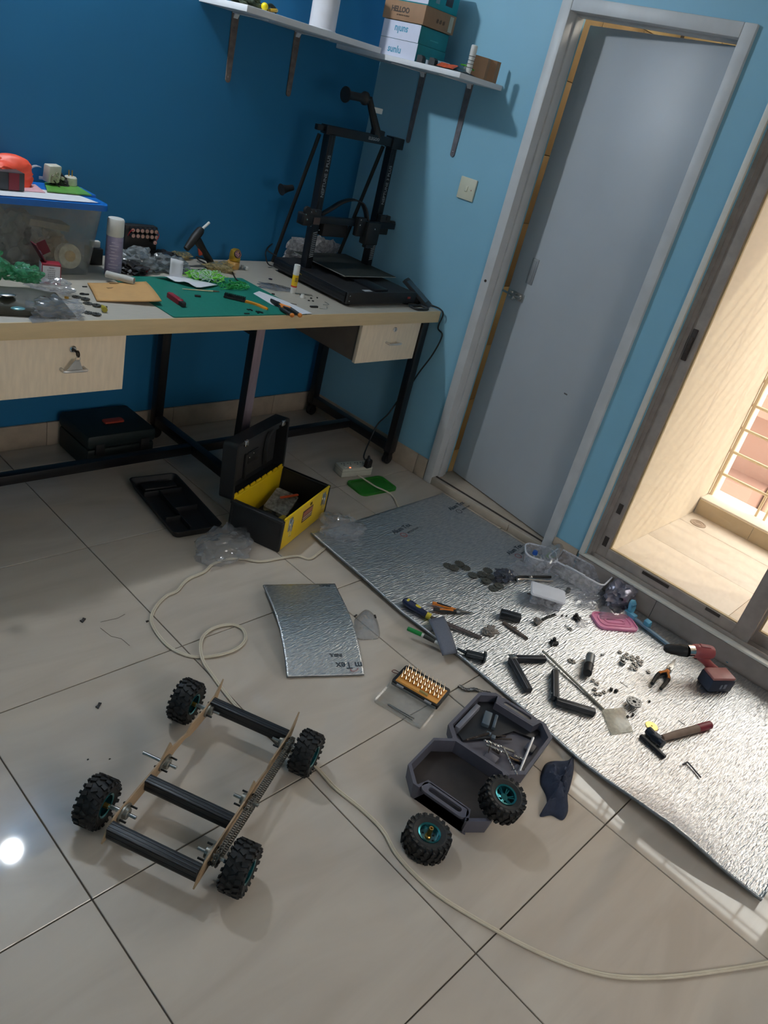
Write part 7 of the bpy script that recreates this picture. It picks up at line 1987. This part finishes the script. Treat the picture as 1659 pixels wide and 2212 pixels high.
MB().prism(rrect(0.036, 0.055, 0.017), -0.006, 0.006, bev=0.002, M=M0 @ Matrix.Translation((0.0, 0.008, 0.034)) @ Matrix.Rotation(PI / 2 - 0.3, 4, 'Y') @ Matrix.Rotation(PI / 2, 4, 'Z')).build('jaw_pad', M_SKY, t)
b = MB()
for k in range(4):
    b.box((0.0, 0.008, 0.022 + k * 0.008), (0.016, 0.028, 0.002), M=M0)
b.build('pad_rib', mat('deep_sky_plastic', rgb(62, 130, 168), 0.4), t)
MB().box((0.012, 0.0, 0.004), (0.05, 0.026, 0.020), M=M0, bev=0.003).build('fixed_jaw', M_SKY, t)
MB().box((0.088, 0.010, 0.010), (0.026, 0.022, 0.036), rot=(0.3, 0, 0), M=M0, bev=0.003).build('sliding_jaw', M_SKY, t)
# cordless drill
c0 = onf((2.2727,-1.602), 0.055)
dd = thing('cordless_drill', 'red and black cordless drill standing on its battery beside the door step', 'drill', onf((2.1343,-1.7272)))
ck, ct, bd_, bk = (Vector(v) for v in ((2.0205,-1.5391,0.1), (2.0673,-1.6028,0.115), (2.0932,-1.6173,0.115), (2.1555,-1.6651,0.118)))
W(MB().tube([ck, ck.lerp(ct, 0.10), ck.lerp(ct, 0.35), ck.lerp(ct, 0.62), ck.lerp(ct, 0.65), ct], 0.02, 20, rads=[0.008, 0.015, 0.0195, 0.0205, 0.0220, 0.0225]), 'chuck', M_PBLK, dd)
W(MB().tube([ct, ct.lerp(bd_, 0.9)], 0.0228, 20), 'torque_collar', M_CHROME, dd)
M_DRED = mat('dull_red_housing', rgb(156, 74, 78), 0.42, var=0.06)
W(MB().tube([ct.lerp(bd_, 0.8), bd_, bd_.lerp(bk, 0.2), bd_.lerp(bk, 0.8), bk, bk + (bk - bd_).normalized() * 0.008], 0.026, 16, rads=[0.021, 0.025, 0.027, 0.027, 0.023, 0.012]), 'body', M_DRED, dd)
g0, g1 = bd_.lerp(bk, 0.45) - Vector((0, 0, 0.015)), Vector((2.1679,-1.7,0.052))
W(MB().tube([g0, g0.lerp(g1, 0.35), g0.lerp(g1, 0.75), g1], 0.017, 12, rads=[0.021, 0.0165, 0.0165, 0.020]), 'grip', M_DRED, dd)
W(MB().box(g0.lerp(g1, 0.12) + (ck - bk).normalized() * 0.020, (0.014, 0.014, 0.024), rot=(0, 0.3, 0.4), bev=0.004), 'trigger', M_PBLK, dd)
W(MB().box(bd_.lerp(bk, 0.5) + Vector((0, 0, 0.024)), (0.040, 0.020, 0.008), rot=(0, 0, math.atan2((bk - ck).y, (bk - ck).x)), bev=0.002), 'top_rib', mat('dark_red_rib', rgb(130, 44, 54), 0.45), dd)
Bt = [Vector(v) for v in ((2.0546,-1.7024) + (0,), (2.1486,-1.7582) + (0,))]
ax = (Bt[1] - Bt[0]); an = math.atan2(ax.y, ax.x)
bc = onf((2.1399,-1.7249), 0.0)
MB().box((0, 0, 0.027), (0.105, 0.070, 0.052), bev=0.006, M=Matrix.Rotation(an, 4, 'Z')).build('battery', mat('navy_black_battery', rgb(38, 46, 66), 0.45, var=0.1), dd)
MB().box((0.0, 0.0, 0.057), (0.100, 0.062, 0.012), bev=0.004, M=Matrix.Rotation(an, 4, 'Z')).build('battery_shoe', mat('dusty_rose_plastic', rgb(170, 110, 106), 0.45), dd)
for k, (x_, w_) in enumerate(((-0.004, 0.008), (0.012, 0.012))):
    MB().box((x_, -0.0356, 0.026 + 0.002 * k), (w_, 0.001, 0.020), M=Matrix.Rotation(an, 4, 'Z')).build('label_mark', mat('pale_blue_mark', rgb(120, 124, 140), 0.5), dd)
tag(MB().sph((0, 0, 0.012), 1, (0.024, 0.014, 0.012), 2).build('blue_grip', mat('dull_teal_plastic', rgb(40, 110, 140), 0.4), loc=onf((2.3436,-1.7018), 0.03) - Vector((0, 0, 0.03))), 'dull blue plastic end showing behind the drill battery', 'grip')
# open pliers
pliers('combination_pliers', 'open brown and black combination pliers in front of the drill battery', onf((2.1196,-1.5723), 0.010), onf((2.0517,-1.5832), 0.010), onf((1.898,-1.5866), 0.010), onf((1.903,-1.6195), 0.010), 0.0095, mat('pale_jaw_steel', rgb(180, 178, 172), 0.35, 0.7), capA=False)
# hammer
h0, h1, h2 = onf((1.6565,-1.7424), 0.014), onf((1.824,-1.7951), 0.012), onf((1.8863,-1.8142), 0.012)
hm = thing('hammer', 'hammer with a grey wooden handle and dark red end on the foil', 'hammer', h0)
W(MB().tube([h0, h0.lerp(h1, 0.4), h1], 0.012, 14, rads=[0.010, 0.0125, 0.0135]), 'handle', mat('worn_grey_wood', rgb(136, 116, 102), 0.7, var=0.15, scale=30), hm)
W(MB().tube([h1, h2], 0.014, 14), 'red_end', mat('dark_red_paint', rgb(128, 34, 50), 0.5), hm)
k0, k1 = onf((1.6486,-1.6951), 0.014), onf((1.6307,-1.7584), 0.014)
kd = (k1 - k0).normalized()
W(MB().tube([k0, k0.lerp(k1, 0.3), k0.lerp(k1, 0.5), k1], 0.013, 14, rads=[0.0145, 0.0135, 0.011, 0.0135]).box(k0.lerp(k1, 0.55), (0.026, 0.026, 0.024), bev=0.004), 'head', mat('blue_black_steel', rgb(38, 44, 56), 0.4, 0.4), hm)
q0, q1 = onf((1.6111,-1.6904), 0.006), onf((1.5929,-1.7884), 0.006)
tag(MB().box((0, 0, 0), ((q1 - q0).length, 0.012, 0.010), bev=0.0015).build('flat_bar', mat('black_flat_steel', rgb(28, 30, 36), 0.45, 0.3), loc=(q0 + q1) / 2, rz=math.atan2((q1 - q0).y, (q1 - q0).x)), 'narrow black flat bar lying against the hammer head', 'bar')
# hex key
pts = [onf(p, 0.0045) for p in ((1.6198,-1.8382), (1.6395,-1.8421), (1.6428,-1.8487), (1.621,-1.8998))]
tag(MB().tube(smooth_path(pts, 4), 0.0026, 6).build('hex_key', mat('dark_hex_steel', rgb(66, 66, 70), 0.4, 0.5)), 'dark bent hex key lying alone at the lower foil', 'hex key')
# black gears, chain and bits
for k, (x_, lab) in enumerate((((1.7616,-1.2485), 'black toothed part with a pin, above the right angled bar'), ((1.9904,-1.208), 'black gear like part on the foil left of the pink lid'))):
    t = thing('gear_part', lab, 'gear part', onf(x_), k * 0.7)
    o = sprocket_mesh(0.012, 9, 0.003, 0.008, tooth=0.005).build('gear', M_PBLK, t)
    MB().cyl((-0.006, 0, 0.009), (-0.034 if k == 0 else -0.02, -0.008, 0.006), 0.003, seg=8).build('pin', M_PBLK, t)
    MB().cyl((0.004, 0.006, 0.004), (0.004, 0.006, 0.020), 0.006, seg=10).build('post', M_PBLK, t)
tag(crumple('clear_bits_bag', M_CRYS, (0.05, 0.045, 0.014), 87, amp=0.35, loc=onf((1.9823,-1.2382))), 'tiny clear bag under the black gear part left of the pink lid', 'bag')
tag(crumple('grey_lint', mat('grey_lint', rgb(130, 122, 116), 0.9, var=0.2), (0.055, 0.048, 0.020), 85, sub=4, loc=onf((1.5796,-1.0763))), 'grey crumpled lump of lint at the tip of the chisel', 'lint')
tag(crumple('grey_lint', MATS['grey_lint'], (0.036, 0.030, 0.020), 86, sub=4, loc=onf((1.8085,-1.1387))), 'small grey lump below the small clear tub', 'lump')
def chain_bits(name, lab, pts, m, w=0.0045):
    P = smooth_path(pts, 6)
    b = MB()
    acc = 0
    for i in range(len(P) - 1):
        d = P[i + 1] - P[i]
        a = math.atan2(d.y, d.x)
        M0 = Matrix.Translation((P[i] + P[i + 1]) / 2) @ Matrix.Rotation(a, 4, 'Z')
        ww = w if i % 2 else w * 0.7
        for s in (-1, 1):
            b.box((0, s * ww, 0), (d.length * 1.25, 0.0014, 0.0055), M=M0)
        b.cyl(M0 @ Vector((0, -w, 0)), M0 @ Vector((0, w, 0)), 0.0022, seg=6)
    return tag(b.build(name, m), lab, 'chain')
M_CHN = mat('worn_chain', rgb(126, 124, 122), 0.35, 0.7, var=0.3, scale=120)
chain_bits('loose_chain', 'loose length of grey roller chain on the floor above the drill case', [(1.2593,-1.1978) + (0.004,), (1.2664,-1.2244) + (0.004,), (1.2953,-1.2392) + (0.004,), (1.3091,-1.2623) + (0.004,), (1.3267,-1.2803) + (0.004,), (1.3407,-1.3207) + (0.004,)], M_CHN, 0.0055)
chain_bits('loose_chain', 'short piece of dark chain on the foil below the small clear tub', [onf((1.8395,-1.1406), 0.003), onf((1.8775,-1.1416), 0.003), onf((1.9256,-1.1476), 0.003)], M_DSTEEL, 0.005)
for k, (x_, w_) in enumerate((((1.9465,-1.1652), 'left'), ((1.9626,-1.177), 'right'))):
    tag(MB().box((0, 0, 0.002), (0.010, 0.006, 0.004), bev=0.001).build('black_clip', M_PBLK, loc=onf(x_), rz=0.3 * k), w_ + ' one of two tiny black clips right of the dark chain piece', 'clip')
for k, (x_, y_, w_) in enumerate((((1.903,-1.2062), (1.9081,-1.231), 'upper'), ((1.8958,-1.2086), (1.8946,-1.2331), 'lower'))):
    a_, c_ = onf(x_, 0.002), onf(y_, 0.002)
    tag(MB().cyl(Vector((0, 0, 0)), c_ - a_, 0.0014, seg=6).build('thin_pin', M_DSTEEL, loc=a_), w_ + ' one of two thin dark pins below the black clips', 'pin')
ring((1.9009,-1.2334), 'small grey ring beside the two thin dark pins')
o = sprocket_mesh(0.011, 8, 0.0045, 0.003, tooth=0.004).build('star_washer', M_STEELD, loc=onf((1.7327,-1.3453)))
tag(o, 'grey star shaped washer between the thin rod and the motor', 'washer')
for k, (a_, c_, lab) in enumerate((((1.8047,-1.5091), (1.8046,-1.5415), 'thin grey needle on the foil between the ring heap and the hub'), ((1.8171,-1.7332), (1.8166,-1.7578), 'thin grey wire scrap above the hammer handle'))):
    a_, c_ = onf(a_, 0.001), onf(c_, 0.001)
    tag(MB().cyl(Vector((0, 0, 0)), c_ - a_, 0.0009, seg=5).build('thin_needle', M_STEELD, loc=a_), lab, 'needle')
b = MB().box((0, 0, 0.006), (0.022, 0.018, 0.012), bev=0.003).cyl((0, 0, 0.012), (0, 0, 0.016), 0.005, seg=10)
tag(b.build('square_nut', M_STEELD, loc=onf((2.1335,-1.0767)), rz=0.4), 'grey square fitting in front of the long clear tub', 'fitting')
